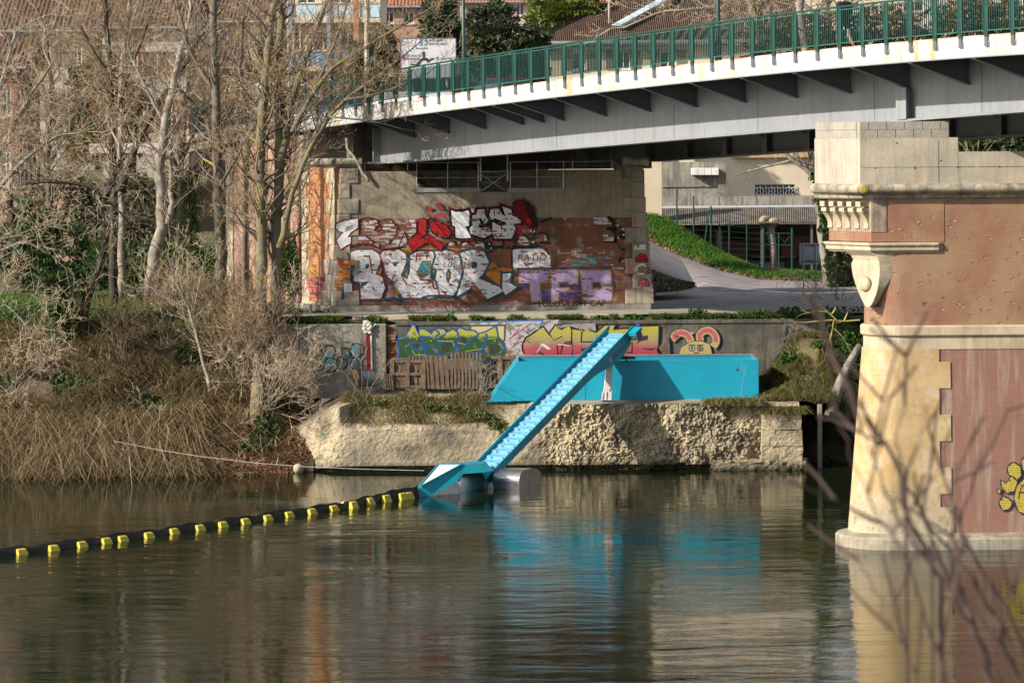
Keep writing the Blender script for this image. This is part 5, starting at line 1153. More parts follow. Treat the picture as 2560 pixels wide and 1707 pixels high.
# broken white and reddish under-layers
a = Art(ART, *Z5)
a.fill([(870, 160), (2000, 160), (2300, 420), (2330, 1260), (900, 1270)], paint('old_layers', (.40, .30, .28), .66)); a.base(*Z6)
a.fill([(280, 560), (420, 530), (680, 530), (790, 640), (810, 820), (560, 830), (280, 830)], WB); a.line([(275, 840), (270, 560), (420, 535), (620, 520), (720, 560), (790, 640)], .07, BLKF)
a.fill([(900, 560), (1500, 520), (1640, 700), (1600, 800), (900, 800)], paint('patchy_grey', (.38, .36, .34), .78)); a.fill([(1060, 690), (1560, 670), (1590, 800), (1090, 790)], TEALF)
a.fill([(1600, 760), (1850, 700), (1940, 900), (1700, 920)], paint('patchy_pink', (.5, .36, .36), .75))
a.done('faded_paint', ab, 'old broken layers of white and pink paint')
a = Art(ART - .045, *Z5)
# ZON.. : faded row with a clean first figure
for q in ([(915, 160), (1110, 160), (1125, 230), (1060, 290), (960, 270), (930, 220)], [(1140, 200), (1290, 170), (1360, 250), (1370, 370), (1250, 480), (1140, 400), (1190, 260)], [(750, 390), (960, 390), (1130, 470), (1135, 540), (880, 480), (740, 480)], [(1380, 300), (1470, 330), (1530, 470), (1400, 540), (1310, 530), (1300, 400)], [(1550, 160), (1640, 165), (1640, 330), (1540, 420)]): a.fill(q, WB2)
a.line([(745, 385), (940, 380), (1100, 480)], .045, BLKF); a.line([(880, 150), (1000, 130), (1110, 160), (1135, 260), (1080, 310)], .06, REDD); a.line([(1140, 250), (1200, 160), (1290, 150), (1370, 230), (1375, 350), (1300, 470)], .05, BLKF); a.line([(1400, 540), (1480, 330), (1560, 520)], .05, REDD); a.line([(1640, 150), (1650, 350)], .05, REDD); a.line([(820, 490), (1000, 490), (1180, 570), (1400, 540)], .06, REDD)
q2 = Art(AY - .058, *Z5); q2.shape([(845, 145), (845, 270), (745, 335), (700, 405), (750, 395), (745, 480), (610, 560), (555, 440), (655, 330), (590, 320), (545, 270), (560, 215), (655, 180)], WC, REDD, .045); q2.fill([(665, 300), (690, 255), (785, 232), (770, 262), (665, 312)], paint('bare_stone', (.30, .2, .16), .2, 'c')); q2.line([(665, 325), (785, 270)], .03, BLK)
q2.line([(865, 500), (700, 510), (620, 575)], .05, REDD)
q2.done('graffiti', ab, 'sharp white figure 2 edged in dark red')
# red letter in the gap, then the big white letters with black and red edges
a.base(*ZT)
a.shape([(255, 1085), (355, 1075), (355, 1280), (230, 1385), (380, 1300), (610, 1430), (560, 1505), (370, 1395), (180, 1520), (105, 1395), (255, 1275)], RED, BLK, .035)
a.shape([(410, 1130), (500, 1110), (620, 1160), (690, 1260), (670, 1330), (560, 1320), (460, 1270), (420, 1200)], RED, BLK, .05)
a.fill([(310, 900), (420, 990), (620, 990), (700, 1070), (640, 1120), (450, 1060), (350, 1080)], paint('red_mist', (.36, .05, .05), .62, 'c')); a.fill([(330, 930), (360, 890), (460, 930), (420, 1000)], REDF); a.fill([(480, 880), (560, 850), (620, 960), (540, 950)], REDF)
T_ = [(700, 960), (760, 985), (860, 980), (935, 960), (950, 1010), (940, 1170), (890, 1180), (970, 1335), (850, 1345), (760, 1330), (755, 1185), (715, 1160), (705, 1060)]
E_ = [(1060, 950), (1150, 945), (1160, 1020), (1205, 1100), (1160, 1150), (1100, 1060), (1070, 1080), (1110, 1150), (1060, 1180), (1130, 1200), (1230, 1185), (1255, 1280), (1190, 1310), (1150, 1340), (960, 1280), (950, 1210), (1000, 1150), (975, 1110), (990, 1030), (1040, 1025)]
X_ = [(1240, 950), (1340, 935), (1390, 1010), (1425, 1040), (1440, 1040), (1400, 910), (1520, 950), (1530, 1030), (1600, 1060), (1665, 1090), (1650, 1130), (1545, 1160), (1580, 1200), (1550, 1290), (1520, 1345), (1290, 1345), (1260, 1270), (1262, 1120), (1370, 1175), (1445, 1160), (1445, 1130), (1370, 1120), (1240, 1080), (1220, 1030)]
a.shape([(1545, 860), (1600, 820), (1690, 820), (1780, 880), (1830, 970), (1870, 1150), (1790, 1200), (1700, 1130), (1690, 1060), (1560, 1000)], REDD, BLK, .03)
a.fill([(1690, 825), (1775, 882), (1828, 972), (1866, 1148), (1795, 1190), (1740, 1010)], paint('near_black_red', (.035, .006, .01), .08)); a.fill([(1700, 1080), (1770, 1060), (1800, 1130), (1760, 1180)], RED); a.fill([(1800, 940), (1835, 870), (1838, 930), (1875, 935), (1830, 970)], REDD)
for q in (T_, E_, X_): a.line(q, .21, REDD, True)
for q in (T_, E_, X_): a.line(q, .13, BLK, True)
for q in (T_, E_, X_): a.fill(q, WC if q is T_ else WB)
a.fill([(1040, 1180), (1110, 1175), (1165, 1225)], BLK); a.fill([(1160, 1150), (1230, 1120), (1258, 1265), (1200, 1170)], BLK); a.fill([(1270, 1060), (1450, 1130), (1440, 1165), (1370, 1150), (1290, 1100)], BLK); a.fill([(965, 940), (1005, 930), (1015, 990), (985, 985)], WC)
a.line([(1285, 950), (1290, 1040)], .05, RED); a.line([(1385, 1150), (1390, 1225)], .06, RED); a.line([(1340, 1270), (1400, 1320)], .03, RED); a.line([(1400, 1270), (1310, 1360)], .03, RED); a.line([(1600, 1180), (1700, 1190), (1560, 1250), (1680, 1290)], .05, RED); a.line([(1590, 1040), (1660, 1110)], .06, RED)
a.done('graffiti', ab, 'white letters edged in black and red with a dark red balloon shape')
# black bubble arcs
a = Art(ART - .012, *ZT)
for q in ([(640, 1440), (670, 1390), (740, 1385), (780, 1440)], [(815, 1450), (860, 1390), (930, 1390), (980, 1470)], [(1000, 1440), (1060, 1380), (1150, 1400), (1190, 1500)], [(1590, 1420), (1610, 1340), (1690, 1300), (1760, 1360), (1780, 1440)], [(1880, 1400), (1900, 1290), (1960, 1270), (2010, 1310), (2030, 1400)]): a.fill(q + [q[0]], WB2); a.line(q, .085, BLKF, smooth_=1)
a.line([(1200, 1480), (1400, 1460), (1650, 1465), (1880, 1460)], .12, BLKF); a.line([(1200, 1390), (1215, 1540)], .30, BLKF); a.line([(1410, 1370), (1415, 1460)], .08, BLKF); a.line([(1570, 1370), (1575, 1460)], .08, BLKF); a.line([(1780, 1240), (1830, 1330), (1820, 1440)], .26, BLKF); a.line([(1850, 1200), (1950, 1110), (2080, 1070)], .11, BLKF, smooth_=1); a.line([(1900, 1400), (2050, 1400)], .1, BLKF)
for q in ((1220, 1420), (1245, 1480), (1785, 1240), (1830, 1250), (1820, 1395), (2250, 1080)): a.line([(q[0] - 10, q[1]), (q[0] + 10, q[1])], .055, WC)
a.base(*Z6); a.fill([(1520, 330), (1600, 300), (1650, 350), (1665, 450), (1510, 460)], WB2); a.fill([(1380, 130), (1560, 130), (1640, 230), (1640, 270), (1390, 210)], WB2)
a.line([(1580, 120), (1660, 190), (1680, 300), (1700, 400), (1670, 480)], .13, BLK, smooth_=1); a.line([(1555, 280), (1630, 280), (1670, 340)], .1, BLK, smooth_=1); a.line([(1700, 370), (1830, 380)], .3, BLKF); a.line([(1680, 220), (1740, 260)], .14, BLKF); a.line([(1680, 500), (1800, 580), (1790, 650), (1740, 730), (1830, 820)], .11, BLKF, smooth_=1); a.line([(1850, 820), (2000, 950)], .16, BLKF); a.line([(1510, 460), (1660, 465)], .06, BLK)
for q in ((1715, 240), (1790, 290), (1795, 365), (1725, 410)): a.line([(q[0] - 12, q[1]), (q[0] + 12, q[1])], .06, WC)
a.done('graffiti', ab, 'worn black bubble outlines across the upper brick')
# big white row with dark teal edges
a = Art(ART - .018, *Z5)
Bp = [(725, 610), (850, 575), (1040, 575), (1125, 625), (1160, 720), (1105, 905), (1190, 960), (1225, 1090), (1170, 1235), (890, 1240), (880, 1010), (790, 1000), (800, 790), (745, 780)]
Rp = [(1150, 640), (1200, 585), (1400, 570), (1490, 620), (1510, 720), (1430, 920), (1540, 1080), (1550, 1220), (1440, 1225), (1310, 1000), (1230, 900), (1200, 760)]
Ep = [(1560, 650), (1640, 605), (1790, 590), (1870, 600), (1900, 650), (1850, 800), (1830, 960), (1890, 990), (1960, 1200), (1830, 1225), (1570, 1220), (1540, 1080), (1450, 920), (1540, 760)]
Dp = [(1880, 600), (2060, 578), (2200, 625), (2285, 740), (2290, 900), (2220, 1080), (2140, 1200), (1980, 1210), (1920, 1000), (1900, 960), (1925, 830), (1850, 820), (1900, 660)]
a.fill([(700, 560), (2330, 545), (2330, 590), (700, 640)], ORG)
for q in (Bp, Rp, Ep, Dp): a.line(q, .17, TEAL, True)
for q in (Bp, Rp, Ep, Dp): a.line(q, .05, REDF, True)
for q in (Bp, Rp, Ep, Dp): a.fill(q, WB)
a.fill([(955, 755), (1000, 770), (990, 820), (945, 838)], TEAL); a.fill([(885, 1010), (990, 1005), (960, 1050), (885, 1080)], TEAL); a.fill([(1130, 780), (1205, 755), (1150, 930), (1085, 905)], TEAL); a.fill([(1140, 840), (1180, 800), (1150, 915), (1105, 900)], ORG); a.fill([(1310, 745), (1370, 740), (1385, 790), (1340, 800)], TEAL)
a.fill([(1280, 960), (1330, 1000), (1460, 1230), (1380, 1190)], TEAL); a.fill([(1330, 1040), (1350, 1040), (1420, 1180), (1390, 1170)], ORG); a.fill([(1510, 640), (1560, 640), (1555, 860), (1520, 970), (1430, 920), (1500, 840)], TEAL); a.fill([(1490, 900), (1530, 850), (1515, 950)], ORG)
a.fill([(1640, 880), (1720, 720), (1850, 720), (1830, 900), (1700, 990)], TEALF); a.line([(1690, 860), (1700, 980), (1860, 985), (1880, 1100)], .06, REDF); a.line([(1640, 740), (1650, 620), (1790, 620), (1780, 700)], .05, REDF); a.line([(1880, 600), (1900, 650), (1855, 800), (1840, 930)], .06, TEAL); a.fill([(1845, 850), (1925, 830), (1905, 965), (1850, 950)], TEAL); a.fill([(1865, 860), (1890, 855), (1885, 895)], ORG)
a.fill([(2080, 825), (2115, 880), (2110, 950), (2075, 1030), (2050, 960), (2050, 890)], TEAL); a.fill([(2075, 870), (2095, 900), (2085, 965), (2068, 940)], ORG); a.fill([(2240, 1040), (2240, 1200), (2145, 1205)], TEAL); a.line([(1160, 700), (1200, 1000), (1225, 1090), (1170, 1235)], .05, REDD)
a.line([(1150, 1245), (1350, 1240), (1450, 1270)], .10, TEAL); a.line([(1720, 1220), (1820, 1200), (2000, 1195), (2200, 1210)], .07, TEAL)
for q in ([(1240, 690), (1290, 740)], [(1000, 640), (1040, 900)], [(1200, 950), (1300, 1000), (1350, 900)], [(1450, 940), (1500, 1030), (1630, 1080)]): a.line(q, .04, REDF)
a.base(*Z2)
R2 = [(822, 197), (900, 177), (985, 190), (1018, 260), (980, 340), (945, 372), (1090, 430), (1112, 462), (1010, 512), (905, 392), (890, 440), (800, 492), (850, 330), (838, 250)]
C2 = [(1112, 340), (1170, 337), (1152, 400), (1208, 432), (1132, 485), (1110, 450)]
a.line([(1060, 320), (1100, 300), (1170, 315), (1180, 350)], .10, ORG); a.fill([(1030, 260), (1110, 310), (1180, 330), (1090, 420), (990, 340)], ORG)
for q in (R2, C2): a.line(q, .17, TEAL, True)
for q in (R2, C2): a.fill(q, WB)
a.fill([(905, 255), (940, 265), (935, 300), (900, 303)], TEAL); a.fill([(897, 390), (1005, 515), (985, 500), (900, 440)], ORG)
# the quoins at the left: orange and teal
a.done('graffiti', ab, 'large white letters with dark teal edges and orange filling')
a = Art(AY - .058, *Z5); a.fill([(660, 730), (770, 690), (800, 830), (720, 980), (560, 970), (590, 830)], ORG); a.fill([(690, 600), (740, 780), (810, 790), (730, 990), (640, 990), (640, 1110), (610, 1260), (660, 1230), (640, 1000), (735, 985), (745, 780), (720, 610)], TEAL); a.fill([(550, 660), (650, 690), (640, 830), (570, 780)], REDF); a.fill([(550, 1000), (640, 985), (620, 1110), (550, 1120)], ORG); a.fill([(660, 1040), (765, 1030), (765, 1140), (655, 1150)], WC)
a.done('graffiti', ab, 'orange and teal strokes on the left corner stones')
a = Art(ART - .008, *Z6)
a.fill([(340, 815), (1640, 805), (1680, 1060), (1640, 1275), (840, 1275), (540, 1270), (520, 1130), (420, 1130), (340, 1020)], PUR)
Tp = [(370, 855), (775, 855), (775, 1005), (650, 1015), (665, 1275), (545, 1275), (525, 1010), (375, 1010)]
Fp = [(805, 855), (1170, 850), (1165, 1035), (1060, 1035), (1055, 995), (905, 1005), (905, 1100), (1040, 1095), (1035, 1130), (905, 1135), (900, 1268), (825, 1268)]
Cp = [(1215, 855), (1610, 850), (1615, 1030), (1500, 1040), (1480, 1000), (1355, 1005), (1365, 1110), (1500, 1110), (1510, 1080), (1635, 1080), (1630, 1268), (1250, 1268)]
for q in (Tp, Fp, Cp): a.line(q, .075, YLW, True); a.line(q, .03, BLK, True); a.fill(q, LIL)
a.done('graffiti', ab, 'square lilac letters TFC with yellow edges on dark purple')
QY_ = AY - .058
a = Art(QY_ , *Z6)
for cx, cy, w, h in ((2045, 735, 80, 105), (2075, 1065, 75, 100)):
    q = [(cx + w * math.cos(math.pi * k / 10), cy - h * math.sin(math.pi * k / 10)) for k in range(11)]; a.line(q, .05, BLK, True); a.fill(q, PINKP if cy > 900 else RED)
    for k in (-1, 0, 1): a.line([(cx + k * 45 + 24 * math.cos(math.pi * j / 6), cy - 42 * math.sin(math.pi * j / 6)) for j in range(7)], .018, BLK)
a.fill([(1935, 570), (1955, 500), (2095, 500), (2110, 565)], paint('white_smear', (.6, .6, .63), .5, 'c')); a.line([(2100, 800), (2060, 770), (1985, 800), (1970, 860), (2010, 900), (2090, 890)], .06, paint('white_tag', (.6, .6, .63), .3, 'c'), smooth_=1); a.line([(2160, 930), (2200, 1080)], .04, paint('blue_tag', (.06, .10, .30), .4, 'c'))
a.line([(1855, 740), (1930, 900)], .05, PINKP); a.line([(1930, 770), (1850, 910)], .05, PINKP)
a.done('graffiti', ab, 'red domes and white scrawls on the right-hand stones')
a = Art(0); a.Y = AY
# tags in hand lettering
for s_, x, y, h, m_, sx in (('TOLOSA FAT CAP', 1341, 766, 15, BLK, 1.0), ('.BADRUNYON.', 1046, 769, 13, REDF, 1.0), ('NY THISCHI', 1198, 768, 12, LILF, .92), ('LA', 1008, 769, 13, REDF, 1.2), ('CAN', 1154, 769, 11, REDF, 1.0)): text(s_, x, y, h, AY, m_, ab, 'tag', .15, sx, off=.135)
for s_, x, y, h, m_, sx in (('RATIO', 1293, 652, 16, REDF, 1.1), ('MORTZ', 1096, 645, 11, REDF, .9), ('LIL_END', 1108, 667, 12, REDF, 1.3), ('BADR', 960, 640, 9, REDF, 1.1), ('ICE', 1596, 683, 15, REDF, 1.0)): text(s_, x, y, h, AY, m_, ab, 'tag', .1, sx, off=.145 if s_ != 'ICE' else .1)
# sprayed colours on the orange flank panel
b = MB()
for s0, s1, y0, y1, k in ((.75, 3.0, 690, 745, 0), (.95, 2.2, 700, 735, 1), (.2, .7, 640, 720, 2), (.15, .85, 715, 752, 3), (1.6, 2.8, 660, 700, 1)):
    z0, z1 = az(y1), az(y0); o = .012 + .004 * k; 
    if s0 < .9: o += .035
    b.poly([fl(s0, z0, o), fl(s0, z1 * .3 + z0 * .7, o), fl(s0 + .2, z1, o), fl(s1 - .25, z1 - .15, o), fl(s1, z0 + .2, o), fl(s1 - .1, z0, o)], k)
b.build('graffiti', [paint('flank_pink', (.55, .16, .19), .55), paint('flank_orange', (.60, .27, .05), .5), paint('flank_blue', (.16, .18, .42), .6), paint('flank_lilac', (.50, .40, .55), .5)], ab, label='washed pink and orange spray on the flank')
# ---- lower wall
LW = WY - .052
def cpaint(nm, c, wear=.28, grad=None): return paint('wall_' + nm, c, wear, 'c', grad)
def zat(y): return P(1300, y, WY).z
KB, KBL = cpaint('black', (.02, .02, .024), .12), cpaint('blue_line', (.02, .07, .26), .2)
GRY = cpaint('green', (.035, .12, .035), .34, (zat(846), zat(836), (.50, .50, .06)))
PNK = cpaint('pink', (.48, .07, .10), .22, (zat(868), zat(856), (.46, .40, .20))); PNK2 = cpaint('yellow', (.46, .40, .20), .2, (zat(846), zat(826), (.58, .50, .05))); 
def gradmat():
    t = NT('paint_wall_pink_to_yellow'); v = t.coord(); s = t.n('SeparateXYZ'); t.l(v, s.inputs[0]); z = t.math('ADD', s.outputs[2], t.math('MULTIPLY', t.math('SUBTRACT', t.noise(v, 2.5, 4), .5), .4))
    mr = t.n('MapRange'); t.l(z, mr.inputs[0]); mr.inputs[1].default_value = zat(893); mr.inputs[2].default_value = zat(815); r = t.n('ValToRGB'); t.l(mr.outputs[0], r.inputs[0]); e = r.color_ramp.elements
    e[0].position = 0; e[0].color = (.36, .03, .065, 1); e[1].position = 1; e[1].color = (.42, .37, .04, 1)
    for p_, c_ in ((.30, (.36, .085, .10)), (.42, (.33, .19, .125)), (.55, (.32, .275, .14)), (.72, (.38, .33, .08))): q = e.new(p_); q.color = (*c_, 1)
    col = t.mix(t.ramp(t.noise(v, 5, 7, .7), .63, .68), r.outputs[0], (.22, .19, .16)); col = t.mix(.5, col, t.ramp(t.noise(v, 20, 4, .7), .2, .8, (.6, .6, .6), (1.3, 1.3, 1.3)), 'MULTIPLY'); return t.done(col, .8, 0, .2)
PY_ = gradmat()
L1 = (790, 770, 4.519); L2 = (1240, 770, 4.519)
a = Art(LW, *L1)
# pale tagged panel and framed yellow notice
a.fill([(1740, 160), (2750, 130), (2640, 330), (2450, 560), (1760, 560)], cpaint('pale_panel', (.42, .40, .42), .5)); a.line([(1740, 160), (2440, 140), (2560, 140), (2500, 280)], .05, cpaint('blue_edge', (.05, .14, .36), .3)); a.fill([(1730, 190), (2150, 185), (2140, 375), (1900, 370), (1730, 300)], cpaint('brown', (.10, .06, .04), .3)); a.fill([(1755, 210), (2125, 205), (2120, 360), (1760, 330)], cpaint('straw', (.48, .42, .22), .3))
for q in ([(2190, 230), (2290, 260)], [(2210, 330), (2300, 230)], [(2240, 290), (2290, 290), (2300, 340), (2240, 345)], [(2190, 460), (2300, 390)], [(2310, 420), (2440, 330)], [(2160, 480), (2200, 540)], [(2330, 240), (2400, 290)], [(2240, 200), (2330, 190)], [(2190, 410), (2330, 380)]): a.line(q, .022, KB if rnd.random() < .5 else cpaint('red_scrawl', (.38, .05, .05), .2))
a.line([(2180, 350), (2430, 170)], .03, cpaint('red_scrawl2', (.38, .05, .05), .2)); a.line([(2220, 440), (2330, 310), (2420, 400)], .02, KB)
gp = [(940, 330), (1012, 325), (1100, 185), (1170, 330), (1170, 235), (1235, 250), (1310, 300), (1340, 240), (1440, 240), (1470, 285), (1550, 245), (1590, 280), (1620, 225), (1690, 255), (1790, 262), (1830, 300), (1915, 275), (2030, 215), (2052, 330), (2120, 400), (2125, 465), (2150, 535), (1990, 600), (1880, 590), (1700, 520), (1500, 530), (1240, 530), (1120, 540), (1080, 570), (940, 580), (955, 450), (930, 430), (930, 370)]
GP = paint('wall_green_grad', (.025, .075, .025), .36, 'c', (zat(844), zat(834), (.36, .36, .045)))
a.line(gp, .11, KBL, True); a.fill(gp, GP)
for q in ([(1010, 330), (1090, 450), (1080, 560)], [(1190, 330), (1230, 430), (1245, 525)], [(1170, 320), (1300, 330)], [(1330, 240), (1390, 280), (1350, 330), (1380, 380), (1540, 380), (1580, 430), (1570, 500)], [(1240, 430), (1330, 440), (1400, 530)], [(1470, 290), (1400, 330)], [(1600, 270), (1620, 400), (1600, 500)], [(1680, 430), (1760, 350), (1840, 300)], [(1700, 510), (1880, 470), (1930, 290)], [(1930, 350), (1880, 480), (1950, 560)], [(1110, 390), (1200, 420), (1230, 520)], [(1080, 470), (1170, 480)]): a.line(q, .065, KBL, smooth_=1)
DKG = cpaint('dark_patch', (.035, .04, .03), .35)
for q in ([(1090, 395), (1165, 400), (1160, 440), (1090, 430)], [(1430, 440), (1510, 450), (1480, 495), (1430, 490)], [(1640, 320), (1690, 330), (1680, 400), (1630, 400)], [(1420, 395), (1550, 390), (1550, 430), (1420, 430)], [(1960, 410), (2050, 420), (2060, 500), (1960, 510)]): a.fill(q, DKG)
YG = cpaint('lime_line', (.34, .42, .07), .2)
for q in ([(1380, 370), (1545, 375), (1560, 440)], [(1090, 480), (1120, 530), (1240, 528)], [(1690, 490), (1870, 460)], [(1935, 345), (2040, 345)], [(1600, 390), (1690, 410)]): a.line(q, .022, YG)
for q in ((1065, 335), (1300, 370), (1500, 300), (1575, 300), (1740, 300), (2020, 370), (1140, 350), (1850, 345)): a.line([(q[0] - 7, q[1]), (q[0] + 7, q[1])], .05, YG)
a.done('graffiti', rw, 'spiky green and yellow letters with blue edges')
a = Art(LW, *L2); PU = cpaint('dark_plum', (.055, .03, .045), .1)
O1 = [(345, 340), (440, 280), (530, 215), (590, 290), (690, 410), (700, 570), (560, 580), (330, 530), (305, 460), (310, 400)]
U1 = [(610, 290), (670, 200), (740, 250), (830, 195), (850, 260), (850, 400), (870, 500), (840, 555), (720, 560), (690, 420)]
T1 = [(860, 240), (960, 255), (980, 200), (1060, 260), (1120, 280), (1160, 270), (1100, 400), (970, 470), (960, 560), (870, 560)]
E1 = [(1160, 260), (1230, 200), (1340, 195), (1320, 250), (1480, 235), (1540, 300), (1530, 560), (1100, 570), (1120, 400)]
R1 = [(1570, 215), (1835, 205), (1830, 430), (1810, 470), (1840, 535), (1500, 560), (1545, 460), (1535, 260)]
for q in (O1, U1, T1, E1, R1): a.line(q, .11, KB, True)
for q in (O1, U1, T1, E1, R1): a.fill(q, PY_)
a.fill([(440, 480), (520, 500), (610, 570), (560, 575), (500, 520)], PU); a.fill([(530, 205), (610, 280), (600, 310), (560, 260)], PU); a.fill([(740, 410), (770, 405), (740, 510), (720, 540)], PU); a.fill([(650, 370), (740, 315), (760, 318), (680, 345)], KB); a.fill([(865, 450), (875, 540), (840, 550)], PU); a.fill([(970, 215), (1005, 250), (990, 265), (970, 255)], PU); a.fill([(1640, 315), (1720, 308), (1710, 360), (1630, 375), (1580, 410)], PU); a.fill([(1650, 450), (1740, 460), (1815, 450), (1760, 480), (1680, 465)], KB); a.fill([(960, 440), (1000, 470), (960, 470)], PU)
for q in ([(690, 400), (700, 570)], [(855, 260), (850, 400), (720, 420)], [(970, 260), (960, 380), (1100, 380)], [(1535, 380), (1535, 500), (1480, 500)], [(770, 390), (860, 375)]): a.line(q, .04, KB)
a.fill([(500, 410), (540, 400), (620, 460), (590, 470)], cpaint('white_scuff', (.6, .6, .62), .4)); a.line([(460, 500), (520, 420)], .03, cpaint('white_scuff2', (.6, .6, .62), .3)); a.line([(690, 410), (760, 415), (830, 425)], .03, cpaint('white_scuff3', (.6, .6, .62), .3))
a.fill([(1575, 200), (1600, 150), (1628, 205)], cpaint('blue_mark', (.09, .09, .28), .3)); a.fill([(660, 195), (900, 180), (1120, 170), (1130, 260), (950, 240), (830, 200), (700, 240)], cpaint('grey_scrawl', (.30, .28, .28), .5))
a.fill([(1840, 450), (1900, 340), (1945, 265), (1960, 380), (1970, 520), (1890, 525)], cpaint('bare_patch', (.16, .10, .07), .5))
for k in range(7): a.line([(1850 + 12 * k, 520 - 28 * k), (1965, 520 - 30 * k)], .02, KB)
a.done('graffiti', rw, 'round pink and yellow letters with black edges')
a = Art(LW, 1600, 770, 2.583); TAN, ROSE, GYL = cpaint('tan', (.42, .34, .15), .3), cpaint('rose', (.46, .10, .13), .3), cpaint('grey_edge', (.05, .06, .06), .3)
for q in ([(240, 205), (222, 180), (260, 160), (300, 170), (325, 205), (330, 245)], [(390, 215), (385, 175), (410, 150), (450, 145), (485, 180), (490, 220), (470, 250)]): a.line(q, .32, GYL, smooth_=1); a.line(q, .26, TAN, smooth_=1); a.line(q[:-1], .15, ROSE, smooth_=1)
q = [(265, 255), (300, 235), (335, 215), (400, 215), (450, 235), (465, 300), (465, 330), (258, 330), (255, 290)]; a.line(q, .05, GYL, True); a.fill(q, TAN)
for cx in (335, 388): a.fill([(cx + 20 * math.cos(k * .524), 262 + 17 * math.sin(k * .524)) for k in range(12)], cpaint('grey_eye', (.33, .35, .37), .2) if cx < 350 else cpaint('brown_eye', (.28, .2, .1), .2)); a.line([(cx + 20 * math.cos(k * .524), 262 + 17 * math.sin(k * .524)) for k in range(12)], .03, GYL, True); a.line([(cx - 5, 262), (cx + 5, 262)], .09, KB); a.line([(cx - 22, 240), (cx + 22, 238)], .035, GYL)
a.fill([(347, 285), (380, 285), (378, 305), (350, 305)], GYL); a.fill([(352, 290), (374, 290), (372, 304), (355, 304)], ROSE); a.fill([(320, 155), (345, 150), (348, 168), (328, 170)], cpaint('small_pink', (.4, .25, .33), .5))
a.base(1700, 560, 2.735)
for q in ([(700, 700), (740, 690), (800, 720), (820, 700)], [(720, 690), (690, 800)], [(800, 700), (790, 820)], [(720, 790), (760, 830), (800, 800)], [(740, 720), (770, 720)]): a.line(q, .05, cpaint('faint_red', (.20, .06, .07), .45))
for q in ([(700, 780), (800, 770)], [(750, 760), (760, 840)], [(720, 670), (700, 740)], [(690, 880), (720, 870)], [(800, 790), (830, 760)]): a.line(q, .05, cpaint('faint_blue', (.05, .14, .22), .45))
a.done('graffiti', rw, 'tan face with two pink curled horns')
a = Art(WY - .125, *L1); BL = cpaint('sky_blue', (.06, .28, .40), .62); OLB = cpaint('dark_edge', (.025, .03, .03), .35)
for q in ([(70, 460), (150, 420), (210, 460), (200, 540), (120, 620), (60, 600)], [(80, 620), (150, 560), (230, 590), (240, 680), (190, 720), (90, 700), (60, 660)], [(250, 560), (330, 560), (350, 640), (300, 690), (240, 660)], [(300, 460), (380, 470), (370, 560), (310, 580)], [(400, 430), (460, 400), (530, 430), (535, 500), (480, 550), (410, 560)], [(410, 570), (490, 560), (520, 620), (510, 690), (430, 700), (390, 650)]): a.line(q, .05, OLB, True, 1); a.fill(q, BL)
a.done('graffiti', rw, 'rounded sky blue letters on the older grey segment')
text('DA', 790 + 365 / 4.519, 770 + 782 / 4.519, 7, WY - .12, KB, rw, 'tag')
# ---- pier: yellow flower-like shapes at the right edge
a = Art(YC - 1.115, 1700, 1130, 2.717); PYL = paint('pier_yellow', (.50, .40, .06), .25); PBL = paint('pier_navy', (.03, .03, .10), .15)
for q in ([(2225, 105), (2265, 70), (2310, 100), (2315, 160), (2285, 190), (2235, 150)], [(2180, 190), (2215, 215), (2250, 165), (2290, 200), (2270, 260), (2220, 275), (2190, 240)], [(2170, 340), (2195, 300), (2235, 320), (2255, 345), (2235, 385), (2190, 390)], [(2155, 258), (2170, 250), (2178, 268), (2165, 280)], [(2270, 310), (2290, 230), (2350, 170), (2480, 160), (2560, 250), (2540, 400), (2400, 440), (2300, 400)], [(2320, 60), (2360, 20), (2450, 30), (2470, 110), (2400, 150), (2330, 120)]): a.line(q, .045, PBL, True, 1); a.fill(q, PYL)
a.line([(2300, 320), (2320, 240), (2400, 200), (2500, 230)], .03, PBL, smooth_=1)
a.done('graffiti', pi_, 'yellow drop and petal shapes with navy edges')
# ------------------------------------------------------------------ things on the quay
WOOD = M('grey_pallet_wood', (.165, .115, .078), (.10, .07, .045), 5, .9, grain=.15, streak=(.09, .06, .04), sfac=.5); WOOD_L = M('fresh_pallet_wood', (.36, .25, .14), (.26, .17, .10), 5, .9, grain=.12)
def pallet(lab, x0, y0, x1, y1, nb, face, Y, lean=.22, rot=0.0, m=WOOD, gap=.36):
    """stood on edge against the wall: pixel box of its face"""
    a, c = P(x0, y1, Y), P(x1, y0, Y + lean); w, h = c.x - a.x, c.z - a.z
    t = thing('pallet', lab, 'pallet', a, 'wooden pallets leaning on the graffiti wall'); up = Vector((rot, lean, h)); ux = Vector((w, 0, -.02)); nn = ux.cross(up).normalized()
    if nn.y > 0: nn = -nn
    def plank(u0, u1, v0, v1, d0, d1, nm, q=None):
        b = MB(); b.obox(a + ux * u0 + up * v0 + nn * d0, ux * (u1 - u0), up * (v1 - v0), nn * (d1 - d0)); b.build(nm, m, t, bevel=.004)
    pw = (1 - gap) / nb
    for i in range(nb):
        u = i * (pw + gap / (nb - 1)); plank(u, u + pw, rnd.uniform(0, .012), 1 - rnd.uniform(0, .012), .09 if face else -.0, .112 if face else .022, 'slat')
    for v in (.02, .45, .88): plank(0, 1, v, v + .10, .0 if face else .025, .088 if face else .10, 'stringer')
    if not face:
        for u in (.0, .43, .88): plank(u, u + .12, 0, 1, .102, .124, 'runner')
    return t
pallet('open-backed pallet with runners and stringers, leftmost of the big ones', 975, 898, 1064, 972, 9, 0, 115.3); pallet('grey pallet of five broad boards leaning slightly left', 1066, 888, 1124, 973, 5, 1, 115.35, .2, -.08, gap=.22)
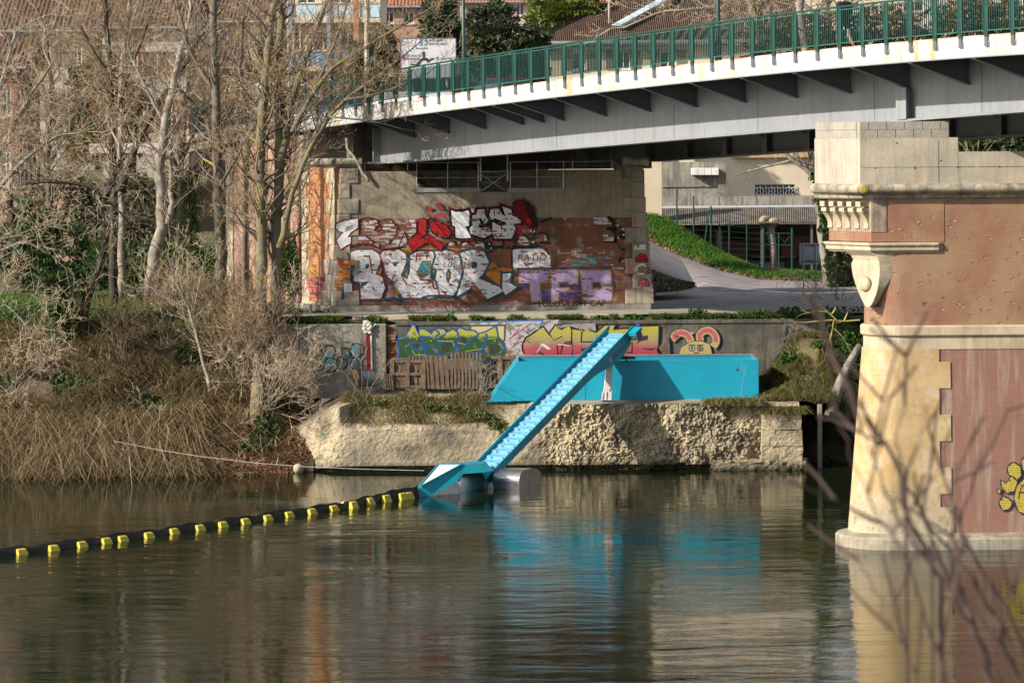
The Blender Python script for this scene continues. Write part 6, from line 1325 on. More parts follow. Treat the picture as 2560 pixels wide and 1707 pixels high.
pallet('tallest pallet with nine narrow upright boards', 1127, 880, 1204, 973, 9, 1, 115.3, .2); pallet('small broken pallet at far left end of the row', 963, 935, 985, 975, 4, 1, 115.2, .15, -.06)
pallet('tilted pallet with blocks showing, half hidden by skip', 1222, 888, 1292, 970, 6, 0, 115.5, .2, -.10, gap=.4); pallet('paler new-looking pallet behind the tilted one', 1264, 884, 1328, 970, 5, 1, 115.75, .15, 0, WOOD_L, .3)
pallet('pallet with dark upright boards standing behind the open-backed one', 1022, 889, 1060, 965, 5, 1, 115.75, .1)
cd = thing('cable_drum', 'wooden cable drum wound with grey cable below the red pole', 'cable drum', P(900, 975, 115.2))
def disc(c, ax, r, t, b, m=0, n=24): ax = Vector(ax).normalized(); b.tube([c, c + ax * t], r, n, m)
c = P(888, 948, 115.1); axd = Vector((.93, .35, 0)); r = .36
b = MB(); disc(c, axd, r, .05, b); b.build('flange', M('drum_wood', (.22, .13, .065), (.12, .075, .04), 4, .85), cd, bevel=.006)
b = MB(); disc(c + axd * .62, axd, r * .8, .05, b); b.build('flange', STEEL_D, cd)
b = MB()
for k in range(14): disc(c + axd * (.06 + .04 * k), axd, .26 + .012 * (k % 2), .036, b)
b.build('cable', M('grey_cable', (.16, .17, .20), (.11, .12, .14), 8, .5), cd)
rp_ = thing('red_pole', 'red painted pole topped with a cluster of white stones on the grey wall', 'pole', P(920, 925, WY - .2))
b = MB(); p0, p1 = P(922, 925, WY - .2), P(920, 834, WY - .2); b.obox(p0 - Vector((.075, 0, 0)), (.15, 0, 0), (0, .07, 0), (p1.x - p0.x, 0, p1.z - p0.z)); b.build('shaft', M('dark_red_paint', (.26, .012, .022), (.18, .01, .02), 2, .5), rp_, bevel=.01)
b = MB(); b.obox(p0 + Vector((.08, 0, 0)), (.05, 0, 0), (0, .06, 0), (p1.x - p0.x, 0, p1.z - p0.z)); b.build('batten', WHITE, rp_)
SW = M('painted_white_stone', (.62, .60, .55), (.40, .36, .30), 7, .8)
for x, y, w, h in ((916, 806, 9, 6), (921, 813, 8, 6), (913, 821, 8, 7), (922, 823, 7, 6), (916, 830, 7, 5), (925, 831, 6, 5), (911, 813, 5, 5), (927, 817, 5, 7), (924, 808, 6, 4)):
    b = MB(); p = P(x, y, WY - .22); b.ball(p, (w / 70, .07, h / 70)); b.build('stone', SW, rp_, smooth=True)
b = MB(); b.prism([P(x, y, WY - .2) for x, y in ((924, 820), (938, 808), (940, 810), (928, 825))], (0, .03, 0)); b.prism([P(x, y, WY - .2) for x, y in ((925, 832), (935, 834), (927, 838))], (0, .03, 0)); b.build('shard', WHITE, rp_)
# dead branches and the leaning trunk by the mound
b = MB(); b.tube([P(2078, 1040, 112.2), P(2090, 985, 112.3), P(2105, 945, 112.4), P(2125, 905, 112.6), P(2150, 862, 112.8)], [.26, .2, .17, .15, .12], 9); o = b.build('leaning_trunk', BARK_L, smooth=True); tag(o, 'bare grey trunk leaning right out of the mound beside the pier', 'tree trunk')
rng = random.Random(50); segs = []
for pth in ([(2150, 800), (2110, 803), (2080, 800), (2015, 806)], [(2110, 803), (2120, 780), (2140, 765)], [(2090, 798), (2070, 780), (2045, 778)], [(2085, 800), (2080, 830), (2070, 860)], [(2080, 785), (2090, 770), (2086, 762)], [(2085, 820), (2105, 840)]):
    q = [P(x, y, 112) for x, y in pth]
    for s_, e_ in zip(q, q[1:]): segs.append((tuple(s_), tuple(e_), .03, .022, 0)); grow(segs, rng, tuple(e_), tuple((e_ - s_).normalized()), .6, .012, 2, 3, -.05, .3, .7)
t = thing('dead_branch', 'yellowish dead branch hanging out over the mound', 'branch', P(2080, 800, 112)); segmesh('twigs', segs, 4, t, [(.36, .30, .12), (.34, .27, .13), (.30, .24, .15), (.28, .22, .15), (.25, .2, .14)])
b = MB(); b.tube([G(330, 1178) + Vector((0, .8, .25)), G(395, 1150) + Vector((0, .4, .3))], [.05, .02], 8)
tag(b.build('driftwood', BARK_L), 'grey driftwood branch lying at the foot of the reeds', 'driftwood')
# ------------------------------------------------------------------ sign boards
def post(name, x, y0, y1, Y, r, m, parent): b = MB(); b.tube([P(x, y0, Y), P(x, y1, Y)], r, 10); return b.build(name, m, parent)
sb = thing('road_sign', 'grey back of a road sign on two posts beside the road', 'sign', P(2025, 748, 131.5)); Ys = 131.5
b = MB(); a, c = P(1999, 662, Ys), P(2048, 608, Ys); b.box(a.x, c.x, Ys, Ys + .03, a.z, c.z); b.build('panel', M('sign_back', (.42, .42, .43), (.36, .36, .37), 3, .5), sb, bevel=.01)
for x in (2009, 2040): post('pole', x, 752, 612, Ys - .06, .035, GALV, sb)
b = MB()
for y in (615, 655): p, q = P(2003, y, Ys - .05), P(2046, y, Ys - .05); b.obox(p, q - p, (0, .04, 0), (0, 0, .07))
b.build('rail', STEEL_D, sb)
ds = thing('direction_sign', 'large white direction sign reading BLAGNAC and CENTRE VILLE beyond the railing', 'sign', P(1070, 220, 138)); Yd = 138
x0_, x1_ = P(1000, 150, Yd).x, P(1141, 150, Yd).x; z0_, z1_ = P(1070, 196, Yd).z, P(1070, 95, Yd).z
b = MB(); b.box(x0_, x1_, Yd, Yd + .08, z0_, z1_); b.build('panel', M('sign_white', (.60, .60, .63), (.55, .55, .58), 1, .5, grain=.02), ds)
b = MB(); e = .035
for q in ((x0_, x1_, z1_ - e, z1_), (x0_, x1_, z0_, z0_ + e), (x0_, x0_ + e, z0_, z1_), (x1_ - e, x1_, z0_, z1_)): b.box(q[0], q[1], Yd - .02, Yd, q[2], q[3])
b.build('border', M('navy_border', (.08, .07, .18), None, 1, .5), ds)
INK = M('sign_ink', (.03, .03, .045), None, 1, .6, grain=0); INKR = M('sign_red', (.45, .03, .04), None, 1, .6, grain=0); INKB = M('sign_blue', (.08, .14, .42), None, 1, .6, grain=0)
zp = lambda x, y: (840 + x / 5.463, 80 + y / 5.463)
for s_, x, y, h in (('BLAGNAC', 1200, 137, 6.2), ('LE RITOURET', 1200, 188, 6.2), ('Beauzelle', 1085, 238, 5), ('LE PLATEAU', 955, 345, 5.6), ('PURPAN', 955, 388, 5.6), ('CENTRE VILLE', 1420, 384, 6)):
    text(s_, *zp(x, y), h, Yd, INK, ds, 'lettering', .22, 1.12 if s_ != 'CENTRE VILLE' else .98, bold=0, off=.012)
b = MB()
def onsign(x, y, d=.006): p = P(*zp(x, y), Yd); return Vector((p.x, Yd - d, p.z))
for pts in ([(1110, 465), (1130, 430), (1170, 385), (1210, 370), (1250, 385), (1265, 420)], [(1040, 445), (1090, 458), (1120, 460)], [(1265, 400), (1290, 385), (1320, 368)], [(1200, 360), (1200, 300)]):
    q = [onsign(*p) for p in pts]; w_ = .13 if len(pts) > 4 else .07
    for r in stroke([(p.x, p.z) for p in q], w_): b.poly([(v.x, Yd - .007, v.y) for v in r])
for pts in ([(1165, 305), (1200, 262), (1225, 305)], [(1025, 460), (1045, 430), (1055, 462)], [(1300, 358), (1345, 360), (1325, 395)]): b.poly([onsign(*p, .0085) for p in reversed(pts)])
b.build('arrow', INK, ds)
for i, (x, y, m_) in enumerate(((1163, 125, INKB), (1163, 172, INKB), (1382, 368, INKB), (925, 372, INKR), (925, 330, INKB))):
    b = MB(); p = [onsign(x - 20, y + 20), onsign(x + 20, y + 20), onsign(x + 20, y - 20), onsign(x - 20, y - 20)]
    for k in range(4): s_, e_ = p[k], p[(k + 1) % 4]; b.obox(s_ - Vector((.008, .004, .008)), e_ - s_, Vector((0, .003, 0)), Vector((.016, 0, .016)) if abs((e_ - s_).x) < .1 else Vector((0, 0, .016)))
    if i == 0: b.obox(onsign(x - 12, y + 12, .008), onsign(x + 12, y - 12) - onsign(x - 12, y + 12), (0, .002, 0), (.02, 0, 0)); b.obox(onsign(x - 12, y - 12, .008), onsign(x + 12, y + 12) - onsign(x - 12, y - 12), (0, .002, 0), (.02, 0, 0))
    elif i == 3: b.obox(onsign(x - 14, y + 5, .008), (.14, 0, 0), (0, .002, 0), (0, 0, .05)); b.obox(onsign(x - 5, y + 14, .009), (.05, 0, 0), (0, .002, 0), (0, 0, .14))
    else: b.obox(onsign(x - 3, y + 14, .008), (.035, 0, 0), (0, .002, 0), (0, 0, .13))
    b.build('symbol', m_, ds)
for x in (1020, 1118): post('pole', x, 260, 190, Yd + .15, .06, GALV, ds)
# ------------------------------------------------------------------ lamp posts on the bridge
for lab, x, y0, tt in (('slim green lamp post on bridge beside the direction sign', 1160, 230, t_of(1160, 225, .9)), ('slim green lamp post on bridge before the tiled roof', 1796, 170, t_of(1796, 140, .9))):
    e = edge(tt, .9, ztop(tt)); lp = thing('lamp_post', lab, 'lamp post', e, 'green lamp posts on the bridge')
    b = MB(); b.tube([e, e + Vector((0, 0, .9)), e + Vector((0, 0, 6.2))], [.085, .075, .05], 12); b.build('shaft', GREEN, lp, smooth=True)
    b = MB(); b.tube([e, e + Vector((0, 0, .7))], .11, 12); b.build('base', GREEN, lp)
    b = MB(); b.tube([e + Vector((0, 0, 6.1)), e + Vector((.4, .25, 6.6)), e + Vector((1.2, .7, 6.7))], .035, 8); b.build('arm', GREEN, lp)
    b = MB(); b.ball(e + Vector((1.4, .8, 6.66)), (.32, .16, .08)); b.build('lantern', STEEL_D, lp)
# ------------------------------------------------------------------ person walking over the bridge
def person(base, face):
    t = thing('person', 'person in dark jacket and dark shorts striding along the bridge behind railing', 'person', base)
    f = Vector(face).normalized(); s = Vector((-f.y, f.x, 0)); up = Vector((0, 0, 1)); B = Vector(base)
    J = {'pelvis': (0, 0, .95), 'belly': (.02, 0, 1.12), 'chest': (.03, 0, 1.33), 'neck': (.05, 0, 1.50), 'head0': (.08, 0, 1.58), 'head1': (.09, 0, 1.72), 'hipL': (0, .10, .90), 'kneeL': (.19, .11, .52), 'ankL': (.17, .11, .10), 'toeL': (.36, .12, .04), 'hipR': (0, -.10, .90), 'kneeR': (-.06, -.11, .50), 'ankR': (-.33, -.11, .16), 'toeR': (-.22, -.12, .05), 'shL': (.02, .20, 1.43), 'elL': (-.12, .27, 1.16), 'wrL': (.02, .27, .94), 'shR': (.02, -.20, 1.43), 'elR': (.10, -.27, 1.17), 'wrR': (.30, -.24, 1.10)}
    Rr = {'pelvis': .15, 'belly': .135, 'chest': .155, 'neck': .06, 'head0': .085, 'head1': .095, 'hipL': .095, 'kneeL': .06, 'ankL': .04, 'toeL': .032, 'hipR': .095, 'kneeR': .06, 'ankR': .04, 'toeR': .032, 'shL': .07, 'elL': .05, 'wrL': .035, 'shR': .07, 'elR': .05, 'wrR': .035}
    def skin(name, keys, edges, m, grow_=0, parent=t, scale=None):
        me = bpy.data.meshes.new(name); idx = {k: i for i, k in enumerate(keys)}
        me.from_pydata([tuple(B + f * J[k][0] + s * J[k][1] + up * J[k][2]) for k in keys], [(idx[a], idx[c]) for a, c in edges], []); me.materials.append(m)
        o = bpy.data.objects.new(name, me); reg(o, parent); sk_ = o.modifiers.new('skin', 'SKIN'); sk_.use_smooth_shade = True
        for i, k in enumerate(keys): r = Rr[k] + grow_; me.skin_vertices[0].data[i].radius = (r, r)
        me.skin_vertices[0].data[0].use_root = True; o.modifiers.new('sub', 'SUBSURF').levels = 1; o.modifiers['sub'].render_levels = 1; return o
    for sd, w in (('L', 1), ('R', -1)):      # fingers, slightly curled
        for i in range(4):
            wv = J['wr' + sd]; J['f%s%da' % (sd, i)] = (wv[0] + .05, wv[1] + (.028 - .019 * i), wv[2] - .06); J['f%s%db' % (sd, i)] = (wv[0] + .085, wv[1] + (.030 - .020 * i), wv[2] - .11 + .008 * abs(i - 1)); J['f%s%dc' % (sd, i)] = (wv[0] + .075, wv[1] + (.028 - .019 * i), wv[2] - .14 + .01 * abs(i - 1))
            for q in 'abc': Rr['f%s%d%s' % (sd, i, q)] = .0095
        J['t%sa' % sd] = (wv[0] + .04, wv[1] - .045 * w, wv[2] - .03); J['t%sb' % sd] = (wv[0] + .075, wv[1] - .055 * w, wv[2] - .07); Rr['t%sa' % sd] = Rr['t%sb' % sd] = .011
    ks = ['pelvis', 'belly', 'chest', 'neck', 'head0', 'head1'] + [a + sd for sd in 'LR' for a in ('hip', 'knee', 'ank', 'toe', 'sh', 'el', 'wr')] + [k for k in J if k[0] in 'ft']
    ks = list(dict.fromkeys(ks)); ed = [('pelvis', 'belly'), ('belly', 'chest'), ('chest', 'neck'), ('neck', 'head0'), ('head0', 'head1')]
    for sd in 'LR': ed += [('pelvis', 'hip' + sd), ('hip' + sd, 'knee' + sd), ('knee' + sd, 'ank' + sd), ('ank' + sd, 'toe' + sd), ('chest', 'sh' + sd), ('sh' + sd, 'el' + sd), ('el' + sd, 'wr' + sd), ('wr' + sd, 't%sa' % sd), ('t%sa' % sd, 't%sb' % sd)] + [e_ for i in range(4) for e_ in (('wr' + sd, 'f%s%da' % (sd, i)), ('f%s%da' % (sd, i), 'f%s%db' % (sd, i)), ('f%s%db' % (sd, i), 'f%s%dc' % (sd, i)))]
    skn = skin('body', ks, ed, M('skin', (.52, .30, .20), (.48, .27, .18), 6, .5, grain=.02))
    DJ = M('dark_jacket', (.012, .013, .02), (.02, .02, .03), 4, .85)
    for k, v in (('shoL', (.0, .1, .70)),): pass
    J['thL'] = (.12, .105, .68); J['thR'] = (-.03, -.105, .68); Rr['thL'] = Rr['thR'] = .085
    skin('shorts', ['pelvis', 'hipL', 'thL', 'hipR', 'thR', 'belly'], [('pelvis', 'hipL'), ('hipL', 'thL'), ('pelvis', 'hipR'), ('hipR', 'thR'), ('pelvis', 'belly')], M('black_shorts', (.015, .015, .018), None, 4, .9), .016)
    skin('jacket', ['chest', 'belly', 'shL', 'elL', 'wrL', 'shR', 'elR', 'wrR', 'neck', 'pelvis'], [('chest', 'belly'), ('belly', 'pelvis'), ('chest', 'shL'), ('shL', 'elL'), ('elL', 'wrL'), ('chest', 'shR'), ('shR', 'elR'), ('elR', 'wrR'), ('chest', 'neck')], DJ, .02)
    for sd in 'LR':
        k = J['ank' + sd]; q = J['toe' + sd]; b = MB(); a_ = B + f * (k[0] - .07) + s * k[1] + up * (k[2] - .06); c_ = B + f * (q[0] + .03) + s * q[1] + up * (q[2]); rr_ = []
        for u, h_, w_ in ((0, .09, .035), (.3, .10, .042), (.65, .065, .048), (.92, .045, .04), (1, .02, .025)):
            p = a_.lerp(c_, u); rr_.append([p + s * w_ * math.cos(q_ * math.pi / 4) + up * (h_ * .5 + h_ * .55 * math.sin(q_ * math.pi / 4) - .02) for q_ in range(8)])
        b.loft(rr_); b.build('shoe', M('red_shoe' + sd, (.50, .07, .05), (.7, .65, .62), 14, .6), t, smooth=True)
    hc = B + f * .105 + up * 1.70
    b = MB(); b.ball(hc + up * .03 - f * .02, (.105, .10, .115), 0, 14, 9); b.build('hair', M('dark_hair', (.03, .02, .015), None, 8, .6), t, smooth=True)
    b = MB(); e = hc - up * .02
    b.loft([[e + f * .09 + s * .018, e + f * .09 - s * .018, e + f * .085 - up * .01 + up * .06], [e + f * .125 - up * .02 + s * .014, e + f * .125 - up * .02 - s * .014, e + f * .10 + up * .02]]); b.build('nose', bpy.data.materials['skin'], t)
    for w in (-1, 1):
        b = MB(); b.ball(e + f * .085 + s * .035 * w + up * .015, .013); b.build('eye', WHITE, t); b = MB(); b.ball(e + s * .098 * w - up * .005, (.03, .015, .035)); b.build('ear', bpy.data.materials['skin'], t)
    b = MB(); b.ball(e + f * .088 - up * .06, (.012, .03, .009)); b.build('mouth', M('lips', (.35, .10, .09), None, 4, .5), t)
tp = t_of(2112, 100, 1.6); person(edge(tp, 1.6, ztop(tp) - .04), (-UX * -1, -UY, 0) if False else (UX, UY, 0))
# ------------------------------------------------------------------ foreground shrub on our bank, out of focus
rng = random.Random(60); segs = []; FS = 2560 / 2352
for pth, Y, r0, r1 in (([(2330, 1750), (2290, 1600), (2230, 1420), (2165, 1300), (2090, 1200), (2060, 1060), (2000, 960), (1945, 880), (1880, 760)], 15.5, .030, .008), ([(2400, 1750), (2350, 1600), (2290, 1420), (2210, 1300), (2130, 1200), (2080, 1100), (2110, 1010), (2130, 930)], 16.5, .026, .006), ([(2230, 1750), (2170, 1568), (2120, 1400), (2085, 1290), (2030, 1210), (1985, 1130), (1940, 1000), (1890, 900), (1830, 770)], 14.5, .014, .004), ([(2430, 1700), (2352, 1480), (2270, 1330), (2200, 1230), (2235, 1100), (2275, 980)], 17, .022, .006), ([(2150, 1700), (2109, 1568), (2069, 1470), (2031, 1420), (2025, 1383), (1985, 1308), (1964, 1271)], 15, .010, .003), ([(2390, 1750), (2300, 1568), (2240, 1450), (2190, 1380), (2180, 1250), (2200, 1150), (2190, 1060)], 16, .018, .005), ([(2160, 1330), (2100, 1250), (2060, 1190), (2030, 1100), (1985, 1010), (1960, 920)], 15.2, .014, .004), ([(2080, 1100), (2060, 1010), (2075, 930), (2060, 850)], 15.8, .010, .003), ([(2390, 1700), (2330, 1530), (2310, 1400), (2340, 1280), (2350, 1200)], 16.5, .014, .004), ([(2140, 1240), (2080, 1210), (2010, 1200), (1960, 1180)], 15, .007, .003), ([(1700, 1750), (1660, 1568), (1640, 1500)], 13, .006, .002)):
    q = [P(x * FS, y * FS, Y) for x, y in pth]; n_ = (len(q) - 1) * 4; w = wob(q, n_, .03, Y * 3)
    for k in range(n_): segs.append((tuple(w[k]), tuple(w[k + 1]), (r0 + (r1 - r0) * k / n_) * .75, (r0 + (r1 - r0) * (k + 1) / n_) * .75, 0))
    for k in range(8, n_, 3):
        if rng.random() < .42: d_ = (w[k] - w[k - 1]).normalized() + Vector((rng.gauss(0, .6), rng.gauss(0, .5), .4)); grow(segs, rng, tuple(w[k]), tuple(d_.normalized()), rng.uniform(.25, .6), max(.003, r1 * .7), 2, 3, .08, .16, .4)
    g0 = q[0].copy(); g0.z = 8.9 - .423 * (q[0].y - 6) - .1; segs.append((tuple(g0), tuple(q[0]), r0 * 1.3, r0, 0))
t = thing('foreground_shrub', 'blurred reddish brown bare shrub branches in the near right corner', 'shrub', (segs[0][0][0], 15.5, 4.6)); 
segs = [(a_, b_, min(r_, .05) if r_ > .0064 else .0035, s_ if s_ > .0056 else .003, l_) for a_, b_, r_, s_, l_ in segs]
segmesh('stems', segs, 6, t, [(.075, .05, .048), (.08, .055, .05), (.09, .06, .055), (.09, .06, .055), (.09, .06, .055)])
# ------------------------------------------------------------------ buildings of the town
ROOF = M('old_roof_tiles', (.135, .082, .056), (.09, .06, .046), 3, .9, bump=.5, bscale=9, streak=(.07, .05, .04), sfac=.5); ROOF_R = M('red_roof_tiles', (.36, .13, .07), (.26, .10, .06), 3, .9, bump=.4, bscale=9)
GLASS = M('window_glass', (.03, .035, .045), None, 1, .08, 0, .6, grain=0); SHUT = M('red_brown_shutters', (.17, .06, .045), (.13, .05, .04), 4, .6); SHUT_G = M('grey_brown_shutters', (.20, .16, .13), None, 4, .6)
def wallm(nm, c, c2=None): return M(nm, c, c2 or tuple(k * .85 for k in c), .5, .9, bump=.1, bscale=12, grain=.05, streak=tuple(k * .6 for k in c), sfac=.25)
def house(name, lab, cat, x0, x1, ytop, Y, wm, dep=9, zbase=None, roof=None, rm=None, wins=(), frame=WHITE, shutter=None, sw=.5, px_off=0):
    """front wall facing us from pixel x0 to x1, wall head at pixel row ytop; wins: (x0,y0,x1,y1[,open]) in pixels"""
    a, c = P(x0, ytop, Y), P(x1, ytop, Y); zb = zbase if zbase is not None else float(ground_z(np.array((a.x + c.x) / 2), np.array(Y))) - .5; zt = (a.z + c.z) / 2
    t = thing(name, lab, cat, ((a.x + c.x) / 2, Y, zb)); b = MB(); xs = sorted({a.x, c.x} | {P(w[k], w[1], Y).x for w in wins for k in (0, 2)}); zs_ = sorted({zb, zt} | {P(w[0], w[k], Y).z for w in wins for k in (1, 3)})
    zs_ = [z for z in zs_ if zb <= z <= zt]
    hs = [(P(w[0], w[3], Y), P(w[2], w[1], Y)) for w in wins]
    for i in range(len(xs) - 1):
        for j in range(len(zs_) - 1):
            mx_, mz = (xs[i] + xs[i + 1]) / 2, (zs_[j] + zs_[j + 1]) / 2
            if not any(p.x < mx_ < q.x and p.z < mz < q.z for p, q in hs): b.box(xs[i], xs[i + 1], Y, Y + .25, zs_[j], zs_[j + 1])
    b.box(a.x, a.x + .25, Y + .25, Y + dep, zb, zt); b.box(c.x - .25, c.x, Y + .25, Y + dep, zb, zt); b.box(a.x, c.x, Y + dep - .25, Y + dep, zb, zt); b.box(a.x + .2, c.x - .2, Y + .2, Y + dep - .2, zt - .3, zt - .02)
    b.build('wall', wm, t)
    for w, (p, q) in zip(wins, hs):
        b = MB(); f_ = .07
        for r in ((p.x, p.x + f_, p.z, q.z), (q.x - f_, q.x, p.z, q.z), (p.x + f_, q.x - f_, p.z, p.z + f_), (p.x + f_, q.x - f_, q.z - f_, q.z), ((p.x + q.x) / 2 - f_ / 2, (p.x + q.x) / 2 + f_ / 2, p.z + f_, q.z - f_)): b.box(r[0], r[1], Y + .10, Y + .17, r[2], r[3])
        wn = b.build('window', frame, t); b = MB(); b.box(p.x + f_, q.x - f_, Y + .14, Y + .15, p.z + f_, q.z - f_); b.build('pane', GLASS, wn)
        b = MB(); b.box(p.x - .08, q.x + .08, Y - .08, Y - .002, p.z - .1, p.z); b.build('sill', CONC_PALE, wn)
        if shutter:
            for s_, e_ in ((p.x - sw - .02, p.x - .02), (q.x + .02, q.x + sw + .02)):
                b = MB(); b.box(s_, e_, Y - .06, Y - .004, p.z, q.z)
                for k in range(9): z_ = p.z + (q.z - p.z) * (k + .5) / 9; b.box(s_ + .06, e_ - .06, Y - .075, Y - .06, z_ - .02, z_ + .02)
                b.build('shutter', shutter, t)
    if roof:
        e_, h_ = .45, roof; b = MB(); x0_, x1_, y0_, y1_ = a.x - e_, c.x + e_, Y - e_, Y + dep + e_; ym = (y0_ + y1_) / 2
        n_ = int((x1_ - x0_) / .22)
        R1, R2 = [], []
        for k in range(n_ * 4 + 1):
            x = x0_ + (x1_ - x0_) * k / (n_ * 4); o_ = .035 * math.cos(k * math.pi / 2); R1.append(x); R2.append(o_)
        for k in range(len(R1) - 1):
            b.poly([(R1[k], y0_, zt + R2[k]), (R1[k + 1], y0_, zt + R2[k + 1]), (R1[k + 1], ym, zt + h_ + R2[k + 1]), (R1[k], ym, zt + h_ + R2[k])]); b.poly([(R1[k + 1], y1_, zt), (R1[k], y1_, zt), (R1[k], ym, zt + h_ + R2[k]), (R1[k + 1], ym, zt + h_ + R2[k + 1])])
        rf = b.build('roof', rm or ROOF, t)
        b = MB()
        for x in (a.x, c.x - .25): b.prism([(x, Y, zt - .02), (x, Y + dep, zt - .02), (x, Y + dep / 2, zt + h_ * .92)], (.25, 0, 0))
        b.build('gable', wm, t); b = MB(); b.tube([(x0_, y0_ - .06, zt - .03), (x1_, y0_ - .06, zt - .03)], .07, 8); b.build('gutter', GALV, rf)
    return t
CREAM, ORANGE = wallm('cream_render', (.62, .50, .37)), wallm('orange_render', (.50, .26, .12)); GREYW = wallm('pale_grey_render', (.42, .39, .35)); YEL_W = wallm('ochre_render', (.56, .40, .11)); PINKW = wallm('pink_render', (.62, .46, .42)); BEIGE = wallm('beige_render', (.40, .35, .29)); CREAM_B = wallm('pale_cream_render', (.66, .56, .43))
house('orange_house', 'orange rendered house with a dark window, at top left corner', 'house', -80, 72, -60, 176, ORANGE, 9, None, None, None, [(12, -30, 40, 16), (-50, -30, -20, 16)], BEIGE)
house('grey_house', 'pale grey house with brown roof half hidden by twigs at left', 'house', 5, 235, 78, 166, GREYW, 9, None, 2.6, ROOF, [(30, 110, 60, 165), (100, 110, 125, 165), (180, 110, 205, 165), (40, 230, 70, 300), (150, 230, 180, 300)], WHITE, SHUT_G)
house('brick_house', 'dark red brick house with a grey balcony railing at left edge', 'house', -120, 44, 170, 150, brickmat('house_brick', (.26, .10, .07), (.20, .08, .06), (.2, .14, .11), w=.25, h=.07), 7, None, 1.6, ROOF, [(5, 220, 28, 290), (-60, 220, -30, 290), (4, 375, 26, 440)], WHITE)
house('gabled_house', 'cream house with tall red-brown shutters seen between dark trunks', 'house', 255, 470, 70, 164, GREYW, 9, None, 2.2, ROOF, [(328, 130, 344, 190), (378, 130, 394, 190), (428, 130, 440, 190), (290, 130, 303, 190), (340, 240, 360, 330), (410, 250, 430, 330)], WHITE, SHUT, .38)
house('yellow_gable', 'small bright cream house catching sun between the trees', 'house', 385, 430, 75, 182, CREAM_B, 7, None, 1.2, ROOF_R, [(400, 90, 412, 112)], WHITE)
house('beige_house', 'beige house with narrow brown shutters left of ochre house', 'house', 535, 660, 55, 186, BEIGE, 9, None, 1.8, ROOF, [(555, 85, 568, 122), (592, 85, 605, 122), (630, 85, 642, 122), (560, 165, 574, 205), (610, 165, 624, 205)], WHITE, SHUT_G, .3)
house('brick_shed', 'low brown brick outbuilding with a sloping roof beside the railing', 'outbuilding', 515, 590, 170, 160, brickmat('shed_brick', (.24, .15, .10), (.18, .11, .08), (.2, .15, .1), w=.25, h=.07), 5, None, 1.0, ROOF, [(560, 200, 575, 225)], WHITE)
house('ochre_house', 'ochre yellow house between the lichened trunks', 'house', 640, 720, 60, 190, YEL_W, 8, None, None, None, [(660, 90, 678, 130), (695, 150, 712, 200)], WHITE)
house('white_house', 'white house with red tiled roof peeping over the ochre one', 'house', 590, 730, 22, 215, PINKW, 8, None, 1.2, ROOF, [(650, 30, 668, 50)], WHITE)
# apartment block with blue balconies
AB = house('apartment_block', 'white apartment block with pale blue balcony panels and brick pillars', 'apartment block', 716, 950, -70, 181, CREAM_B, 10, None, None, None, [(735, 70, 765, 128), (785, 75, 830, 128), (850, 70, 890, 128), (745, -30, 790, 10), (820, -30, 880, 10), (735, 170, 770, 215), (800, 165, 850, 215)], WHITE)
BLU = M('blue_balcony_panel', (.10, .28, .48), (.14, .33, .52), 1.5, .4); BLU_L = M('pale_blue_glass', (.42, .56, .62), (.48, .60, .64), 1, .3)
for y0_, y1_, m_ in ((8, 48, BLU_L), (128, 168, BLU)):
    p, q = P(716, y1_, 179.6), P(950, y0_, 179.6); b = MB(); b.box(p.x, q.x, 179.6, 181, p.z - .22, p.z); sl = b.build('balcony', CREAM_B, AB)
    b = MB(); n_ = 9
    for k in range(n_): b.box(p.x + (q.x - p.x) * k / n_ + .04, p.x + (q.x - p.x) * (k + 1) / n_ - .04, 179.62, 179.66, p.z + .06, q.z - .05)
    b.build('panel', m_, sl); b = MB(); b.box(p.x, q.x, 179.58, 179.68, q.z - .05, q.z); b.build('rail', M('blue_rail', (.16, .30, .46), None, 1, .4) if m_ is BLU else GALV, sl)
for x in (722, 818, 884):
    p, q = P(x, 215, 179.5), P(x + (12 if x > 830 else 7), -60, 179.5); b = MB(); b.box(p.x, q.x, 179.5, 179.58 + .3, p.z - 3, q.z); b.build('pillar', BRICK_ORANGE if x > 830 else GALV, AB)
p, q = P(738, 203, 172), P(763, 177, 172); sg = thing('shop_sign', 'purple square shop sign with yellow letters below blue balcony', 'sign', (p.x, 172, p.z)); b = MB(); b.box(p.x, q.x, 172, 172.1, p.z, q.z); b.build('panel', M('purple_sign', (.055, .03, .20), None, 1, .5), sg)
text('CCI', 740, 193, 9, 172, M('yellow_letters', (.6, .5, .08), None, 1, .5), sg, 'lettering', 0, 1.0, bold=.02, off=.03); post('pole', 765, 230, 177, 172.2, .09, GALV, sg)
b = MB(); p = P(672, 210, 150); b.box(p.x - .10, p.x + .12, 150, 150.04, p.z, p.z + .55); tag(b.build('blue_sign', INKB), 'small blue street sign between the lichened trunks', 'sign')
b = MB(); c = P(650, 224, 149); b.prism([c + Vector((x, 0, z)) for x, z in ((-.22, .28), (.02, .33), (.24, -.02), (.18, -.25), (-.12, -.2), (-.26, .05))], (0, .04, 0)); b2 = b.build('arrow_sign', M('sign_face', (.66, .68, .67), None, 1, .5)); tag(b2, 'tilted white road sign above the railing left of lichened pair', 'sign')
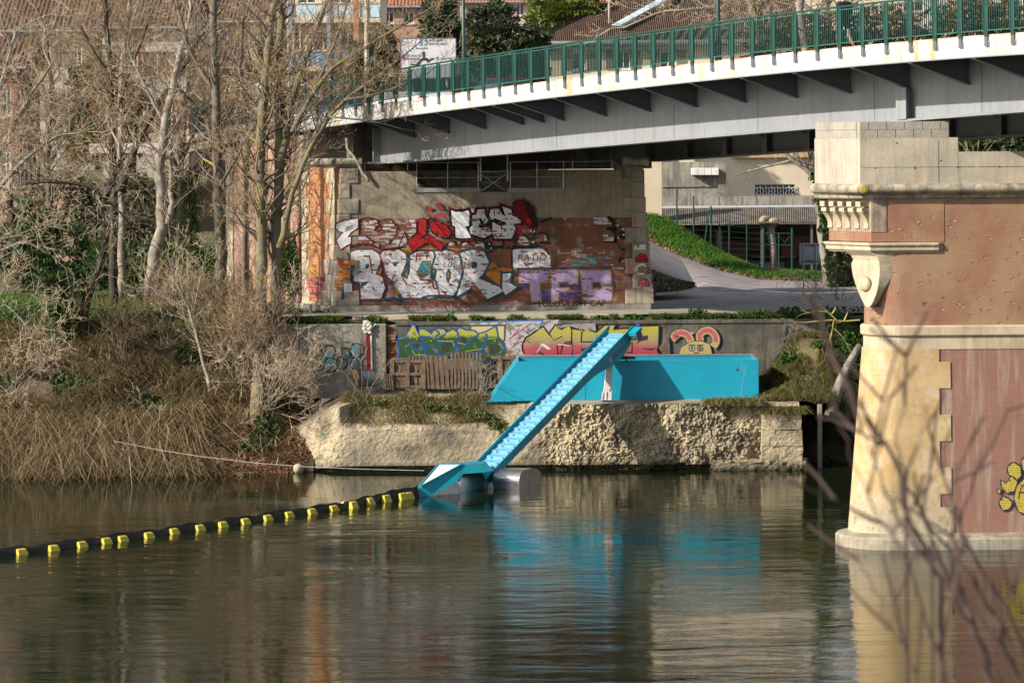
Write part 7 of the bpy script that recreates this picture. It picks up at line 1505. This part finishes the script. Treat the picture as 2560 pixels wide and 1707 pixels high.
# right-hand background
HY_ = 168
rh = house('tiled_house', 'long pale house with a brown tiled roof behind the railing', 'house', 1376, 2000, 112, HY_, CREAM_B, 12, None, None, None, [(1430, 132, 1465, 175), (1540, 128, 1575, 175), (1650, 128, 1690, 175)], WHITE, SHUT_G)
a, c = P(1334, 106, HY_ - .5), P(2010, 106, HY_ - .5); b = MB(); zt = a.z; n_ = 260
def rz(u, v): return zt + 4.3 * v * min(1, (u * 20) / 3 + .0) if False else zt + 4.6 * v
X0, X1 = a.x, c.x
for k in range(n_):
    u0, u1 = k / n_, (k + 1) / n_; o0, o1 = .05 * math.cos(k * math.pi), .05 * math.cos((k + 1) * math.pi)
    xa, xb = X0 + (X1 - X0) * u0, X0 + (X1 - X0) * u1
    va, vb = min(1, (xa - X0) / 6.0), min(1, (xb - X0) / 6.0)
    b.poly([(xa, HY_ - .5, zt + o0), (xb, HY_ - .5, zt + o1), (xb, HY_ - .5 + 8 * vb, zt + 3.4 * vb + o1), (xa, HY_ - .5 + 8 * va, zt + 3.4 * va + o0)])
b.poly([(X0, HY_ - .5, zt), (X0 + 6, HY_ + 6.8, zt + 3.4), (X0, HY_ + 14, zt)])
rf = b.build('roof', ROOF, rh); b = MB(); b.tube([(X0 - .3, HY_ - .6, zt - .08), (X1, HY_ - .6, zt - .02)], .12, 8); b.build('gutter', GALV, rf)
b = MB(); b.box(X0 + .1, X1, HY_ - .4, HY_ - .01, zt - .42, zt - .22); b.build('eaves', BEIGE, rf)
for y_, x0_, x1_ in ((0, 1525, 1600), (1, 1490, 1530)):
    p, q = P(x0_, 95 - 50 * y_, HY_ + 1.5), P(x1_, 60 - 40 * y_, HY_ + 4); 
b = MB(); q0, q1 = Vector((P(1530, 70, HY_).x, HY_ + .6, zt + 3.4 * 1.8 / 8 + .1)), Vector((P(1720, 0, HY_).x, HY_ + 6.0, zt + 3.4 * 7.2 / 8 + .1)); b.obox(q0, q1 - q0, (.5, 0, 0), (0, 0, .06)); b.build('flashing', BLU_L, rf)
house('pink_house', 'pale pink house with wavy red tile eaves above tiled house', 'house', 1485, 1790, 8, 205, PINKW, 9, None, 1.5, ROOF_R, [(1530, 14, 1552, 40), (1700, 14, 1722, 40)], WHITE)
house('corner_house', 'pink gable end with red tiles behind the dark trees', 'house', 1150, 1335, 6, 214, PINKW, 9, None, 1.5, ROOF_R, [(1180, 12, 1200, 40), (1290, 8, 1310, 40)], WHITE)
house('rear_house', 'red tiled house glimpsed between conifer and apartment block', 'house', 930, 1080, 18, 205, BRICK_PINK, 9, None, 2.0, ROOF_R, [(960, 30, 985, 60), (1010, 30, 1035, 60)], WHITE)
house('hill_house', 'tall pale house behind the plane trees at top right', 'house', 2010, 2600, -40, 200, CREAM_B, 9, None, None, None, [(2100, -20, 2150, 30), (2260, -20, 2310, 30), (2420, -20, 2470, 30)], WHITE)
# under the bridge, right: cream house, grey yard wall, corrugated shed
ch = house('cream_house', 'cream house with a barred window seen below the far girder', 'house', 1640, 2110, 250, 163, CREAM_B, 8, 4.5, None, None, [(1886, 462, 1987, 489), (1690, 335, 1740, 372)], STEEL_D)
b = MB(); 
for k in range(15):
    x = P(1886 + 101 * k / 14, 475, 163).x; z0_, z1_ = P(1900, 489, 163).z, P(1900, 464, 163).z
    if k % 2: b.tube([(x + .05 * math.sin(j * 1.6), 162.9, z0_ + (z1_ - z0_) * j / 8 * .75) for j in range(9)], .022, 5)
    else: b.tube([(x, 162.9, z0_), (x, 162.9, z1_)], .02, 5)
for z in (z0_ + .02, z0_ + (z1_ - z0_) * .75): b.box(P(1886, 475, 163).x, P(1987, 475, 163).x, 162.88, 162.92, z, z + .03)
b.build('window_grille', WHITE, ch)
b = MB(); p, q = P(1830, 395, 162.6), P(2120, 380, 162.6); b.box(p.x, q.x, 162.7, 162.98, p.z, q.z + .1); b.build('band', wallm('tan_band', (.52, .36, .20)), ch)
for x in (1652, 1735, 1935):
    b = MB(); p, q = P(x, 400, 162.8), P(x + 7, 320, 162.8); b.box(p.x, q.x, 162.8, 162.99, p.z, q.z); b.build('pilaster', WHITE, ch)
b = MB(); p, q = P(1690, 400, 162.9), P(1735, 375, 162.9); b.box(P(1655, 400, 162.9).x, P(1685, 400, 162.9).x, 162.86, 162.99, p.z - .3, q.z); b.build('tan_panel', wallm('tan_panel', (.55, .38, .24)), ch)
b = MB(); a, c = P(1600, 560, 149), P(1655, 398, 149); b.box(a.x, c.x, 149, 149.4, a.z - 1, c.z); tag(b.build('wall_end', M('cream_wall', (.58, .48, .36), (.52, .43, .32), .8, .9, grain=.04), bevel=.02), 'tall smooth cream wall end with hairline crack right of the abutment', 'wall')
STG = M('streaked_grey_wall', (.34, .315, .275), (.22, .205, .18), .9, .95, bump=.3, bscale=10, streak=(.035, .035, .035), sfac=.9)
yw = thing('yard_wall', 'grey streaked concrete yard wall carrying white ducts above corrugated shed', 'wall', P(1800, 540, 152)); b = MB()
for x0_, x1_, y0_, y1_ in ((1655, 1798, 405, 560), (1798, 2060, 489, 560)): p, q = P(x0_, y1_, 152), P(x1_, y0_, 152); b.box(p.x, q.x, 152, 152.3, p.z, q.z)
b.build('wall_body', STG, yw); b = MB(); p, q = P(1796, 560, 151.9), P(1815, 400, 151.9); b.box(p.x, q.x, 151.85, 151.99, P(1796, 482, 151.9).z, q.z); b.build('pillar', CONC, yw); b = MB(); p, q = P(1655, 468, 151.9), P(1790, 464, 151.9); b.box(p.x, q.x, 151.93, 151.998, p.z, q.z); b.build('ledge', STG, yw)
ac = thing('duct', 'row of four white boxy ducts fixed on the grey yard wall', 'duct', P(1730, 440, 151.6))
for k in range(4):
    p, q = P(1728 + 17.2 * k + .8, 438, 151.5), P(1728 + 17.2 * (k + 1), 420, 151.5); b = MB(); b.box(p.x, q.x, 151.45, 151.98, p.z, q.z); b.build('section', WHITE, ac, bevel=.02)
shd = thing('shed', 'open shed with a corrugated grey roof below the yard wall', 'shed', P(1850, 690, 149))
COR = M('corrugated_cement', (.22, .195, .17), (.12, .108, .095), 2.2, .95, bump=.4, bscale=14, streak=(.09, .085, .075), sfac=.4)
b = MB(); pa, pb = P(1650, 563, 148.6), P(2060, 556, 148.6); pc_, pd = P(1650, 521, 151.7), P(2060, 517, 151.7); n_ = 420
for k in range(n_):
    u0, u1 = k / n_, (k + 1) / n_; o0, o1 = .028 * math.sin(k * 1.3), .028 * math.sin((k + 1) * 1.3); b.poly([pa.lerp(pb, u0) + Vector((0, 0, o0)), pa.lerp(pb, u1) + Vector((0, 0, o1)), pc_.lerp(pd, u1) + Vector((0, 0, o1)), pc_.lerp(pd, u0) + Vector((0, 0, o0))])
b.build('roof', COR, shd); b = MB(); p, q = P(1655, 523, 151.7), P(2060, 514, 151.7); b.obox(p, Vector((q.x - p.x, 0, .0)), (0, .12, 0), (0, 0, .14)); b.build('gutter', M('pale_gutter', (.55, .56, .60), None, 1, .5), shd)
b = MB(); p, q = P(1650, 700, 151.6), P(2060, 560, 151.6); b.box(p.x, q.x, 151.6, 151.8, p.z, q.z); b.build('back_wall', M('dark_boards', (.045, .035, .03), (.07, .05, .04), 1.5, .9), shd)
RB_ = M('red_brown_boards', (.13, .055, .04), (.09, .045, .035), 2, .9)
for x0_, x1_, y0_, y1_, m_ in ((1806, 1862, 600, 655, RB_), (1870, 1925, 575, 625, RB_), (1955, 2050, 590, 640, RB_), (1790, 1806, 575, 640, CONC), (1715, 1735, 582, 625, CONC), (1880, 1990, 640, 645, CONC_DARK), (1830, 1960, 655, 672, STEEL_D)):
    p, q = P(x0_, y1_, 151.2), P(x1_, y0_, 151.2); b = MB(); b.box(p.x, q.x, 151.2, 151.4, p.z, q.z); b.build('board', m_, shd)
b = MB()
for x in (1690, 1800, 1905, 2030): p, q = P(x, 700, 148.9), P(x, 560, 148.9); b.box(p.x - .05, p.x + .05, 148.85, 148.95, p.z, q.z)
b.build('post_row', STEEL_D, shd)
# garden fence: green posts, wire, gate
FY = 148.2
gf = thing('garden_fence', 'green steel posts with thin wires in front of the dark shed', 'fence', P(1780, 660, FY)); 
for x, y0_, y1_ in ((1692, 575, 468), (1734, 600, 490), (1777, 620, 515), (1823, 632, 537), (1867, 648, 560), (1760, 612, 568)):
    b = MB(); q = P(x + (12 if x == 1760 else 0), y1_ if x != 1760 else 525, FY); b.tube([P(x, y0_ + 12, FY), q], .035, 8); b.build('post', GREEN, gf)
b = MB()
for k in range(7): y = 560 + 14 * k; b.tube([P(1640, y - 10, FY), P(1735, y, FY), P(1867, y + 8, FY), P(1912, y + 10, FY)], .010, 4)
b.build('wires', GREEN, gf)
gt = thing('garden_gate', 'green barred garden gate in front of the pollarded trunk', 'gate', P(1945, 685, FY))
for x in (1909, 1947, 1980): post('post', x, 690, 570 if x != 1947 else 582, FY, .05 if x != 1947 else .035, GREEN, gt)
for y in (583, 612, 672): b = MB(); b.tube([P(1909, y, FY), P(1980, y + 1, FY)], .028, 8); b.build('rail', GREEN, gt)
b = MB(); b.tube([P(1915, 585, FY), P(1932, 606, FY), P(1947, 590, FY), P(1962, 606, FY), P(1978, 588, FY)], .02, 6); b.build('zigzag', GREEN, gt); b = MB(); p, q = P(1912, 690, FY), P(1977, 673, FY); b.box(p.x, q.x, FY, FY + .03, p.z, q.z); b.build('panel', GREEN, gt)
pt_ = thing('pollard_tree', 'pollarded trunk with a knobbly swollen head behind garden gate', 'tree', P(1935, 670, 149.2)); b = MB(); b.tube([P(1935, 675, 149.2), P(1933, 620, 149.2), P(1926, 570, 149.2), P(1922, 555, 149.2)], [.16, .16, .20, .26], 12); b.build('trunk', BARK_L, pt_, smooth=True)
b = MB()
for k in range(14): b.ball(P(1922 + rnd.uniform(-16, 18), 554 + rnd.uniform(-8, 9), 149.2 + rnd.uniform(-.3, .2)), rnd.uniform(.12, .2))
b.build('crown', M('burr_wood', (.40, .30, .19), (.30, .22, .14), 5, .9, bump=.8, bscale=9), pt_, smooth=True)
# ------------------------------------------------------------------ trees behind
def fulltree(name, lab, x, y, Y, blobs, n, size, pal, seed, trunk=.18, cat='tree'):
    base = P(x, y, Y); base.z = float(ground_z(np.array(base.x), np.array(Y))) - .2; t = thing(name, lab, cat, base); b = MB(); top = P(blobs[0][0], blobs[0][1], Y); b.tube([base, base.lerp(top, .5) + Vector((.2, 0, 0)), top], [trunk, trunk * .7, trunk * .3], 8); b.build('trunk', BARK_D, t)
    s = Y / F; leafcloud('crown', [(tuple(P(bx, by, Y + rnd.uniform(-.6, .6))), (bw * s, bw * s * .8, bh * s)) for bx, by, bw, bh in blobs], n, size, pal, t, seed); return t
fulltree('conifer', 'tall dark green conifer behind the direction sign', 1100, 250, 158, [(1100, 60, 42, 70), (1090, 130, 50, 50), (1105, -10, 36, 60), (1130, 100, 28, 40), (1060, 150, 30, 40)], 9000, .13, [(.03, .07, .02), (.045, .09, .025), (.06, .11, .03)], 70)
fulltree('evergreen_tree', 'dark leafy evergreen tree right of lamp post', 1250, 260, 156, [(1250, 95, 62, 55), (1200, 140, 45, 60), (1290, 150, 50, 60), (1240, 40, 50, 40), (1330, 170, 40, 50), (1190, 60, 30, 40), (1340, 110, 40, 40)], 11000, .13, EVG + [(.10, .085, .05)], 71)
fulltree('evergreen_tree', 'yellow green leafy tree in front of pink house', 1410, 120, 172, [(1410, 35, 60, 40), (1370, 10, 50, 40), (1450, 60, 55, 28), (1350, 55, 40, 30), (1470, 20, 40, 30)], 9000, .13, [(.13, .17, .03), (.17, .20, .04), (.09, .13, .02)], 72)
fulltree('evergreen_tree', 'brownish green tree between apartment block and sign', 940, 260, 160, [(930, 150, 45, 60), (880, 190, 40, 45), (975, 190, 40, 50), (960, 110, 30, 40)], 7000, .13, [(.10, .10, .03), (.14, .12, .04), (.06, .075, .02)], 73)
fulltree('yellow_tree', 'tree with yellow autumn leaves before the ochre house', 672, 260, 172, [(672, 130, 26, 55), (650, 180, 30, 35), (690, 70, 20, 40)], 3000, .12, [(.50, .36, .04), (.42, .30, .05), (.30, .24, .05)], 74)
fulltree('evergreen_tree', 'dark ivy-covered tree low behind the dark slender trunks', 320, 420, 150, [(330, 250, 40, 60), (270, 240, 50, 60), (220, 200, 50, 50), (180, 300, 60, 60), (240, 330, 60, 60), (330, 340, 40, 50)], 9000, .13, EVG + RUST[:1], 75)
fulltree('mossy_bush', 'round mossy green bush left of the twisted pale trunk', 220, 520, 145, [(215, 360, 38, 40), (245, 380, 30, 30), (190, 385, 30, 30)], 3500, .10, [(.14, .14, .02), (.10, .11, .02)], 76, .08, 'bush')
fulltree('ivy_tree', 'tree trunk smothered in dark ivy close behind the pier corner', 2085, 740, 139, [(2085, 640, 22, 70), (2070, 560, 20, 50), (2060, 490, 22, 45), (2050, 440, 22, 30), (2100, 700, 30, 50), (2120, 600, 25, 90), (2140, 720, 35, 70)], 9000, .10, IVY + EVG, 77, .22)
fulltree('ivy_bush', 'dark ivy bush with brown twigs above the right part of pier', 2480, 420, 134, [(2470, 350, 45, 30), (2530, 340, 40, 40), (2420, 365, 35, 18), (2570, 360, 30, 40)], 5000, .09, IVY + EVG + [(.14, .10, .05)], 78, .1, 'bush')
shrub('bare_shrub', 'yellowish brown twigs crossing the ivy bush above the pier', P(2440, 400, 131), 12, 1.9, .02, [(.26, .2, .09), (.30, .23, .11), (.28, .2, .12), (.24, .17, .1)], 79, 1.5, .02, (.3, 0, 0), 3, .7)
shrub('bare_shrub', 'brown tangle of twigs on bank behind pier below ivy trunk', P(2100, 790, 127), 16, 2.0, .018, PAL_DARK, 80, 1.4, .02, (0, 0, 0), 3, .7)
hero('plane_tree', 'plane tree with pale bark and dark drooping twigs before the cream house', [([(2075, 720), (2060, 600), (2048, 480), (2035, 380), (2025, 250), (2010, 100), (1990, -60)], 141, .28, .16), ([(2055, 460), (2010, 420), (1965, 390), (1955, 350), (1935, 330)], 140, .12, .06), ([(1985, 400), (1925, 415), (1870, 428)], 140, .06, .035)], BARK_L, [(.10, .085, .075), (.13, .11, .09), (.13, .10, .08), (.12, .085, .06), (.10, .06, .04)], 81, .55, .35, 2.2, 3, -.06, None, .8, -.15)
hero('plane_tree', 'pale forked plane tree above the railing right of the lamp post', [([(1905, 260), (1900, 120), (1880, 20), (1870, -60)], 150, .26, .16), ([(1925, 130), (1925, 40), (1910, -50)], 150, .14, .1), ([(1900, 100), (1780, 20), (1650, 30), (1560, 70)], 150, .12, .04)], BARK_L, PAL_PALE, 82, .8, .2, 2.6, 3, .02, None, .6)
hero('plane_tree', 'pale plane tree trunk behind the walking person', [([(2075, 200), (2068, 80), (2060, -60)], 146, .22, .16), ([(2070, 60), (1990, 0), (1900, -30)], 146, .1, .05), ([(2070, 40), (2170, -10), (2280, -20)], 146, .1, .05)], BARK_L, PAL_PALE, 83, .8, .15, 2.6, 3, .02, None, .6)
hero('plane_tree', 'pale plane tree behind railing at the right edge', [([(2330, 200), (2340, 60), (2330, -60)], 148, .18, .12), ([(2335, 100), (2420, 20), (2500, -40)], 148, .1, .05)], BARK_L, PAL_PALE, 84, .9, .15, 2.4, 3, .0, None, .6)
cl = [(tuple(P(x, y, 143)), (1.7, .8, .75)) for x, y in [(1960, 130), (2060, 125), (2160, 115), (2270, 110), (2380, 100), (2480, 95), (2570, 90), (2000, 80), (2200, 60), (2420, 45), (2540, 40)]]
tag(leafcloud('hedge', cl, 16000, .11, EVG + RUST[:2] + [(.14, .12, .05)], None, 85), 'brownish green hedge behind the railing on the right', 'hedge')
cl = [(tuple(P(x, y, 139)), (.9, .6, .7)) for x, y in [(40, 590), (120, 560), (190, 540), (260, 500), (330, 470), (400, 520), (240, 580), (310, 570), (380, 600), (180, 470), (90, 500), (420, 470)]]
tag(leafcloud('thicket', cl, 15000, .085, EVG + PAL_DARK[:3] + [(.16, .12, .07)], None, 90), 'dark brownish thicket behind the ivy-clad and twisted trunks', 'thicket', kind='stuff')
gw = thing('garden_wall', 'pinkish brick garden wall with pale coping at left edge behind thicket', 'wall', P(60, 560, 143)); b = MB(); p, q = P(-80, 600, 143), P(200, 470, 143); b.box(p.x, q.x, 143, 143.4, p.z - 1, q.z); b.build('wall_body', BRICK_PINK, gw); b = MB(); b.box(p.x, q.x + .05, 142.9, 143.5, q.z, q.z + .3); b.build('coping', CONC_PALE, gw)
b = MB(); z0_, z1_ = P(60, 445, 143).z, P(60, 385, 143).z
for k in range(16): x = P(20 + 10 * k, 420, 143).x; b.box(x, x + .03, 143.1, 143.13, q.z + .3, z1_)
b.box(P(18, 420, 143).x, P(176, 420, 143).x, 143.09, 143.14, z1_, z1_ + .05); b.build('balustrade', STEEL_D, gw)
# overhead wires
for k, (y0_, y1_) in enumerate(((12, 44), (22, 58), (30, 62))):
    b = MB(); p, q = P(1040, y0_, 150), P(1560, y1_, 158); b.tube([p.lerp(q, j / 10) - Vector((0, 0, .5 * math.sin(math.pi * j / 10))) for j in range(11)], .012, 4)
    tag(b.build('overhead_wire', STEEL_D), 'thin dark wire crossing before the dark evergreen trees', 'wire', 'overhead wires')
for x, lab in ((917, 'pale concrete utility pole left of direction sign'), (1523, 'thin pale pole standing on the brown tiled roof')):
    b = MB(); b.tube([P(x, 250 if x < 1000 else 68, 150 if x < 1000 else 170), P(x, -40, 150 if x < 1000 else 170)], .11 if x < 1000 else .06, 8); tag(b.build('utility_pole', CONC_PALE), lab, 'pole')
# ------------------------------------------------------------------ cars on the approach, mostly behind the railing
def car(lab, tt, off, m, rev=False):
    e = edge(tt, off, ztop(tt) - .03 if tt < TL else zc(tt)); t = thing('parked_car', lab, 'car', e, None); d = Vector((UX, UY, 0)) * (-1 if rev else 1); s = Vector((d.y, -d.x, 0)); up = Vector((0, 0, 1))
    def pt(l, w, h): return e + d * l + s * w + up * h
    prof = [(-2.0, .35), (-2.05, .75), (-1.85, .95), (-1.0, 1.0), (1.0, 1.0), (1.95, .85), (2.05, .55), (2.0, .3)]
    b = MB(); b.prism([pt(l, -.85, h) for l, h in prof], s * 1.7); b.build('body', m, t, bevel=.06)
    b = MB(); b.loft([[pt(-1.6, -.78, .98), pt(1.3, -.78, .98), pt(.6, -.62, 1.48), pt(-1.2, -.62, 1.48)], [pt(-1.6, .78, .98), pt(1.3, .78, .98), pt(.6, .62, 1.48), pt(-1.2, .62, 1.48)]]); b.build('windows', GLASS, t)
    b = MB(); b.obox(pt(-1.22, -.64, 1.475), d * 1.85, s * 1.28, up * .05); b.build('roof', m, t, bevel=.03)
    for l in (-1.3, 1.3):
        for w in (-.86, .70):
            b = MB(); b.tube([pt(l, w, .32), pt(l, w + .17, .32)], .32, 18); wh = b.build('wheel', RUB, t); b = MB(); b.tube([pt(l, w - .01, .32), pt(l, w + .18, .32)], .19, 12); b.build('rim', GALV, wh)
    TLm = M('tail_light', (.5, .02, .02), None, 1, .3); HLm = M('head_light', (.7, .7, .7), None, 1, .1)
    for w in (-.75, .55): b = MB(); b.obox(pt(-2.07, w, .7), d * .05, s * .2, up * .2); b.build('tail_light', TLm, t); b = MB(); b.obox(pt(1.98, w, .55), d * .08, s * .22, up * .16); b.build('headlight', HLm, t)
    b = MB(); b.obox(pt(-2.09, -.26, .5), d * .03, s * .52, up * .11); b.build('number_plate', WHITE, t)
car('white car on bridge half hidden by railing below the direction sign', t_of(1035, 230, 5.0), 5.0, M('white_car_paint', (.62, .63, .66), None, 1, .25, 0, .5, grain=0))
car('red car on bridge behind railing left of the dark trees', t_of(1255, 195, 9.5), 9.5, M('red_car_paint', (.40, .02, .02), None, 1, .25, 0, .5, grain=0))
car('silver blue van-like car on approach behind lichened trunks', t_of(830, 290, 5.2), 5.2, M('silver_car_paint', (.42, .46, .52), None, 1, .25, .3, .5, grain=0))
